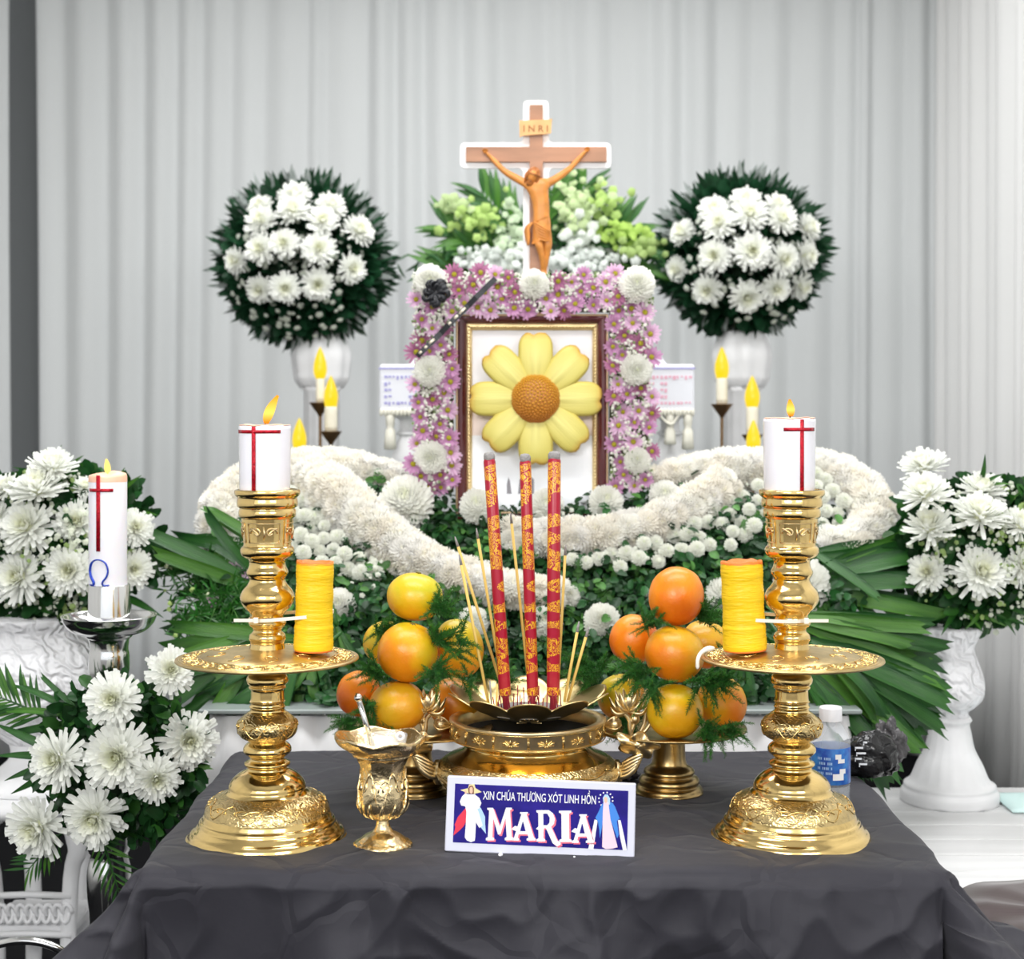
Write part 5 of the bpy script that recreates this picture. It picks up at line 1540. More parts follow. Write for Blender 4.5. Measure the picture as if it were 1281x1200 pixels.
# wispy greens and tiny pale buds at the left shoulder
P = []; N = []; Sz = []; C = []; P2 = []; N2 = []; S2 = []; C2 = []
mbst = MB()
for i in range(90):
    b = mound(r.uniform(270, 345), r.uniform(720, 800), 0.0)
    e = mound(r.uniform(205, 345), r.uniform(690, 810), r.uniform(0.02, 0.08))
    pts = spline([b, (b + e) / 2 + Vector((0, -0.02, 0.02)), e], 6)
    v, f = g_tube(pts, 0.0009, 4); mbst.add(v, f)
    for p in pts[2:]:
        for q in range(3):
            P.append(p); N.append((r.uniform(-1, 1), -0.7, r.uniform(-1, 1))); Sz.append(r.uniform(0.015, 0.03)); C.append((0.03, 0.11 + 0.08 * r.random(), 0.02))
    if i % 2 == 0:
        P2.append(e); N2.append((0, -1, 0.5)); S2.append(r.uniform(0.006, 0.012)); C2.append((0.55, 0.72, 0.25) if i % 4 else (0.85, 0.88, 0.62))
obj('fine_stems', mbst, 'palm_light', arr)
tv2, tf2 = leaf_template('blade'); scatter('fine_leaves', tv2, tf2, P, N, Sz, C, 'leaf', arr)
tv3, tf3 = leaf_template('blossom'); scatter('green_buds', tv3, tf3, P2, N2, S2, C2, 'petal', arr)

for (x, y, rr, lift) in ((509, 627, 34, 0.07), (598, 633, 23, 0.07), (683, 632, 22, 0.06), (757, 628, 22, 0.07), (832, 620, 20, 0.07), (424, 756, 22, 0.05), (592, 777, 20, 0.06), (681, 780, 22, 0.05), (753, 776, 23, 0.06),
                         (905, 744, 23, 0.05), (1003, 730, 36, 0.05), (711, 745, 15, 0.05), (318, 702, 20, 0.02), (815, 745, 12, 0.02)):
    Yv = depth_of(y, lift)
    flower(random.choice(POM), at(x, y, Yv) - MN * 0.25 * rr * Yv / F, (0, -0.85, 0.5), rr * Yv / F * 1.02, arr)
dz = flower(DAISY[2], at(297, 718, 2.85), (-0.3, -1, 0.3), 0.024, arr, 'daisy'); link('daisy_center', EYE, None, dz)
dz = flower(DAISY[2], at(266, 752, 2.80), (-0.3, -1, 0.3), 0.013, arr, 'daisy'); link('daisy_center', EYE, None, dz)
# small filler blossoms
P = []; N = []; S2 = []; C = []
for (cx, cy, rx, ry, n) in ((455, 705, 22, 24, 90), (475, 690, 14, 14, 40), (700, 640, 20, 10, 20), (800, 690, 60, 12, 60), (400, 640, 30, 30, 50), (1000, 610, 50, 15, 30), (700, 598, 40, 10, 25)):
    for i in range(n):
        P.append(mound(cx + r.gauss(0, rx * 0.6), cy + r.gauss(0, ry * 0.6), r.uniform(0.03, 0.07))); N.append((r.uniform(-.4, .4), -1, 0.5 + r.uniform(-.3, .4))); S2.append(r.uniform(0.007, 0.014)); C.append((0.85, 0.87, 0.76))
scatter('filler_blossoms', tv3, tf3, P, N, S2, C, 'petal', arr)
# button mums
def buttons(poly, n, lift, seed, mind):
    rr = random.Random(seed); pts = []
    xs = [p[0] for p in poly]; ys = [p[1] for p in poly]; tries = 0
    while len(pts) < n and tries < 6000:
        tries += 1
        x = rr.uniform(min(xs), max(xs)); y = rr.uniform(min(ys), max(ys))
        if not inside(x, y, poly) or any((x - a) ** 2 + (y - b_) ** 2 < mind ** 2 for a, b_ in pts): continue
        pts.append((x, y))
        Yv = depth_of(y, lift + rr.uniform(-0.015, 0.015))
        flower(rr.choice(BUT), at(x, y, Yv), (rr.uniform(-0.3, 0.3), -0.85, 0.5), rr.uniform(8.2, 10.5) * Yv / F, arr, 'button_mum')
buttons([(340, 612), (375, 608), (400, 650), (440, 690), (475, 722), (450, 722), (400, 705), (365, 690), (340, 660)], 60, 0.06, 1, 14.5)
buttons([(820, 676), (870, 655), (925, 610), (955, 605), (960, 640), (950, 672), (880, 694), (830, 704), (760, 712), (705, 708), (700, 694), (770, 692)], 80, 0.06, 2, 14.5)
buttons([(1015, 592), (1045, 600), (1062, 632), (1050, 660), (1015, 668), (1005, 640)], 26, 0.06, 3, 14)
buttons([(320, 612), (345, 600), (345, 660), (320, 672), (300, 640)], 12, 0.05, 4, 15)

# white garlands of packed heads
def garland(label, branches, seed):
    t = thing('flower_garland', (0, 0, 0), label, 'garland', 'white chrysanthemum garlands')
    rr = random.Random(seed); cnt = 0
    for bi, br in enumerate(branches):
        pts = [at(x, y, depth_of(y, l)) for (x, y, w, l) in br]
        sp = spline(pts, 60)
        ws = [w * depth_of(y, l) / F for (x, y, w, l) in br]
        mb = MB(); m = len(br) - 1
        rad = [float(np.interp(i / 60 * m, range(m + 1), ws)) for i in range(61)]
        v, f = g_tube(sp, [x * 0.80 for x in rad], 14); mb.add(v, f); core = obj('garland_core', mb, 'flower_core', t)
        s = 0; acc = 0
        step = 0.021
        for i in range(60):
            seg = (sp[i + 1] - sp[i]).length; acc += seg
            if acc < step: continue
            acc -= step
            T = (sp[i + 1] - sp[i]).normalized(); R_ = rad[i]
            A = T.cross(MN).normalized(); B = A.cross(T)
            if B.dot(MN) < 0: B = -B
            k = max(3, int(PI * 1.25 * R_ / 0.024))
            for j in range(k):
                an = math.radians(-112 + 224 * (j + 0.5 * (i % 2)) / (k - 0.5)) + rr.uniform(-0.1, 0.1)
                nn = B * math.cos(an) + A * math.sin(an)
                p = sp[i] + nn * R_ * 0.74 + T * rr.uniform(-0.005, 0.005)
                flower(rr.choice(GARL), p, nn, rr.uniform(0.019, 0.025), core, 'chrysanthemum', 0.22, squash=0.9); cnt += 1
    return t, cnt
_, c1 = garland('white chrysanthemum garland on the left, curling round a cluster of button mums',
        [[(708, 748, 13, .05), (648, 740, 18, .05), (576, 724, 21, .05), (512, 696, 26, .05), (458, 657, 32, .05), (418, 622, 34, .05), (388, 598, 24, .03)],
         [(510, 602, 9, .02), (468, 594, 16, .02), (415, 588, 23, .02), (362, 592, 24, .03), (315, 606, 25, .03), (281, 634, 26, .03), (278, 668, 23, .03), (302, 692, 16, .03)]], 5)
_, c2 = garland('white chrysanthemum garland on the right, passing behind the brass candlestick',
        [[(632, 668, 10, .05), (665, 673, 16, .05), (710, 672, 18, .05), (760, 670, 19, .05), (815, 657, 20, .05), (862, 638, 21, .05), (905, 608, 23, .05)],
         [(815, 604, 8, .03), (850, 595, 15, .03), (905, 588, 20, .03), (960, 586, 21, .03), (1010, 586, 19, .03), (1056, 600, 22, .03), (1088, 630, 27, .03), (1090, 664, 27, .04), (1058, 688, 22, .04), (1024, 682, 18, .04)]], 6)
print('garland heads', c1, c2)

# palm fronds at both sides
fr = lambda L_, Y: [at(x + random.uniform(-6, 6) , y + random.uniform(-6, 6), Y + random.uniform(-0.03, 0.03)) for x, y in L_] + [at(x + random.uniform(-25, 25), y + random.uniform(-25, 25), Y + random.uniform(0.0, 0.05)) for x, y in L_]
palm_fan(arr, at(345, 745, 2.86), fr([(188, 655), (196, 690), (205, 735), (222, 775), (200, 640 + 20), (246, 640)], 2.80))
palm_fan(arr, at(360, 700, 2.9), fr([(250, 625), (225, 655), (190, 700)], 2.86), 1.0)
palm_fan(arr, at(385, 800, 2.72), fr([(205, 790), (200, 850), (228, 895), (255, 860), (215, 825)], 2.62))
palm_fan(arr, at(400, 815, 2.68), fr([(282, 955), (300, 900), (245, 905), (330, 880)], 2.6))
palm_fan(arr, at(385, 780, 2.7), fr([(395, 915), (350, 890), (425, 900), (375, 905)], 2.6), 0.9)
palm_fan(arr, at(420, 780, 2.7), fr([(440, 890), (470, 870), (410, 880)], 2.66), 0.9)
palm_fan(arr, at(985, 735, 2.86), fr([(1185, 680), (1200, 722), (1180, 762), (1160, 672), (1110, 690)], 2.8))
palm_fan(arr, at(980, 700, 2.88), fr([(1140, 672), (1190, 700), (1120, 720)], 2.84), 1.1)
palm_fan(arr, at(970, 770, 2.76), fr([(1165, 790), (1186, 815), (1150, 775), (1175, 845), (1140, 800)], 2.66))
palm_fan(arr, at(960, 790, 2.72), fr([(1190, 855), (1194, 880), (1150, 860), (1182, 905), (1165, 870)], 2.62), 1.0)
palm_fan(arr, at(965, 800, 2.7), fr([(1155, 930), (1130, 905), (1100, 935), (1135, 960), (1085, 960)], 2.58), 1.1)
palm_fan(arr, at(985, 810, 2.68), fr([(1125, 985), (1095, 1000), (1080, 955), (1110, 960), (1060, 930)], 2.56), 1.0)
palm_fan(arr, at(1010, 800, 2.66), fr([(1190, 885), (1165, 925), (1140, 900), (1120, 870)], 2.56), 1.1)
palm_fan(arr, at(330, 790, 2.72), fr([(195, 830), (215, 880), (250, 930), (240, 850)], 2.6), 1.1)
palm_fan(arr, at(930, 800, 2.68), fr([(950, 950), (905, 945), (930, 930)], 2.58), 0.8)
palm_fan(arr, at(1000, 680, 2.9), fr([(1100, 740), (1060, 770), (1120, 790)], 2.78), 1.0)

# ================================================================== portrait, its flower border, ribbon and flower sticker
YP = 3.02; SP = YP / F
TILT = 0.0
def pp(px, py, dy=0.0): return at(px, py, YP + dy)
po = thing('portrait_frame', pp(665.5, 615), 'mahogany portrait frame with a gold beaded inner edge and pale print', 'picture frame')
def rel(px, py): return ((px - 665.5) * SP, (615 - py) * SP)
def frame_ring(name, o0, o1, ytop_o, ytop_i, xo0, xo1, xi0, xi1, yb, d0, d1, mat):
    """mitred moulding: four members, each a solid of its own"""
    A = [rel(xo0, ytop_o), rel(xo1, ytop_o), rel(xo1, yb + (ytop_i - ytop_o)), rel(xo0, yb + (ytop_i - ytop_o))]
    B = [rel(xi0, ytop_i), rel(xi1, ytop_i), rel(xi1, yb), rel(xi0, yb)]
    for k in range(4):
        k2 = (k + 1) % 4
        q = [A[k], A[k2], B[k2], B[k]]
        n = 5; v = []; f = []
        for i in range(n):
            t_ = i / (n - 1)
            dep = d0 + (d1 - d0) * t_ - 0.004 * math.sin(PI * t_)
            for (a, b_) in ((q[0], q[3]), (q[1], q[2])):
                v.append((a[0] + (b_[0] - a[0]) * t_, dep, a[1] + (b_[1] - a[1]) * t_))
        m = len(v)
        v += [(x, 0.02, z) for x, y, z in v]
        for i in range(n - 1):
            a = i * 2; f.append((a, a + 1, a + 3, a + 2)); f.append((m + a, m + a + 2, m + a + 3, m + a + 1))
            f.append((a, a + 2, m + a + 2, m + a)); f.append((a + 1, m + a + 1, m + a + 3, a + 3))
        f.append((0, m, m + 1, 1)); e = (n - 1) * 2; f.append((e, e + 1, m + e + 1, m + e))
        mb = MB(); mb.add(v, f); obj(name, mb, mat, po, False)
frame_ring('outer_lip', 0, 0, 393, 396, 570, 761, 573, 758, 640, -0.004, -0.008, 'frame_tan')
frame_ring('mahogany_rail', 0, 0, 396, 405, 573, 758, 584, 747, 640, -0.010, -0.004, 'mahogany')
frame_ring('gold_rail', 0, 0, 405, 413, 584, 747, 590.5, 741, 640, -0.004, -0.001, 'frame_gold')
mb = MB()
for (a, b_) in (((587, 409), (744, 409)), ((587, 409), (587, 640)), ((744, 409), (744, 640))):
    n = int(math.dist(a, b_) / 4.2)
    for i in range(n + 1):
        x, z = rel(a[0] + (b_[0] - a[0]) * i / n, a[1] + (b_[1] - a[1]) * i / n)
        v, f = g_ellipsoid((x, -0.0055, z), (0.0027, 0.0025, 0.0027), 8, 5); mb.add(v, f)
tag(obj('gold_beading', mb, 'frame_gold', po), kind='stuff')
x0, z0 = rel(590, 642); x1, z1 = rel(742, 412)
mb = MB(); v, f = g_box(x0, x1, 0.004, 0.008, z0, z1); mb.add(v, f); obj('portrait_print', mb, 'photo_print', po, False)
xa, za = rel(590, 642); xb, zb = rel(742, 545)
mb = MB(); v, f = g_box(xa, xb, 0.0035, 0.004, za, zb); mb.add(v, f); obj('portrait_garment', mb, 'photo_lower', po, False)
xa, za = rel(590, 545); xb, zb = rel(742, 515)
mb = MB(); v, f = g_box(xa, xb, 0.0035, 0.004, za, zb); mb.add(v, f); obj('portrait_shoulders', mb, 'photo_warm', po, False)
mb = MB(); v, f = g_prism([rel(634, 618), rel(640, 618), rel(638, 602), rel(636, 597), rel(634, 606)], 0.0030, 0.0035); mb.add(v, f); v, f = g_prism([rel(648, 618), rel(668, 618), rel(668, 600), rel(658, 590), rel(650, 600)], 0.003, 0.0035); mb.add(v, f)
obj('portrait_shadowed_folds', mb, 'print_grey', po, False)
# easel strut that holds the frame
mb = MB(); v, f = g_box(-0.02, 0.02, 0.02, 0.03, 0.80 - pp(665, 615).z, 0.2); mb.add(v, f); obj('back_strut', mb, 'mahogany', po, False)

# overlaid flower sticker, built as a solid bloom on an added pin
yf = thing('flower_sticker', pp(670, 499, -0.03), 'large yellow eight-petalled flower sticker with brown centre over the portrait', 'flower')
def big_petal(seed, notch):
    rr = random.Random(seed); v = []; f = []; c = []
    nr, nw = 16, 11
    Lp = 82 * SP
    for i in range(nr + 1):
        t = i / nr
        w = (11 + 10.5 * min(1, t * 1.9) ** 0.9) * SP
        if t > 0.70: w *= math.sqrt(max(0.0, 1 - ((t - 0.70) / 0.345) ** 2.6))
        for j in range(nw):
            s = -1 + 2 * j / (nw - 1)
            y = (0.14 + 0.86 * t) * Lp
            if t > 0.8:
                y -= (t - 0.8) * 5 * (0.035 * math.exp(-((s - notch) / 0.28) ** 2)) * Lp
            ridge = 0.0022 * math.cos(s * 5.2 * PI / 2) * (1 - 0.5 * t) 
            z = 0.006 + 0.006 * math.sin(PI * t) - 0.006 * s * s + ridge * 0.45 - 0.010 * max(0, t - 0.8)
            v.append((s * w, y, z))
            k = max(0, (t - 0.86) / 0.14) ** 1.5 * 0.8 + max(0, abs(s) - 0.86) * 1.6 * (0.3 + t * 0.7)
            base = (0.62, 0.53, 0.12); tip = (0.60, 0.30, 0.04); pale = (0.76, 0.70, 0.24)
            m = math.sin(PI * t) * 0.8 * (1 - abs(s))
            col = [base[q] + (pale[q] - base[q]) * m for q in range(3)]
            col = [col[q] + (tip[q] - col[q]) * min(1, k) for q in range(3)]
            vein = max(0, 1 - abs(abs(s) - 0.22) / 0.07) * max(0, 1 - t * 1.5)
            col = [col[q] * (1 - 0.35 * vein * (1, 1.1, 1.3)[q] * 0.8) for q in range(3)]
            c.append(col)
    for i in range(nr):
        for j in range(nw - 1):
            a = i * nw + j; f.append((a, a + 1, a + nw + 1, a + nw))
    mb = MB(); mb.add(v, f, c); return mb
for k in range(8):
    o = obj('petal', big_petal(k, random.choice((-0.2, 0.0, 0.25))), 'yellow_petal', yf)
    md = o.modifiers.new('thick', 'SOLIDIFY'); md.thickness = 0.002; md.offset = -1
    o.matrix_local = Matrix.Rotation(PI / 2, 4, 'X') @ Matrix.Rotation(-k * PI / 4, 4, 'Z') @ Matrix.Translation((0, 0, 0.0015 * (k % 2)))
mb = MB(); v, f = g_ellipsoid((0, 0, 0), (29 * SP, 29 * SP, 15 * SP), 32, 14); mb.add(v, f, (0.45, 0.17, 0.02))
o = obj('flower_disc', mb, 'seed_brown', yf); o.matrix_local = Matrix.Rotation(PI / 2, 4, 'X') @ Matrix.Translation((0, 0, 0.006))
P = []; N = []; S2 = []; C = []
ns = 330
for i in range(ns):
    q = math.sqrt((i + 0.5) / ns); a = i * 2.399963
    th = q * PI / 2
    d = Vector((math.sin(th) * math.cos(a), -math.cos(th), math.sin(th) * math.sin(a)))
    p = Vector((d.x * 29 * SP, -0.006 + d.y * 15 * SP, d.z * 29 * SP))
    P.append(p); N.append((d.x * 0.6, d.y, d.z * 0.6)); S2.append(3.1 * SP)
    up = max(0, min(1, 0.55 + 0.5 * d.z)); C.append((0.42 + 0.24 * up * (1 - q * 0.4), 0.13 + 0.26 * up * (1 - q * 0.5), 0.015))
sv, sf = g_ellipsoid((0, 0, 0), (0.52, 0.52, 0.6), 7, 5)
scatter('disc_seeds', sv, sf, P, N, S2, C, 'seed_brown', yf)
mb = MB(); v, f = g_tube([(0, 0, 0), (0, 0.03, 0)], 0.004, 8); mb.add(v, f); obj('pin', mb, 'palm', yf)

# floral border
bo = thing('floral_border', pp(667, 470, 0.0), 'rectangular border of pink daisies and white mums round the portrait', 'flower border')
BI = bo.location
def brel(px, py, dy): return pp(px, py, dy) - BI
for (a0, a1, b0, b1) in ((522, 815, 346, 390), (522, 567, 346, 618), (763, 812, 346, 612)):
    p0 = brel(a0, b1, 0.0); p1 = brel(a1, b0, 0.0)
    mb = MB(); v, f = g_box(p0.x, p1.x, 0.005, 0.035, p0.z, p1.z, 0.004); mb.add(v, f, (0.10, 0.12, 0.05)); obj('moss_backing', mb, 'leaf', bo, False)
whites = [(538, 352, 21), (668, 357, 19), (797, 358, 23), (538, 465, 20), (795, 463, 20), (540, 572, 21), (797, 577, 17)]
for (x, y, rr) in whites:
    flower(random.choice(POM), brel(x, y, -0.014), (0, -1, 0.12), rr * SP, bo, 'chrysanthemum')
rr_ = random.Random(77); pts = []
def in_border(x, y):
    return (516 < x < 818 and 341 < y < 390) or (516 < x < 566 and 341 < y < 614) or (764 < x < 816 and 341 < y < 610)
tries = 0
while tries < 9000 and len(pts) < 112:
    tries += 1
    x = rr_.uniform(516, 818); y = rr_.uniform(341, 614)
    if not in_border(x, y): continue
    if any((x - a) ** 2 + (y - b_) ** 2 < 15.5 ** 2 for a, b_ in pts): continue
    if any((x - a) ** 2 + (y - b_) ** 2 < (w + 3) ** 2 for a, b_, w in whites): continue
    left_gap = x < 566 and y > 400 and rr_.random() < 0.35
    if left_gap: continue
    pts.append((x, y))
    k = rr_.random()
    me = DAISY[1] if k < 0.3 else (DAISY[2] if k > 0.75 else DAISY[0])
    fl = flower(me, brel(x, y, -0.008 - rr_.uniform(0, 0.012)), (rr_.uniform(-.25, .25), -1, rr_.uniform(-.1, .3)), rr_.uniform(10.5, 14.5) * SP, bo, 'daisy')
    link('daisy_center', EYE, None, fl)
P = []; N = []; S2 = []; C = []
while len(P) < 2600:
    x = rr_.uniform(514, 820); y = rr_.uniform(338, 616)
    if not in_border(x, y): continue
    if any((x - a) ** 2 + (y - b_) ** 2 < 50 for a, b_ in pts): continue
    P.append(brel(x, y, -0.008 - rr_.uniform(0, 0.020))); N.append((rr_.uniform(-.6, .6), -1, rr_.uniform(-.6, .6))); S2.append(rr_.uniform(0.004, 0.0085))
    C.append((0.86, 0.87, 0.78) if rr_.random() < 0.8 else (0.25, 0.35, 0.14))
scatter('filler_blossoms', tv3, tf3, P, N, S2, C, 'petal', bo)

# mourning ribbon and bow
rb_ = thing('mourning_ribbon', (0, 0, 0), 'black and cream ribbon stretched across the top left border corner', 'ribbon')
a = at(522, 446, YP - 0.045); b_ = at(620, 348, YP - 0.045)
d = (b_ - a).normalized(); nrm_ = Vector((0, -1, 0)); sd = d.cross(nrm_)
def strip(name, mat, o0, o1, dep, t0=0, t1=1):
    mb = MB(); v = []; f = []
    n = 20
    for i in range(n + 1):
        p = a + (b_ - a) * (t0 + (t1 - t0) * i / n) + nrm_ * (dep + 0.003 * math.sin(i * 0.9))
        for w in (o0, o1):
            v.append(p + sd * w); v.append(p + sd * w - nrm_ * 0.0008)
    for i in range(n):
        k = i * 4
        f += [(k, k + 2, k + 6, k + 4), (k + 1, k + 5, k + 7, k + 3), (k, k + 4, k + 5, k + 1), (k + 2, k + 3, k + 7, k + 6)]
    mb.add(v, f); return obj(name, mb, mat, rb_, False)
strip('black_band', 'ribbon_black', -0.0055, 0.0055, 0.0)
for (t0, t1) in ((0.03, 0.22), (0.40, 0.62)):
    strip('cream_stripe', 'ribbon_white', -0.0035, 0.001, 0.0016, t0, t1)
bw = thing('black_bow', at(545, 367, YP - 0.055), 'small ruffled black bow on the white mum at the border corner', 'bow')
for k in range(16):
    a0 = 2 * PI * k / 7.3 + 0.2
    pts_ = [Vector((0, 0, 0))]
    L_ = (0.020, 0.014, 0.024)[k % 3]
    loop = spline([(0, 0, 0), (math.cos(a0) * L_, -0.008, math.sin(a0) * L_), (math.cos(a0 + 0.5) * L_ * 0.9, -0.012, math.sin(a0 + 0.5) * L_ * 0.9), (0, -0.004, 0)], 14)
    mb = MB(); v, f = g_tube(loop, 0.0058, 8, flat=0.5); mb.add(v, f); obj('loop', mb, 'ribbon_black', bw)
mb = MB(); v, f = g_ellipsoid((0, -0.006, 0), (0.006, 0.005, 0.006), 10, 8); mb.add(v, f); obj('knot', mb, 'ribbon_black', bw)

# ================================================================== crucifix
YK = 3.16; SK = YK / F
kz = thing('crucifix', at(671, 345, YK), 'carved crucifix with white outlined cross standing above the portrait border', 'crucifix')
KB = kz.location
def kr(px, py, dy=0.0): return at(px, py, YK) - KB + Vector((0, dy, 0))
def k2(px, py): q = kr(px, py); return (q.x, q.z)
def cross_poly(ax0, ax1, ay0, ay1, ux0, ux1, top, bot, rc):
    """rounded outline of a cross in pixels"""
    pts = [(ux0, top), (ux1, top), (ux1, ay0), (ax1, ay0), (ax1, ay1), (ux1, ay1), (ux1, bot), (ux0, bot), (ux0, ay1), (ax0, ay1), (ax0, ay0), (ux0, ay0)]
    out = []
    n = len(pts)
    for i in range(n):
        p = Vector(pts[i]); a_ = Vector(pts[i - 1]); b2 = Vector(pts[(i + 1) % n])
        d1 = (a_ - p).normalized(); d2 = (b2 - p).normalized(); r_ = rc
        if rc <= 0: out.append(tuple(p)); continue
        for k in range(5):
            t_ = k / 4
            q = (p + d1 * r_) * (1 - t_) ** 2 + p * 2 * t_ * (1 - t_) + (p + d2 * r_) * t_ * t_
            out.append(tuple(q))
    return out
bot = 600
pl = cross_poly(575.5, 764.5, 178, 210, 654.5, 686.5, 125, bot, 7)
mb = MB(); v, f = g_prism([k2(*p) for p in reversed(pl)], 0.004, 0.012); mb.add(v, f); obj('white_backing', mb, 'white_board', kz, False)
pl = cross_poly(583, 758.5, 184.5, 203, 662.5, 679, 132, bot, 0)
mb = MB(); v, f = g_prism([k2(*p) for p in reversed(pl)], -0.008, 0.005); mb.add(v, f); obj('wooden_cross', mb, 'wood_cross', kz, False)
pq = [k2(*p) for p in ((649.5, 152), (654, 152.5), (686, 151), (690.5, 150), (689, 168), (684, 169), (655, 171), (650, 173))]
mb = MB(); v, f = g_prism(list(reversed(pq)), -0.014, -0.008); mb.add(v, f); pla = obj('name_plaque', mb, 'wood_plaque', kz, False)
o = text_mesh('carved_letters', 'I N R I', 'wood_carved', pla, 0.0005, 0.0002, 0.019, 'CENTER')
q = kr(670, 166.5); o.location = (q.x, -0.0142, q.z); o.rotation_euler = (PI / 2, 0, 0)

def skin_fig(name, joints, edges, mat, parent, sub=2, root=0):
    me = bpy.data.meshes.new(name); me.from_pydata([tuple(j[0]) for j in joints], edges, [])
    o = link(name, me, mat, parent)
    sk = o.modifiers.new('skin', 'SKIN'); sk.use_smooth_shade = True; sk.branch_smoothing = 0.3
    if not me.skin_vertices: 
        try: me.attributes
        except Exception: pass
    for i, j in enumerate(joints):
        d_ = me.skin_vertices[0].data[i]; kk = 1.28 if i < 5 else (1.3 if i < 21 else 1.15); d_.radius = (j[1] * kk, (j[2] if len(j) > 2 else j[1]) * kk); d_.use_root = (i == root)
    sb = o.modifiers.new('sub', 'SUBSURF'); sb.levels = sub; sb.render_levels = sub
    return o
s_ = SK
def J(px, py, r1, dy=-0.016, r2=None): return (kr(px, py, dy), r1 * s_, (r2 if r2 else r1) * s_)
joints = [
 J(677, 286, 9.5, -.018, 6.5), J(677, 272, 9.3, -.018, 6.2), J(677, 258, 9.0, -.018, 6.0), J(674, 244, 11.0, -.019, 7), J(671, 234, 10.5, -.019, 6),   # 0-4 pelvis..upper chest
 J(668, 227, 4.5, -.021), J(666, 220, 4.8, -.024),                                                                                              # 5-6 neck, head root
 J(659, 232, 4.6, -.017), J(650, 227, 4.2, -.016), J(636, 219, 3.5, -.014), J(628, 213, 3.0, -.013), J(619, 203, 2.7, -.012), J(613, 197, 2.0, -.011), J(608, 192, 2.8, -.012, 1.4),  # left arm 7-13
 J(684, 230, 4.6, -.017), J(691, 228, 4.2, -.016), J(704, 219, 3.6, -.014), J(713, 212, 3.0, -.013), J(722, 202, 2.7, -.012), J(728, 195, 2.0, -.011), J(733, 190, 2.8, -.012, 1.4),  # right arm 14-20
 J(671, 294, 6.2, -.020), J(674, 308, 5.0, -.026), J(677, 318, 3.9, -.023), J(679, 330, 3.3, -.018), J(679, 340, 2.6, -.014), J(678, 346, 2.8, -.02),  # leg a 21-26
 J(684, 294, 6.2, -.018), J(685, 308, 5.0, -.022), J(684, 318, 3.9, -.018), J(682.5, 330, 3.2, -.014), J(681, 340, 2.6, -.012), J(682, 347, 2.6, -.018)]  # leg b 27-32
edges = [(0, 1), (1, 2), (2, 3), (3, 4), (4, 5), (5, 6), (4, 7), (7, 8), (8, 9), (9, 10), (10, 11), (11, 12), (12, 13), (4, 14), (14, 15), (15, 16), (16, 17), (17, 18), (18, 19), (19, 20),
         (0, 21), (21, 22), (22, 23), (23, 24), (24, 25), (25, 26), (0, 27), (27, 28), (28, 29), (29, 30), (30, 31), (31, 32)]
fig = skin_fig('carved_figure', joints, edges, 'wood_figure', kz)
for side, (hx, hy, dx, dy_) in enumerate(((608, 192, -0.62, 0.78), (733, 190, 0.65, 0.76))):
    mb = MB()
    base = kr(hx, hy, -0.012)
    ax = Vector((dx, 0, dy_)).normalized(); pr_ = Vector((ax.z, 0, -ax.x))
    for k, (of, ln) in enumerate(((-1.5, 5.0), (-0.5, 6.0), (0.5, 5.8), (1.5, 4.6))):
        pts_ = [base + pr_ * of * 1.1 * s_, base + pr_ * of * 1.35 * s_ + ax * ln * 0.55 * s_ + Vector((0, -0.002, 0)), base + pr_ * of * 1.3 * s_ + ax * ln * 0.9 * s_ + Vector((0, -0.006, 0))]
        v, f = g_tube(spline(pts_, 6), [0.9 * s_, 0.85 * s_, 0.8 * s_, 0.75 * s_, 0.7 * s_, 0.6 * s_, 0.35 * s_], 7); mb.add(v, f)
    sg = -1 if side == 0 else 1
    pts_ = [base - ax * 1.0 * s_, base + pr_ * (-sg) * 2.8 * s_ + Vector((0, -0.002, 0)) + ax * 0.8 * s_, base + pr_ * (-sg) * 3.4 * s_ + ax * 2.6 * s_ + Vector((0, -0.005, 0))]
    v, f = g_tube(spline(pts_, 6), [1.1 * s_, 1.0 * s_, 0.9 * s_, 0.85 * s_, 0.75 * s_, 0.6 * s_, 0.35 * s_], 7); mb.add(v, f)
    obj('fingers', mb, 'wood_figure', kz)
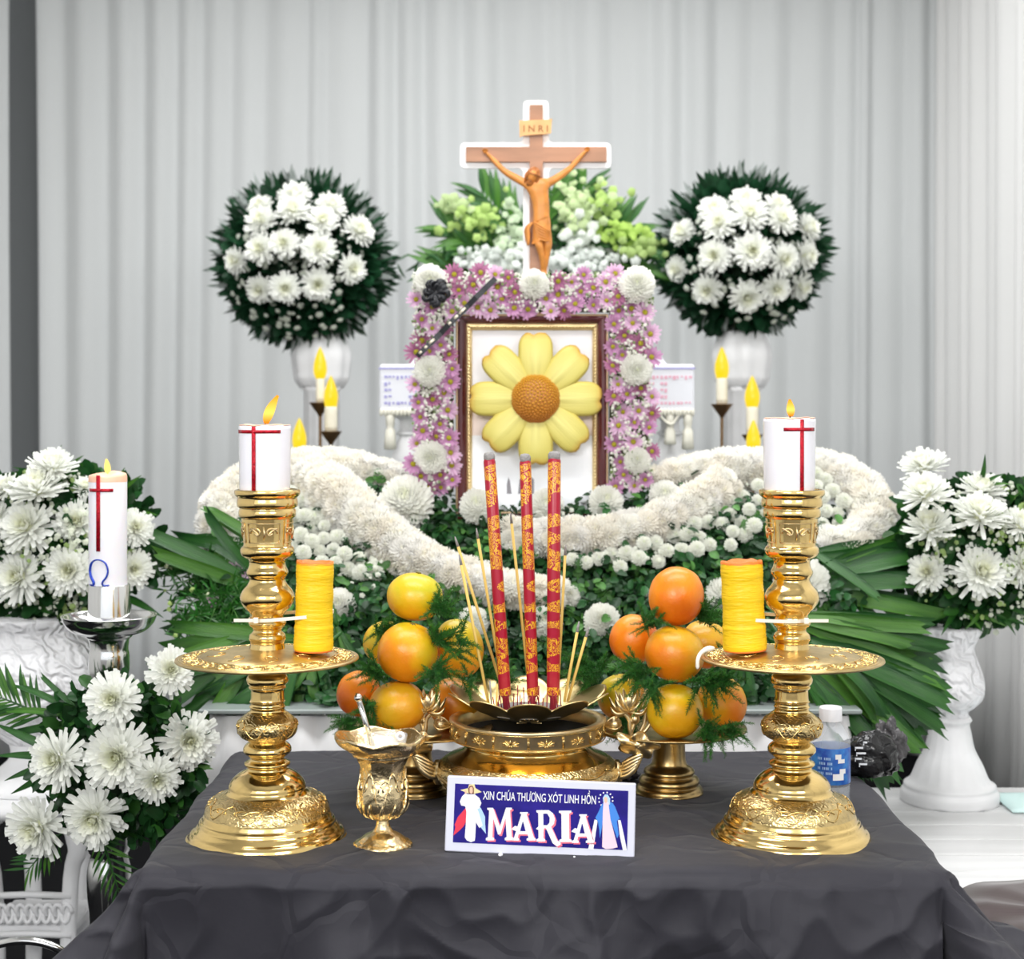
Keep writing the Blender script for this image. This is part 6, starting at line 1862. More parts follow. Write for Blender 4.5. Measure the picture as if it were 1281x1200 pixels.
# head: face with brow, nose, beard; hair falling to the shoulders
def head():
    c = kr(666, 223.5, -0.028)
    rot = (Matrix.Rotation(math.radians(22), 3, 'Y') @ Matrix.Rotation(math.radians(24), 3, 'X')).to_3x3()
    mb = MB()
    def fn(d):
        e = 1.0
        e += 0.16 * math.exp(-((d.x / 0.16) ** 2 + ((d.z + 0.02) / 0.26) ** 2)) * (d.y < 0)       # nose
        e += 0.05 * math.exp(-((d.z - 0.32) / 0.12) ** 2) * (d.y < 0)                               # brow
        for sx in (-1, 1): e -= 0.09 * math.exp(-(((d.x - sx * 0.36) / 0.17) ** 2 + ((d.z - 0.12) / 0.13) ** 2)) * (d.y < 0)
        e -= 0.06 * math.exp(-((d.x / 0.3) ** 2 + ((d.z + 0.50) / 0.07) ** 2)) * (d.y < 0)          # mouth
        return e
    v, f = g_ellipsoid((0, 0, 0), (6.2 * s_, 6.8 * s_, 8.4 * s_), 36, 28, fn); mb.add(xf(v, rot, c), f); obj('carved_head', mb, 'wood_figure', kz)
    mb = MB()
    def fh(d): return 1 + 0.10 * math.sin(9 * math.atan2(d.x, -d.y) + 5 * d.z)
    v, f = g_ellipsoid((0, 0, 0), (7.6 * s_, 7.0 * s_, 8.4 * s_), 36, 20, fh)
    mb.add(xf(v, rot, c + rot @ Vector((0, 3.3 * s_, 2.6 * s_))), f)
    for sx in (-1, 1):
        for k in range(4):
            p0 = Vector((sx * (4.6 + 0.6 * k) * s_, (-2.8 + 1.8 * k) * s_, 4.5 * s_)); p1 = Vector((sx * (7.0 + 0.4 * k) * s_, (-2.4 + 1.8 * k) * s_, -3 * s_)); p2 = Vector((sx * (6.4) * s_, (-2.2 + 1.6 * k) * s_, -11.5 * s_))
            v, f = g_tube(spline([p0, p1, p2], 8), [1.3 * s_, 1.7 * s_, 1.9 * s_, 1.9 * s_, 1.8 * s_, 1.6 * s_, 1.4 * s_, 1.0 * s_, 0.5 * s_], 7); mb.add(xf(v, rot, c), f)
    obj('carved_hair', mb, 'wood_figure_dark', kz)
    mb = MB()
    v, f = g_ellipsoid((0, -3.6 * s_, -7.6 * s_), (4.3 * s_, 3.4 * s_, 5.0 * s_), 24, 14, lambda d: 1 + 0.09 * math.sin(11 * math.atan2(d.x, -d.y))); mb.add(xf(v, rot, c), f)
    v, f = g_tube(spline([(-2.6 * s_, -6.2 * s_, -4.4 * s_), (0, -7.2 * s_, -3.4 * s_), (2.6 * s_, -6.2 * s_, -4.4 * s_)], 8), 0.8 * s_, 6); mb.add(xf(v, rot, c), f)
    obj('carved_beard', mb, 'wood_figure_dark', kz)
    mb = MB()   # plaited crown
    for ph in (0, PI):
        pts_ = [Vector((7.4 * s_ * math.cos(a), 1.5 * s_ + 7.4 * s_ * math.sin(a), (4.6 + 0.9 * math.sin(6 * a + ph)) * s_)) for a in [2 * PI * k / 48 for k in range(49)]]
        v, f = g_tube(pts_, 1.0 * s_, 5); mb.add(xf(v, rot, c), f)
    obj('carved_crown', mb, 'wood_figure_dark', kz)
head()
def loincloth():
    mb = MB(); v = []; f = []; n = 40; rows = 12
    for j in range(rows):
        q = j / (rows - 1)
        for i in range(n):
            a = 2 * PI * i / n
            y = 276 + 29 * q + 4 * math.cos(a) * (1 - q) * -1
            rx = (9.6 + 3.0 * q + 0.7 * math.sin(7 * a + 9 * q)) ; ry = 7.8 + 2.2 * q + 0.6 * math.sin(5 * a - 8 * q)
            y2 = y + 2.2 * math.sin(a * 2 + 1) * q
            p = kr(677.5 + math.cos(a) * rx, y2, 0); v.append((p.x, -0.019 + math.sin(a) * ry * s_, p.z))
    for j in range(rows - 1):
        for i in range(n):
            i2 = (i + 1) % n; f.append((j * n + i, j * n + i2, (j + 1) * n + i2, (j + 1) * n + i))
    f.append(tuple(range(n))); f.append(tuple(reversed([(rows - 1) * n + i for i in range(n)])))
    mb.add(v, f)
    for k in range(6):   # drawn folds
        pts_ = [kr(666 + k * 0.8, 280 + k * 2.6, -0.0305), kr(674, 284 + k * 3.4, -0.034), kr(682, 289 + k * 2.9, -0.034), kr(688.5, 293 + k * 1.9, -0.028)]
        v, f = g_tube(spline(pts_, 10), [0.4 * s_, 0.9 * s_, 1.2 * s_, 1.3 * s_, 1.3 * s_, 1.3 * s_, 1.3 * s_, 1.2 * s_, 1.1 * s_, 0.9 * s_, 0.4 * s_], 6); mb.add(v, f)
    for k in range(4):   # loose end at the hip
        pts_ = [kr(666, 281, -0.026), kr(661 - k * 0.9, 287, -0.027 + 0.003 * k), kr(660 - k * 0.8 + 1, 298, -0.026 + 0.003 * k), kr(660.5 - k * 0.4, 309 - k * 1.5, -0.025 + 0.003 * k)]
        v, f = g_tube(spline(pts_, 10), [1.4 * s_, 2.0 * s_, 2.2 * s_, 2.1 * s_, 2.2 * s_, 2.3 * s_, 2.3 * s_, 2.2 * s_, 2.1 * s_, 1.8 * s_, 1.2 * s_], 7); mb.add(v, f)
    obj('carved_loincloth', mb, 'wood_figure', kz)
loincloth()
mb = MB(); z_ = 0.803 - KB.z; q = kr(671, 345)
v, f = g_box(q.x - 0.07, q.x + 0.07, -0.05, 0.05, z_, z_ + 0.03, 0.004); mb.add(v, f)
v, f = g_box(q.x - 0.02, q.x + 0.02, -0.006, 0.01, z_ + 0.02, kr(671, bot).z + 0.02); mb.add(v, f)
obj('stand', mb, 'wood_cross', kz, False)

# ================================================================== white lantern boxes behind the portrait
def lantern_box(x0, x1, cxb, label, ink, side):
    Y = 3.55; s = Y / F
    t = thing('cloth_covered_box', at(cxb, 600, Y), label, 'box', 'printed boxes on balusters')
    B = t.location
    def R_(px, py, dy=0.0): return at(px, py, Y) - B + Vector((0, dy, 0))
    a = R_(x0, 517); b_ = R_(x1, 457)
    mb = MB(); v, f = g_box(a.x, b_.x, -0.06, 0.06, a.z, b_.z, 0.004); mb.add(v, f); obj('box', mb, 'box_cloth', t, False)
    # peaked top
    pk = 527 if side < 0 else 818
    pts = [R_(pk - 12, 457), R_(pk - 2, 440), R_(pk + 3, 437), R_(pk + 16, 457)] if side < 0 else [R_(pk - 14, 457), R_(pk - 4, 437), R_(pk + 2, 440), R_(pk + 14, 457)]
    mb = MB(); v, f = g_prism([(p.x, p.z) for p in reversed(pts)], -0.05, 0.05); mb.add(v, f); obj('peak', mb, 'box_cloth', t, False)
    # printed border: frames of small blocks
    mb = MB(); r = random.Random(side + 9)
    w = x1 - x0
    for row in range(5):
        yy = 471 + row * 8
        n = int(w / 5)
        for i in range(n):
            xx = x0 + 6 + i * 5
            if row in (1, 2, 3) and not (i in (0, 1) or i in (6, 7) or (i in (9, 10))) : continue
            p0 = R_(xx, yy + r.uniform(2, 5)); p1 = R_(xx + r.uniform(2.2, 4.2), yy)
            if xx + 5 > x1: continue
            v, f = g_box(p0.x, p1.x, -0.0612, -0.059, p0.z, p1.z); mb.add(v, f)
    obj('printed_pattern', mb, ink, t, False)
    a = R_(x0 - 1, 463); b_ = R_(x1 + 1, 461)
    mb = MB(); v, f = g_box(a.x, b_.x, -0.0615, -0.059, a.z, b_.z); mb.add(v, f); obj('printed_line', mb, 'ink_violet', t, False)
    n = int(w / 5) + 1     # scalloped fringe
    mb = MB()
    for i in range(n):
        p = R_(x0 + (i + 0.5) * w / n, 516, -0.062); v, f = g_ellipsoid(p, (0.0048, 0.004, 0.009), 8, 6); mb.add(v, f)
    tag(obj('fringe', mb, 'cream_cloth', t), kind='stuff')
    tx = x0 + 13 if side < 0 else x1 - 8
    for k, (xx, ln) in enumerate(((tx, 44),) if side < 0 else ((tx, 44), (tx - 22, 38))):
        p0 = R_(xx, 517, -0.055)
        pr = [(0.004, 0), (0.010, -0.005), (0.009, -0.025), (0.007, -0.034), (0.0105, -0.038), (0.012, -0.06), (0.013, -ln * s), (0.008, -ln * s - 0.002), (0, -ln * s - 0.002)]
        mb = MB(); v, f = g_lathe(pr, 20, close=False, wob=lambda r2, z, a2, i: (r2 * (1 + 0.08 * math.cos(8 * a2)), z)); mb.add(xf(v, None, p0), f); obj('tassel', mb, 'cream_cloth', t)
    if side > 0:
        pts = [R_(822, 519, -0.06), R_(831, 529, -0.064), R_(838, 530, -0.064), R_(846, 518, -0.06)]
        mb = MB(); v, f = g_tube(spline(pts, 12), 0.003, 6); mb.add(v, f); obj('cord', mb, 'cream_cloth', t)
    def P(l): return [(rr * s, (600 - y) * s) for rr, y in l]
    dx = R_(cxb, 600).x
    z0 = 0.0 - B.z
    prof = smooth_prof([(0.05, z0), (0.05, z0 + 0.02), (0.04, z0 + 0.03)] + P([(19, 615), (20, 604), (20, 600), (15, 596), (14, 592), (19, 588), (22, 580), (22, 572), (19, 562), (14, 550), (13, 545), (16, 544), (16, 541), (12, 538), (12, 526), (18, 522), (20, 517)]), 3)
    mb = MB(); v, f = g_lathe(prof, 32); mb.add(v, f); obj('baluster', mb, 'plaster', t)
lantern_box(477.5, 560, 512, 'white printed box with violet pattern on a baluster, left of the border', 'ink_violet', -1)
lantern_box(772, 865, 838, 'white printed box with rose pattern on a baluster, right of the border', 'ink_rose', 1)

# ================================================================== electric candles far behind
def electric(fx, fy, cup_y, hw, Y, label, dark='brown_metal', foot=True, cup=True, body_hw=7):
    s = Y / F
    p = at(fx, 0, Y)
    t = thing('electric_candle', (p.x, Y, 0), label, 'electric candle', 'electric candles behind the flowers')
    def z(y): return CZ - (y - HY) * s
    h = 21 * s
    pr = [(body_hw * s * 0.9, z(fy + 19)), (hw * s * 0.92, z(fy + 12)), (hw * s, z(fy + 6)), (hw * s * 0.9, z(fy - 2)), (hw * s * 0.55, z(fy - 12)), (hw * s * 0.18, z(fy - 20)), (0, z(fy - 22))]
    mb = MB(); v, f = g_lathe(smooth_prof(pr, 3), 20, close=False); mb.add(v, f); obj('flame_bulb', mb, 'bulb', t)
    mb = MB(); v, f = g_lathe(smooth_prof([(body_hw * s, z(cup_y)), (body_hw * s * 1.03, z(fy + 22)), (body_hw * s * 0.95, z(fy + 17))], 3), 20); mb.add(v, f); obj('candle_tube', mb, 'candle_cream', t)
    if cup:
        mb = MB(); v, f = g_lathe(smooth_prof([(1.5 * s, z(cup_y + 18)), (3.5 * s, z(cup_y + 13)), (8 * s, z(cup_y + 7)), (13 * s, z(cup_y)), (13.5 * s, z(cup_y - 1.5)), (10 * s, z(cup_y + 1)), (0, z(cup_y + 1))], 3), 24, close=False); mb.add(v, f); obj('drip_cup', mb, dark, t)
    mb = MB(); v, f = g_lathe([(0.05, 0), (0.05, 0.006), (0.012, 0.02), (2 * s, 0.05), (2 * s, z(cup_y + 16)), (1.5 * s, z(cup_y + 2))], 16, close=False); mb.add(v, f); obj('stand_pole', mb, dark, t)
electric(400.5, 456, 505, 8.5, 3.95, 'electric candle with tallest flame bulb, left of the portrait', body_hw=5.5)
electric(414, 492, 541, 9, 3.9, 'thicker electric candle with a wide brown cup, left of the portrait', body_hw=8)
electric(374.5, 545, 590, 9, 3.85, 'lowest electric candle at the left, just above the garland beside the white candle', cup=False, body_hw=7.5)
electric(903, 456, 507, 9, 3.95, 'tall electric candle on a thin brown pole, right of the portrait', body_hw=7)
electric(941, 492, 545, 9.5, 3.95, 'middle electric candle at the right with a bright yellow bulb, upper of two in line', body_hw=7.5)
electric(942.5, 547, 592, 9, 3.8, 'lowest electric candle at the right, just above the garland', cup=False, body_hw=7.5)

# ================================================================== ball bouquets on pedestals
def pedestal(px, Y, ytop, ybot, hw, label, urn=True, zfloor=0.0):
    s = Y / F
    t = thing('pedestal', ((px - 640.5) * s, Y, zfloor), label, 'pedestal')
    def z(y): return CZ - (y - HY) * s - zfloor
    zt = z(ytop)
    def wob(r, zz, a, i): return r * (1 + 0.03 * math.cos(14 * a)), zz
    prof = [(hw * 1.5 * s, 0), (hw * 1.5 * s, 0.03), (hw * 1.2 * s, 0.05), (hw * s, 0.09), (hw * 0.9 * s, zt - 75 * s), (hw * 1.1 * s, zt - 70 * s)]
    mb = MB(); v, f = g_lathe(prof, 56, wob=wob); mb.add(v, f); obj('fluted_column', mb, 'plaster', t)
    mb = MB(); v, f = g_lathe(smooth_prof([(hw * 1.1 * s, zt - 70 * s), (hw * 1.35 * s, zt - 60 * s), (hw * 1.4 * s, zt - 50 * s), (hw * 1.5 * s, zt - 30 * s), (hw * 1.3 * s, zt - 12 * s), (hw * 1.1 * s, zt)], 3), 40, wob=lambda r, zz, a, i: (r * (1 + 0.06 * math.cos(8 * a)), zz)); mb.add(v, f); obj('capital', mb, 'plaster', t)
    return t
YBK = 4.3
pedestal(402, YBK, 415, 620, 24, 'white fluted pedestal holding the left ball bouquet')
pedestal(928, YBK, 415, 620, 24, 'white fluted pedestal holding the right ball bouquet')

def ball_bouquet(cx, cy, R, mums, label, seed):
    Y = YBK; s = Y / F
    c = at(cx, cy, Y)
    t = thing('ball_bouquet', c, label, 'bouquet', 'round white bouquets on pedestals')
    r = random.Random(seed)
    mb = MB(); v, f = g_ellipsoid((0, 0, 0), (R * s * 0.66,) * 3, 24, 16); mb.add(v, f); obj('foam_ball', mb, 'leaf_core', t)
    P = []; N = []; S2 = []; C = []
    for i in range(2600):
        d = Vector((r.gauss(0, 1), r.gauss(0, 1), r.gauss(0, 1))).normalized()
        if d.y > 0.5: continue
        g = 0.4 + 0.6 * r.random()
        P.append(d * R * s * r.uniform(0.62, 0.80)); N.append((Vector((r.uniform(-1, 1), r.uniform(-1, 1), r.uniform(-1, 1)))).cross(d)); S2.append(r.uniform(0.03, 0.055)); C.append((0.018 * g, 0.085 * g, 0.035 * g))
    rl = [tuple(Vector(p).normalized()) for p in P]
    scatter('foliage', *leaf_template('oval'), P, N, S2, C, 'leaf', t, roll=rl)
    # radiating spiky leaves, silvery at the rim
    P = []; N = []; S2 = []; C = []; RL = []
    for i in range(900):
        a = r.uniform(0, 2 * PI); el = r.uniform(-0.35, 0.5)
        d = Vector((math.cos(a) * math.cos(el), math.sin(el), math.sin(a) * math.cos(el))).normalized()
        P.append(d * R * s * r.uniform(0.60, 0.74))
        side = d.cross(Vector((r.uniform(-1, 1), -1, r.uniform(-1, 1)))).normalized()
        nn = d.cross(side).normalized(); N.append(nn); RL.append(tuple(-nn.cross(d)))
        S2.append(R * s * r.uniform(0.25, 0.44) * (1.0 if math.sin(a) > -0.3 else 0.8))
        g = 0.4 + 0.6 * r.random()
        C.append((0.03 * g, 0.10 * g, 0.045 * g) if r.random() < 0.60 else (0.42, 0.46, 0.44))
    tv, tf = leaf_template('blade')
    # template grows along its y axis; roll vectors put y outward
    o = scatter('spiky_leaves', tv, tf, P, N, S2, C, 'leaf', t, roll=[tuple(Vector(p).normalized()) for p in P])
    for (x, y, rr) in mums:
        dx, dz = (x - cx) * s, -(y - cy) * s
        q = min(0.97, math.hypot(dx, dz) / (R * s * 0.92))
        dy = -math.sqrt(1 - q * q) * R * s * 0.93 - 0.02
        flower(random.choice(OPEN_BACK), (dx * .93, dy, dz * .93), (dx * 0.8, dy, dz * 1.0 + 0.02), rr * 1.16 * s, t, 'chrysanthemum', 0.1)
    P = []; N = []; S2 = []; C = []
    for i in range(160):
        a = r.uniform(0, 2 * PI); q = math.sqrt(r.random()) * 0.75
        dx, dz = math.cos(a) * q * R * s, math.sin(a) * q * R * s - 0.03
        dy = -math.sqrt(1 - q * q) * R * s * 0.82
        P.append((dx, dy, dz)); N.append((dx, dy, dz)); S2.append(r.uniform(0.012, 0.024)); C.append((0.72, 0.76, 0.66))
    scatter('filler_blossoms', *leaf_template('blossom'), P, N, S2, C, 'petal', t)
LM = [(340, 287, 19), (380, 275, 20), (417, 287, 18), (459, 296, 19), (341, 324, 18), (371, 317, 17), (414, 324, 19), (452, 345, 17), (306, 335, 15), (338, 371, 16), (372, 371, 18), (412, 366, 18), (425, 266, 18), (380, 252, 19), (336, 266, 15)]
RM = [(922, 280, 20), (884, 291, 19), (963, 286, 18), (1001, 293, 17), (879, 331, 19), (924, 326, 21), (963, 335, 18), (996, 329, 17), (838, 343, 15), (873, 371, 18), (920, 380, 20), (956, 371, 17), (992, 366, 16), (843, 298, 16), (920, 261, 18), (960, 266, 16), (880, 272, 18)]
ball_bouquet(381, 330, 112, LM, 'round bouquet of white mums on the left rear pedestal', 51)
ball_bouquet(926, 322, 108, RM, 'round bouquet of white mums on the right rear pedestal', 52)

# loose spray behind the crucifix
def rear_spray():
    Y = 4.3; s = Y / F
    c = at(680, 350, Y)
    t = thing('palm_spray', c, 'loose spray of palm and pale green blossoms behind the crucifix', 'flower arrangement')
    r = random.Random(61)
    def Q(x, y, dy=0.0): return at(x, y, Y + dy) - c
    mb = MB(); v, f = g_lathe([(0.10, -c.z), (0.10, -c.z + 0.03), (0.05, -c.z + 0.06), (0.045, -0.2), (0.09, -0.12), (0.10, -0.04), (0, -0.04)], 28); mb.add(v, f); obj('stand_column', mb, 'plaster', t)
    mb = MB(); v, f = g_ellipsoid(Q(680, 335, 0.03), (0.14, 0.08, 0.10), 20, 12); mb.add(v, f); obj('foam_block', mb, 'leaf_core', t)
    for (bx, by, tx, ty, n, ln) in ((660, 330, 555, 270, 12, 0.14), (650, 335, 545, 325, 12, 0.13), (665, 320, 600, 225, 12, 0.13), (690, 320, 735, 215, 12, 0.13), (700, 325, 790, 270, 12, 0.14), (700, 335, 835, 315, 12, 0.13), (680, 320, 690, 225, 10, 0.12), (640, 330, 580, 300, 10, 0.12), (720, 335, 800, 300, 10, 0.12)):
        feather(t, Q(bx, by), Q(tx, ty, -0.05), n, 0.5, ln, width=1.3)
    P = []; N = []; S2 = []; C = []
    for (x0, y0, rx, ry, n, col) in ((600, 275, 26, 22, 60, (0.50, 0.68, 0.22)), (640, 300, 16, 40, 70, (0.62, 0.74, 0.52)), (720, 260, 24, 30, 90, (0.62, 0.74, 0.42)), (760, 250, 20, 18, 30, (0.5, 0.68, 0.22)), (780, 290, 24, 14, 60, (0.46, 0.66, 0.15)), (800, 310, 26, 10, 50, (0.45, 0.6, 0.22)), (620, 325, 36, 12, 130, (0.80, 0.84, 0.80)), (720, 325, 46, 14, 160, (0.80, 0.84, 0.80)), (725, 290, 16, 16, 60, (0.8, 0.84, 0.78)), (650, 315, 20, 20, 80, (0.8, 0.84, 0.78)), (570, 260, 16, 10, 20, (0.55, 0.68, 0.35))):
        for i in range(n):
            P.append(Q(x0 + r.gauss(0, rx * 0.6), y0 + r.gauss(0, ry * 0.6), r.uniform(-0.12, -0.02))); N.append((r.uniform(-.6, .6), -1, r.uniform(-.4, .7))); S2.append(r.uniform(0.018, 0.034)); C.append(col)
    scatter('pale_blossoms', *leaf_template('blossom'), P, N, S2, C, 'petal', t)
    P = []; N = []; S2 = []; C = []
    for i in range(700):
        x = 680 + r.gauss(0, 62); y = 310 - abs(r.gauss(0, 34)) * max(0.2, 1 - abs(x - 680) / 170) + 22
        P.append(Q(x, y, r.uniform(-0.08, 0.05))); N.append((r.uniform(-1, 1), -0.8, r.uniform(-1, 1))); S2.append(r.uniform(0.03, 0.055)); g = 0.4 + 0.6 * r.random(); C.append((0.05 * g, 0.17 * g, 0.05 * g))
    scatter('foliage', *leaf_template('blade'), P, N, S2, C, 'leaf', t)
rear_spray()

# ================================================================== side bouquets in white urns
def urn(px, Y, ytop, ybot, hw, label, foot_top, zbase=None):
    s = Y / F
    def z(y): return CZ - (y - HY) * s
    zb = z(ybot) if zbase is None else zbase
    t = thing('urn', ((px - 640.5) * s, Y, zb), label, 'urn')
    def P(l): return [(r * s, z(y) - zb) for r, y in l]
    return t, P
def side_bouquet(cx, cy, Rx, Ry, Y, mums, label, seed, nfol=1900, low=None):
    s = Y / F; c = at(cx, cy, Y)
    t = thing('bouquet', c, label, 'bouquet')
    r = random.Random(seed)
    mb = MB(); v, f = g_ellipsoid((0, 0.03, 0), (Rx * s * 0.72, 0.11, Ry * s * 0.74), 24, 16); mb.add(v, f); obj('foam_block', mb, 'leaf_core', t)
    P = []; N = []; S2 = []; C = []
    for i in range(nfol):
        a = r.uniform(0, 2 * PI); q = math.sqrt(r.random())
        p = Vector((math.cos(a) * q * Rx * s, -0.12 * math.sqrt(max(0, 1 - q * q)) + 0.03 + r.uniform(-0.02, 0.02), math.sin(a) * q * Ry * s))
        g = 0.35 + 0.65 * r.random()
        P.append(p); N.append((r.uniform(-1, 1), -0.8 + r.uniform(-.5, .5), r.uniform(-1, 1))); S2.append(r.uniform(0.02, 0.042)); C.append((0.025 * g, 0.115 * g, 0.028 * g) if r.random() < .8 else (0.05 * g, 0.2 * g, 0.03 * g))
    scatter('foliage', *leaf_template('oval'), P, N, S2, C, 'leaf', t)
    for (x, y, rr, tilt, dy) in mums:
        p = at(x, y, Y - 0.12 + dy) - c
        sx = (x - cx) / Rx
        flower(random.choice(OPEN), p, (sx * 0.6, -1 + 0.4 * tilt, 0.15 + 1.15 * tilt), rr * 1.14 * (Y - 0.12 + dy) / F, t, 'chrysanthemum', 0.08)
    P = []; N = []; S2 = []; C = []
    for i in range(150):
        a = r.uniform(0, 2 * PI); q = math.sqrt(r.random()) * 0.95
        k = Vector((math.cos(a) * q * Rx * s, -0.13 * math.sqrt(max(0, 1 - q * q)), math.sin(a) * q * Ry * s))
        for j in range(4):
            P.append(k + Vector((r.gauss(0, .009), r.gauss(0, .005), r.gauss(0, .009)))); N.append((r.uniform(-.5, .5), -1, r.uniform(-.3, .6))); S2.append(r.uniform(0.006, 0.013)); C.append((0.82, 0.86, 0.72) if i % 4 else (0.4, 0.55, 0.2))
    scatter('filler_blossoms', *leaf_template('blossom'), P, N, S2, C, 'petal', t)
    return t, c

# left urn bouquet
t, c = side_bouquet(75, 680, 118, 92, 2.85, [(66, 588, 29, 1.0, 0.03), (47, 616, 33, 0.9, 0.0), (8, 613, 20, 0.8, 0.02), (36, 661, 34, 0.25, 0), (-3, 652, 24, 0.2, 0.02), (97, 655, 29, 0.1, 0.03), (27, 723, 32, 0.05, 0), (88, 714, 30, 0.05, 0.0), (166, 712, 24, 0.0, 0.05), (168, 662, 23, 0.2, 0.05), (106, 612, 16, 0.7, 0.05), (-10, 700, 20, 0, 0.03)],
                    'bouquet of large white mums in the left urn, behind the omega candle', 71)
for (bx, by, T) in ((70, 600, [(40, 572), (70, 562), (95, 572), (20, 585)]), (40, 760, [(0, 800), (30, 790), (-10, 780)]), (140, 740, [(170, 775), (200, 765), (150, 785)]), (160, 640, [(195, 690), (190, 640), (200, 720)]), (140, 620, [(170, 600), (150, 590)])):
    palm_fan(t, at(bx, by, 2.86) - c, [at(x, y, 2.80) - c for x, y in T], 1.0, LEAFLET_THIN)
t, P = urn(45, 2.85, 770, 1180, 60, 'white urn with embossed leaves under the left bouquet', 0, zbase=0.0)
mb = MB(); v, f = g_lathe(smooth_prof([(0.10, 0.612), (0.10, 0.625), (0.07, 0.645), (0.045, 0.67), (0.05, 0.70)], 3), 40); mb.add(v, f); obj('foot', mb, 'plaster', t)
def wobu(r, z, a, i): return r * (1 + 0.025 * math.cos(10 * a)), z
mb = MB(); v, f = g_lathe(smooth_prof([(0.05, 0.695)] + P([(58, 905), (82, 880), (88, 850), (80, 820), (66, 800), (62, 788), (70, 776), (72, 770)]) , 3), 64, wob=wobu); mb.add(v, f); obj('embossed_bowl', mb, 'plaster_relief', t)

# right urn bouquet
t, c = side_bouquet(1225, 690, 112, 88, 2.90, [(1156, 587, 28, 1.15, 0.10), (1158, 622, 32, 0.95, 0.0), (1229, 617, 28, 1.0, 0.06), (1226, 648, 34, 0.85, 0.0), (1163, 664, 30, 0.9, 0.0), (1276, 660, 24, 0.7, 0.0), (1226, 718, 33, 0.15, 0), (1279, 710, 24, 0.2, 0), (1160, 718, 24, 0.3, 0.03), (1200, 755, 0.01, 0, 0), (1290, 625, 22, 0.8, 0.1)],
                    'bouquet of large white mums in the right urn at the edge of the picture', 72)
for (bx, by, T) in ((1225, 610, [(1250, 590), (1235, 575), (1262, 600)]), (1200, 760, [(1150, 780), (1180, 788), (1230, 785), (1260, 780), (1290, 775)]), (1240, 750, [(1290, 770), (1270, 790), (1215, 785)]), (1240, 640, [(1275, 620), (1265, 650)])):
    palm_fan(t, at(bx, by, 2.86) - c, [at(x, y, 2.80) - c for x, y in T], 1.0, LEAFLET_THIN)
ZL = 0.575
t, P = urn(1188, 2.90, 785, 1000, 60, 'tall white urn on a spreading fluted foot under the right bouquet', 0, zbase=ZL)
mb = MB(); v, f = g_lathe(smooth_prof(P([(60, 1002), (60, 990), (56, 985), (56, 980), (48, 974), (40, 955), (30, 935), (26, 915), (24, 905), (27, 900), (24, 895)]), 3), 64, wob=lambda r, z, a, i: (r * (1 + (0.012 if i > 9 else 0) * math.cos(18 * a)), z)); mb.add(v, f); obj('spreading_foot', mb, 'plaster', t)
mb = MB(); v, f = g_lathe(smooth_prof(P([(24, 895), (22, 890), (34, 880), (42, 868), (42, 850), (36, 830), (30, 812), (34, 800), (40, 788), (40, 784)]), 3), 64, wob=wobu); mb.add(v, f); obj('embossed_bowl', mb, 'plaster_relief', t)
# white urn foot further back
t = pedestal(1195, 5.0, 800, 940, 18, 'small white pedestal standing on the black carpet by the side curtain')
mb = MB(); v, f = g_lathe([(0.11, 0), (0.11, 0.05), (0.09, 0.07), (0.06, 0.12), (0.05, 0.14)], 40); mb.add(v, f); obj('foot', mb, 'plaster', t)

# white plank bench on the right
t = thing('plank_bench', (1.02, 2.68, 0), 'low white plank bench under the right urn', 'bench')
for i in range(7):
    y0 = -0.32 + i * 0.092
    mb = MB(); v, f = g_box(-0.42, 0.60, y0, y0 + 0.088, ZL - 0.025, ZL - 0.001 - 0.0008 * (i % 2), 0.0015); mb.add(v, f); obj('plank', mb, 'white_planks', t, False)
for sx in (-0.36, 0.54):
    for sy in (-0.28, 0.28):
        mb = MB(); v, f = g_box(sx - 0.025, sx + 0.025, sy - 0.025, sy + 0.025, 0, ZL - 0.025, 0.003); mb.add(v, f); obj('leg', mb, 'white_planks', t, False)
mb = MB(); v = []; f = []
for j in range(9):
    for i in range(25):
        x = 0.90 + 0.36 * i / 24; y = 2.80 + 0.14 * j / 8
        v.append((x, y, ZL + 0.004 + 0.010 * abs(math.sin(i * 0.55)) * math.sin(PI * j / 8)))
for j in range(8):
    for i in range(24): a = j * 25 + i; f.append((a, a + 1, a + 26, a + 25))
mb.add(v, f); o = obj('folded_cloth', mb, 'aqua_cloth'); md = o.modifiers.new('thick', 'SOLIDIFY'); md.thickness = 0.003
tag(o, 'pale aqua cloth lying on the white bench beside the urn foot', 'cloth')

# dark maroon cloth over a stool at the lower right
t = thing('maroon_stool', (0.74, 2.02, -0.01), 'stool draped in dark maroon cloth at the lower right corner', 'stool')
mb = MB(); v = []; f = []; n = 72; rows = [(0.0, 0.655), (0.12, 0.660), (0.17, 0.650), (0.19, 0.62), (0.21, 0.5), (0.23, 0.3), (0.25, 0.12)]
for j, (r_, z) in enumerate(rows):
    for i in range(n):
        a = 2 * PI * i / n; k = max(0, j - 2) / 4
        rr = r_ * (1 + 0.10 * k * math.sin(9 * a + 0.6 * math.sin(3 * a)))
        v.append((rr * math.cos(a), rr * math.sin(a), z + 0.006 * noise.noise(Vector((math.cos(a) * 2, math.sin(a) * 2, j * 0.6)))))
for j in range(len(rows) - 1):
    for i in range(n):
        i2 = (i + 1) % n; f.append((j * n + i, j * n + i2, (j + 1) * n + i2, (j + 1) * n + i))
mb.add(v, f); obj('maroon_cover', mb, 'maroon_cloth', t)
for k in range(3):
    a = 2 * PI * k / 3; mb = MB(); v, f = g_tube([(0.15 * math.cos(a), 0.15 * math.sin(a), 0), (0.12 * math.cos(a), 0.12 * math.sin(a), 0.64)], 0.014, 8); mb.add(v, f); obj('leg', mb, 'mahogany', t)

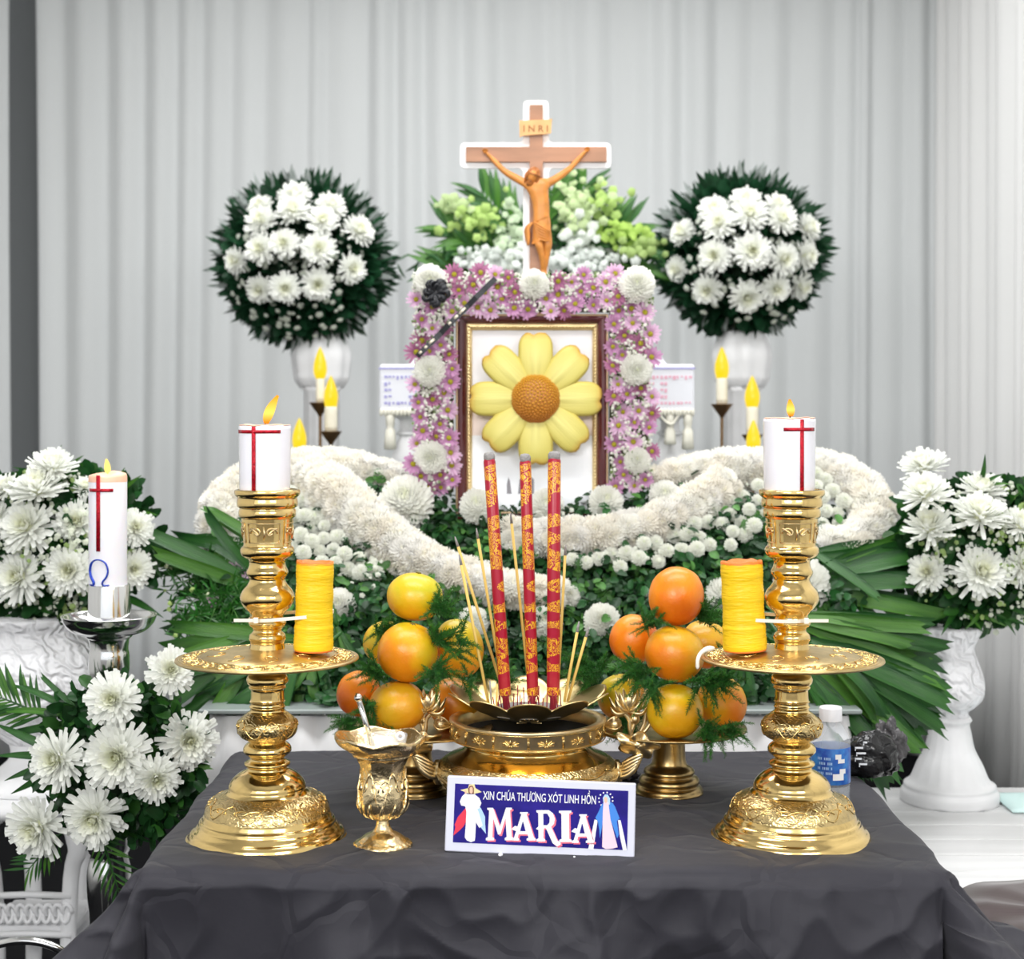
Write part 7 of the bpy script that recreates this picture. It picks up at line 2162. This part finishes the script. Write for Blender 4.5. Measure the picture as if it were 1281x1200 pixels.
# ================================================================== steel candlestick with the omega candle
def steel():
    Y = 2.45; s = Y / F
    x = (136.5 - 640.5) * s
    t = thing('candlestick', (x, Y, 0), 'tall steel floor candlestick holding the omega candle at the left', 'candlestick')
    def z(y): return CZ - (y - HY) * s
    def P(l): return [(r * s, z(y)) for r, y in l]
    lathe_part('foot', smooth_prof([(0, 0), (0.12, 0), (0.125, 0.01), (0.10, 0.03), (0.05, 0.06), (0.035, 0.10), (0.03, 0.16)], 3), 'silver', t)
    lathe_part('shaft', smooth_prof([(0.03, 0.16), (0.034, 0.20), (0.028, 0.25), (0.03, 0.40)] + P([(24, 1150), (27, 1120), (27, 1090), (23, 1070), (26, 1062), (26, 1040), (24, 1020), (24, 960), (24, 900), (24.5, 870), (23, 850), (25, 838), (25, 820), (23.5, 812), (25, 800), (28, 797), (30, 794)]), 3), 'silver', t)
    lathe_part('tray', smooth_prof(P([(30, 794), (44, 790), (54, 781), (58, 772), (59, 770), (57, 770), (52, 777), (42, 783), (26, 785)]), 3), 'silver', t, 72)
    lathe_part('socket', P([(26, 786), (25.5, 732), (25, 731), (24.2, 732), (24, 780)]), 'silver', t)
    zc = z(770)
    cd = thing('candle', (x - 0.002, Y, zc), 'white pillar candle with red cross and blue omega at the left', 'candle')
    R = 23.5 * s; H = z(598) - zc
    def wob(r, zz, a, i): return r, zz + (0.004 * noise.noise(Vector((math.cos(a) * 1.5, math.sin(a) * 1.5, 4))) if i >= 2 else 0)
    mb = MB(); v, f = g_lathe([(R, 0), (R, H * 0.5), (R, H - 0.003), (R * 0.98, H)], 56, close=False, wob=wob); mb.add(v, f); obj('body', mb, 'candle_wax', cd)
    mb = MB(); v, f = g_lathe([(R * 1.002, H - 0.006), (R * 1.002, H + 0.002), (R * 0.96, H + 0.005), (R * 0.6, H + 0.008), (R * 0.3, H + 0.009), (0, H + 0.008)], 56, close=False, wob=wob); mb.add(v, f); obj('melted_top', mb, 'wax_peach', cd)
    mb = MB()
    a = -PI / 2 - 0.25
    foil_strip(mb, R * 1.01, a - 0.11, a + 0.11, z(688) - zc, z(594) - zc)
    foil_strip(mb, R * 1.02, a - 0.62, a + 0.62 * 1.25, z(614.5) - zc, z(610.5) - zc)
    obj('red_cross', mb, 'red_foil', cd)
    # omega, drawn as a bent stroke on the wax
    mb = MB()
    oc = -6.5; yc = 713
    pts = []
    prof = [(-14, 730), (-7, 730), (-6, 726), (-11, 719), (-12.5, 711), (-9, 702), (-0, 698.5), (9, 702), (12.5, 711), (11, 719), (6, 726), (7, 730), (14, 730)]
    P3 = []
    for (dx, y) in prof:
        a2 = -PI / 2 + (oc + dx) / 23.5 * 0.98
        P3.append(Vector((R * 1.012 * math.cos(a2), R * 1.008 * math.sin(a2), z(y) - zc)))
    sp = spline(P3, 60)
    rad = [0.0022 + 0.0012 * abs(math.sin(2 * PI * i / 60)) for i in range(61)]
    v, f = g_tube(sp, rad, 6, flat=0.5); mb.add(v, f); obj('omega_sign', mb, 'blue_foil', cd)
    for yy, ang, cc in ((598, -0.0, 0), ): pass
    mb = MB(); v, f = g_tube([(0, 0, H), (0, 0, H + 0.010)], 0.0012, 6); mb.add(v, f); obj('wick', mb, 'wick', cd)
    flame(cd, (0, 0, H + 0.006), 0.024, 0.0115, -0.1, 'flame_core')
steel()

# lower left bouquet tied round the steel shaft
def lower_bouquet():
    Y = 2.36; c = at(140, 940, Y)
    t = thing('bouquet', c, 'fresh white mums and palm tied to the steel candlestick, lower left', 'bouquet')
    def Q(x, y, dy=0.0): return at(x, y, Y + dy) - c
    r = random.Random(81)
    mb = MB(); v, f = g_ellipsoid(Q(150, 950, 0.04), (0.10, 0.045, 0.09), 24, 16); mb.add(v, f); obj('foam_block', mb, 'leaf_core', t)
    P = []; N = []; S2 = []; C = []
    for i in range(1300):
        a = r.uniform(0, 2 * PI); q = math.sqrt(r.random())
        x = 150 + math.cos(a) * q * 100; y = 950 + math.sin(a) * q * 95
        g = 0.35 + 0.65 * r.random()
        P.append(Q(x, y, r.uniform(-0.02, 0.03))); N.append((r.uniform(-1, 1), -0.8, r.uniform(-1, 1))); S2.append(r.uniform(0.015, 0.034)); C.append((0.022 * g, 0.10 * g, 0.024 * g) if r.random() < .8 else (0.05 * g, 0.19 * g, 0.03 * g))
    scatter('foliage', *leaf_template('oval'), P, N, S2, C, 'leaf', t)
    for (x, y, rr, tx, tz) in ((143, 875, 33, -0.05, 0.25), (75, 950, 36, -0.3, 0.1), (149, 946, 42, 0, 0.1), (195, 972, 30, 0.35, -0.1), (120, 1020, 38, 0.0, -0.15), (50, 1033, 38, -0.3, -0.1), (236, 925, 36, 0.35, 0.05), (213, 840, 30, 0.3, 0.45)):
        flower(random.choice(OPEN), Q(x, y, -0.055 if x not in (236, 213) else -0.01), (tx, -1, tz), rr * 1.1 * Y / F, t, 'chrysanthemum', 0.06)
    palm_fan(t, Q(110, 900), [Q(x, y, 0.0) for x, y in ((20, 850), (50, 845), (85, 850), (110, 855), (5, 880), (0, 920))], 0.85)
    palm_fan(t, Q(90, 950), [Q(x, y, 0.0) for x, y in ((-15, 940), (-5, 975), (5, 1000), (-15, 900))], 0.8, LEAFLET_THIN)
    palm_fan(t, Q(180, 920), [Q(x, y, 0.02) for x, y in ((185, 830), (200, 812), (165, 845), (240, 850))], 0.8)
    palm_fan(t, Q(190, 960), [Q(x, y, 0.02) for x, y in ((255, 1000), (245, 1030), (265, 960), (225, 1060), (250, 900))], 0.9)
    palm_fan(t, Q(190, 1000), [Q(x, y, 0.0) for x, y in ((190, 1085), (215, 1075), (170, 1070), (235, 1040))], 0.9)
    feather(t, Q(120, 1030, -0.03), Q(150, 1110, -0.03), 9, 0.8, 0.05, width=0.8)
    feather(t, Q(80, 1040, -0.02), Q(32, 1085, -0.02), 8, 0.7, 0.05, width=0.8)
    feather(t, Q(60, 900, 0.02), Q(-10, 860, 0.02), 10, 0.7, 0.07, width=0.9)
lower_bouquet()

# ================================================================== white carved side table at the lower left
def carved_table():
    Y = 2.85; s = Y / F
    cx = (45 - 640.5) * s
    t = thing('side_table', (cx, Y, 0), 'white carved side table with openwork shelf at the lower left', 'side table')
    def z(y): return CZ - (y - HY) * s
    ztop = z(985)
    mb = MB(); v, f = g_lathe([(0.165, ztop - 0.02), (0.17, ztop - 0.012), (0.17, ztop), (0, ztop + 0.0005)], 48); mb.add(v, f); obj('table_top', mb, 'plaster', t)
    for (dx, dy) in ((-58, -0.0), (-38, 0.14), (52, -0.02), (36, 0.14), (98 - 45 + 0, 0.0)):
        x = dx * s
        mb = MB(); pts = spline([(x * 0.9, dy, ztop - 0.02), (x * 1.12, dy - 0.01, ztop - 0.10), (x * 0.92, dy, 0.45), (x * 0.85, dy, 0.25), (x * 1.15, dy - 0.01, 0.0)], 16)
        v, f = g_tube(pts, [0.022, 0.024, 0.024, 0.022, 0.019, 0.017, 0.016, 0.015, 0.015, 0.015, 0.015, 0.015, 0.015, 0.015, 0.016, 0.018, 0.022], 10); mb.add(v, f); obj('leg', mb, 'plaster', t)
        if dx == 36: break
    # carved shelf apron
    za, zb = z(1165), z(1115)
    mb = MB(); v, f = g_box(-56 * s, 52 * s, -0.02, 0.13, za, za + 0.018, 0.003); mb.add(v, f); obj('shelf', mb, 'plaster', t, False)
    mb = MB()
    r = random.Random(3)
    for k in range(9):
        x0 = (-48 + k * 11.5) * s
        for sg in (-1, 1):
            pts = []
            for q in range(14):
                th = q / 13 * 4.6; sp = 1 - q / 16
                pts.append((x0 + sg * math.cos(th) * 7 * s * sp, -0.03 - 0.004 * math.sin(th), (za + zb) / 2 + 0.006 + sg * math.sin(th) * 15 * s * sp))
            v, f = g_tube(pts, 0.0042, 6); mb.add(v, f)
    for zz in (za + 0.002, zb):
        v, f = g_tube([(-54 * s, -0.03, zz), (0, -0.03, zz + 0.003), (50 * s, -0.03, zz)], 0.006, 8); mb.add(v, f)
    obj('carved_apron', mb, 'plaster', t)
    mb = MB()
    for k in range(5):
        x0 = (-48 + k * 23) * s
        pts = [(x0 + math.cos(th) * 10 * s, -0.0, ztop - 0.045 + math.sin(th) * 12 * s) for th in [2 * PI * q / 16 for q in range(17)]]
        v, f = g_tube(pts, 0.005, 6); mb.add(v, f)
    obj('carved_frieze', mb, 'plaster', t)
carved_table()
# chrome hoop in the corner
t = thing('chrome_hoop', (0, 0, 0), 'curved chrome rail of a stool at the lower left corner', 'rail')
mb = MB(); pts = spline([at(-40, 1195, 2.15), at(-10, 1184, 2.13), at(30, 1177, 2.12), at(70, 1186, 2.12), at(100, 1215, 2.13), at(110, 1260, 2.14), at(112, 1330, 2.15)], 30)
v, f = g_tube(pts, 0.0055, 12); mb.add(v, f); obj('rail', mb, 'silver', t)
p = at(112, 1330, 2.15)
for x, y in ((p.x, p.y), (pts[0].x, pts[0].y)):
    zt = p.z if x == p.x else pts[0].z
    mb = MB(); v, f = g_tube([(x, y, 0), (x, y, zt)], 0.0055, 12); mb.add(v, f); obj('leg', mb, 'silver', t)
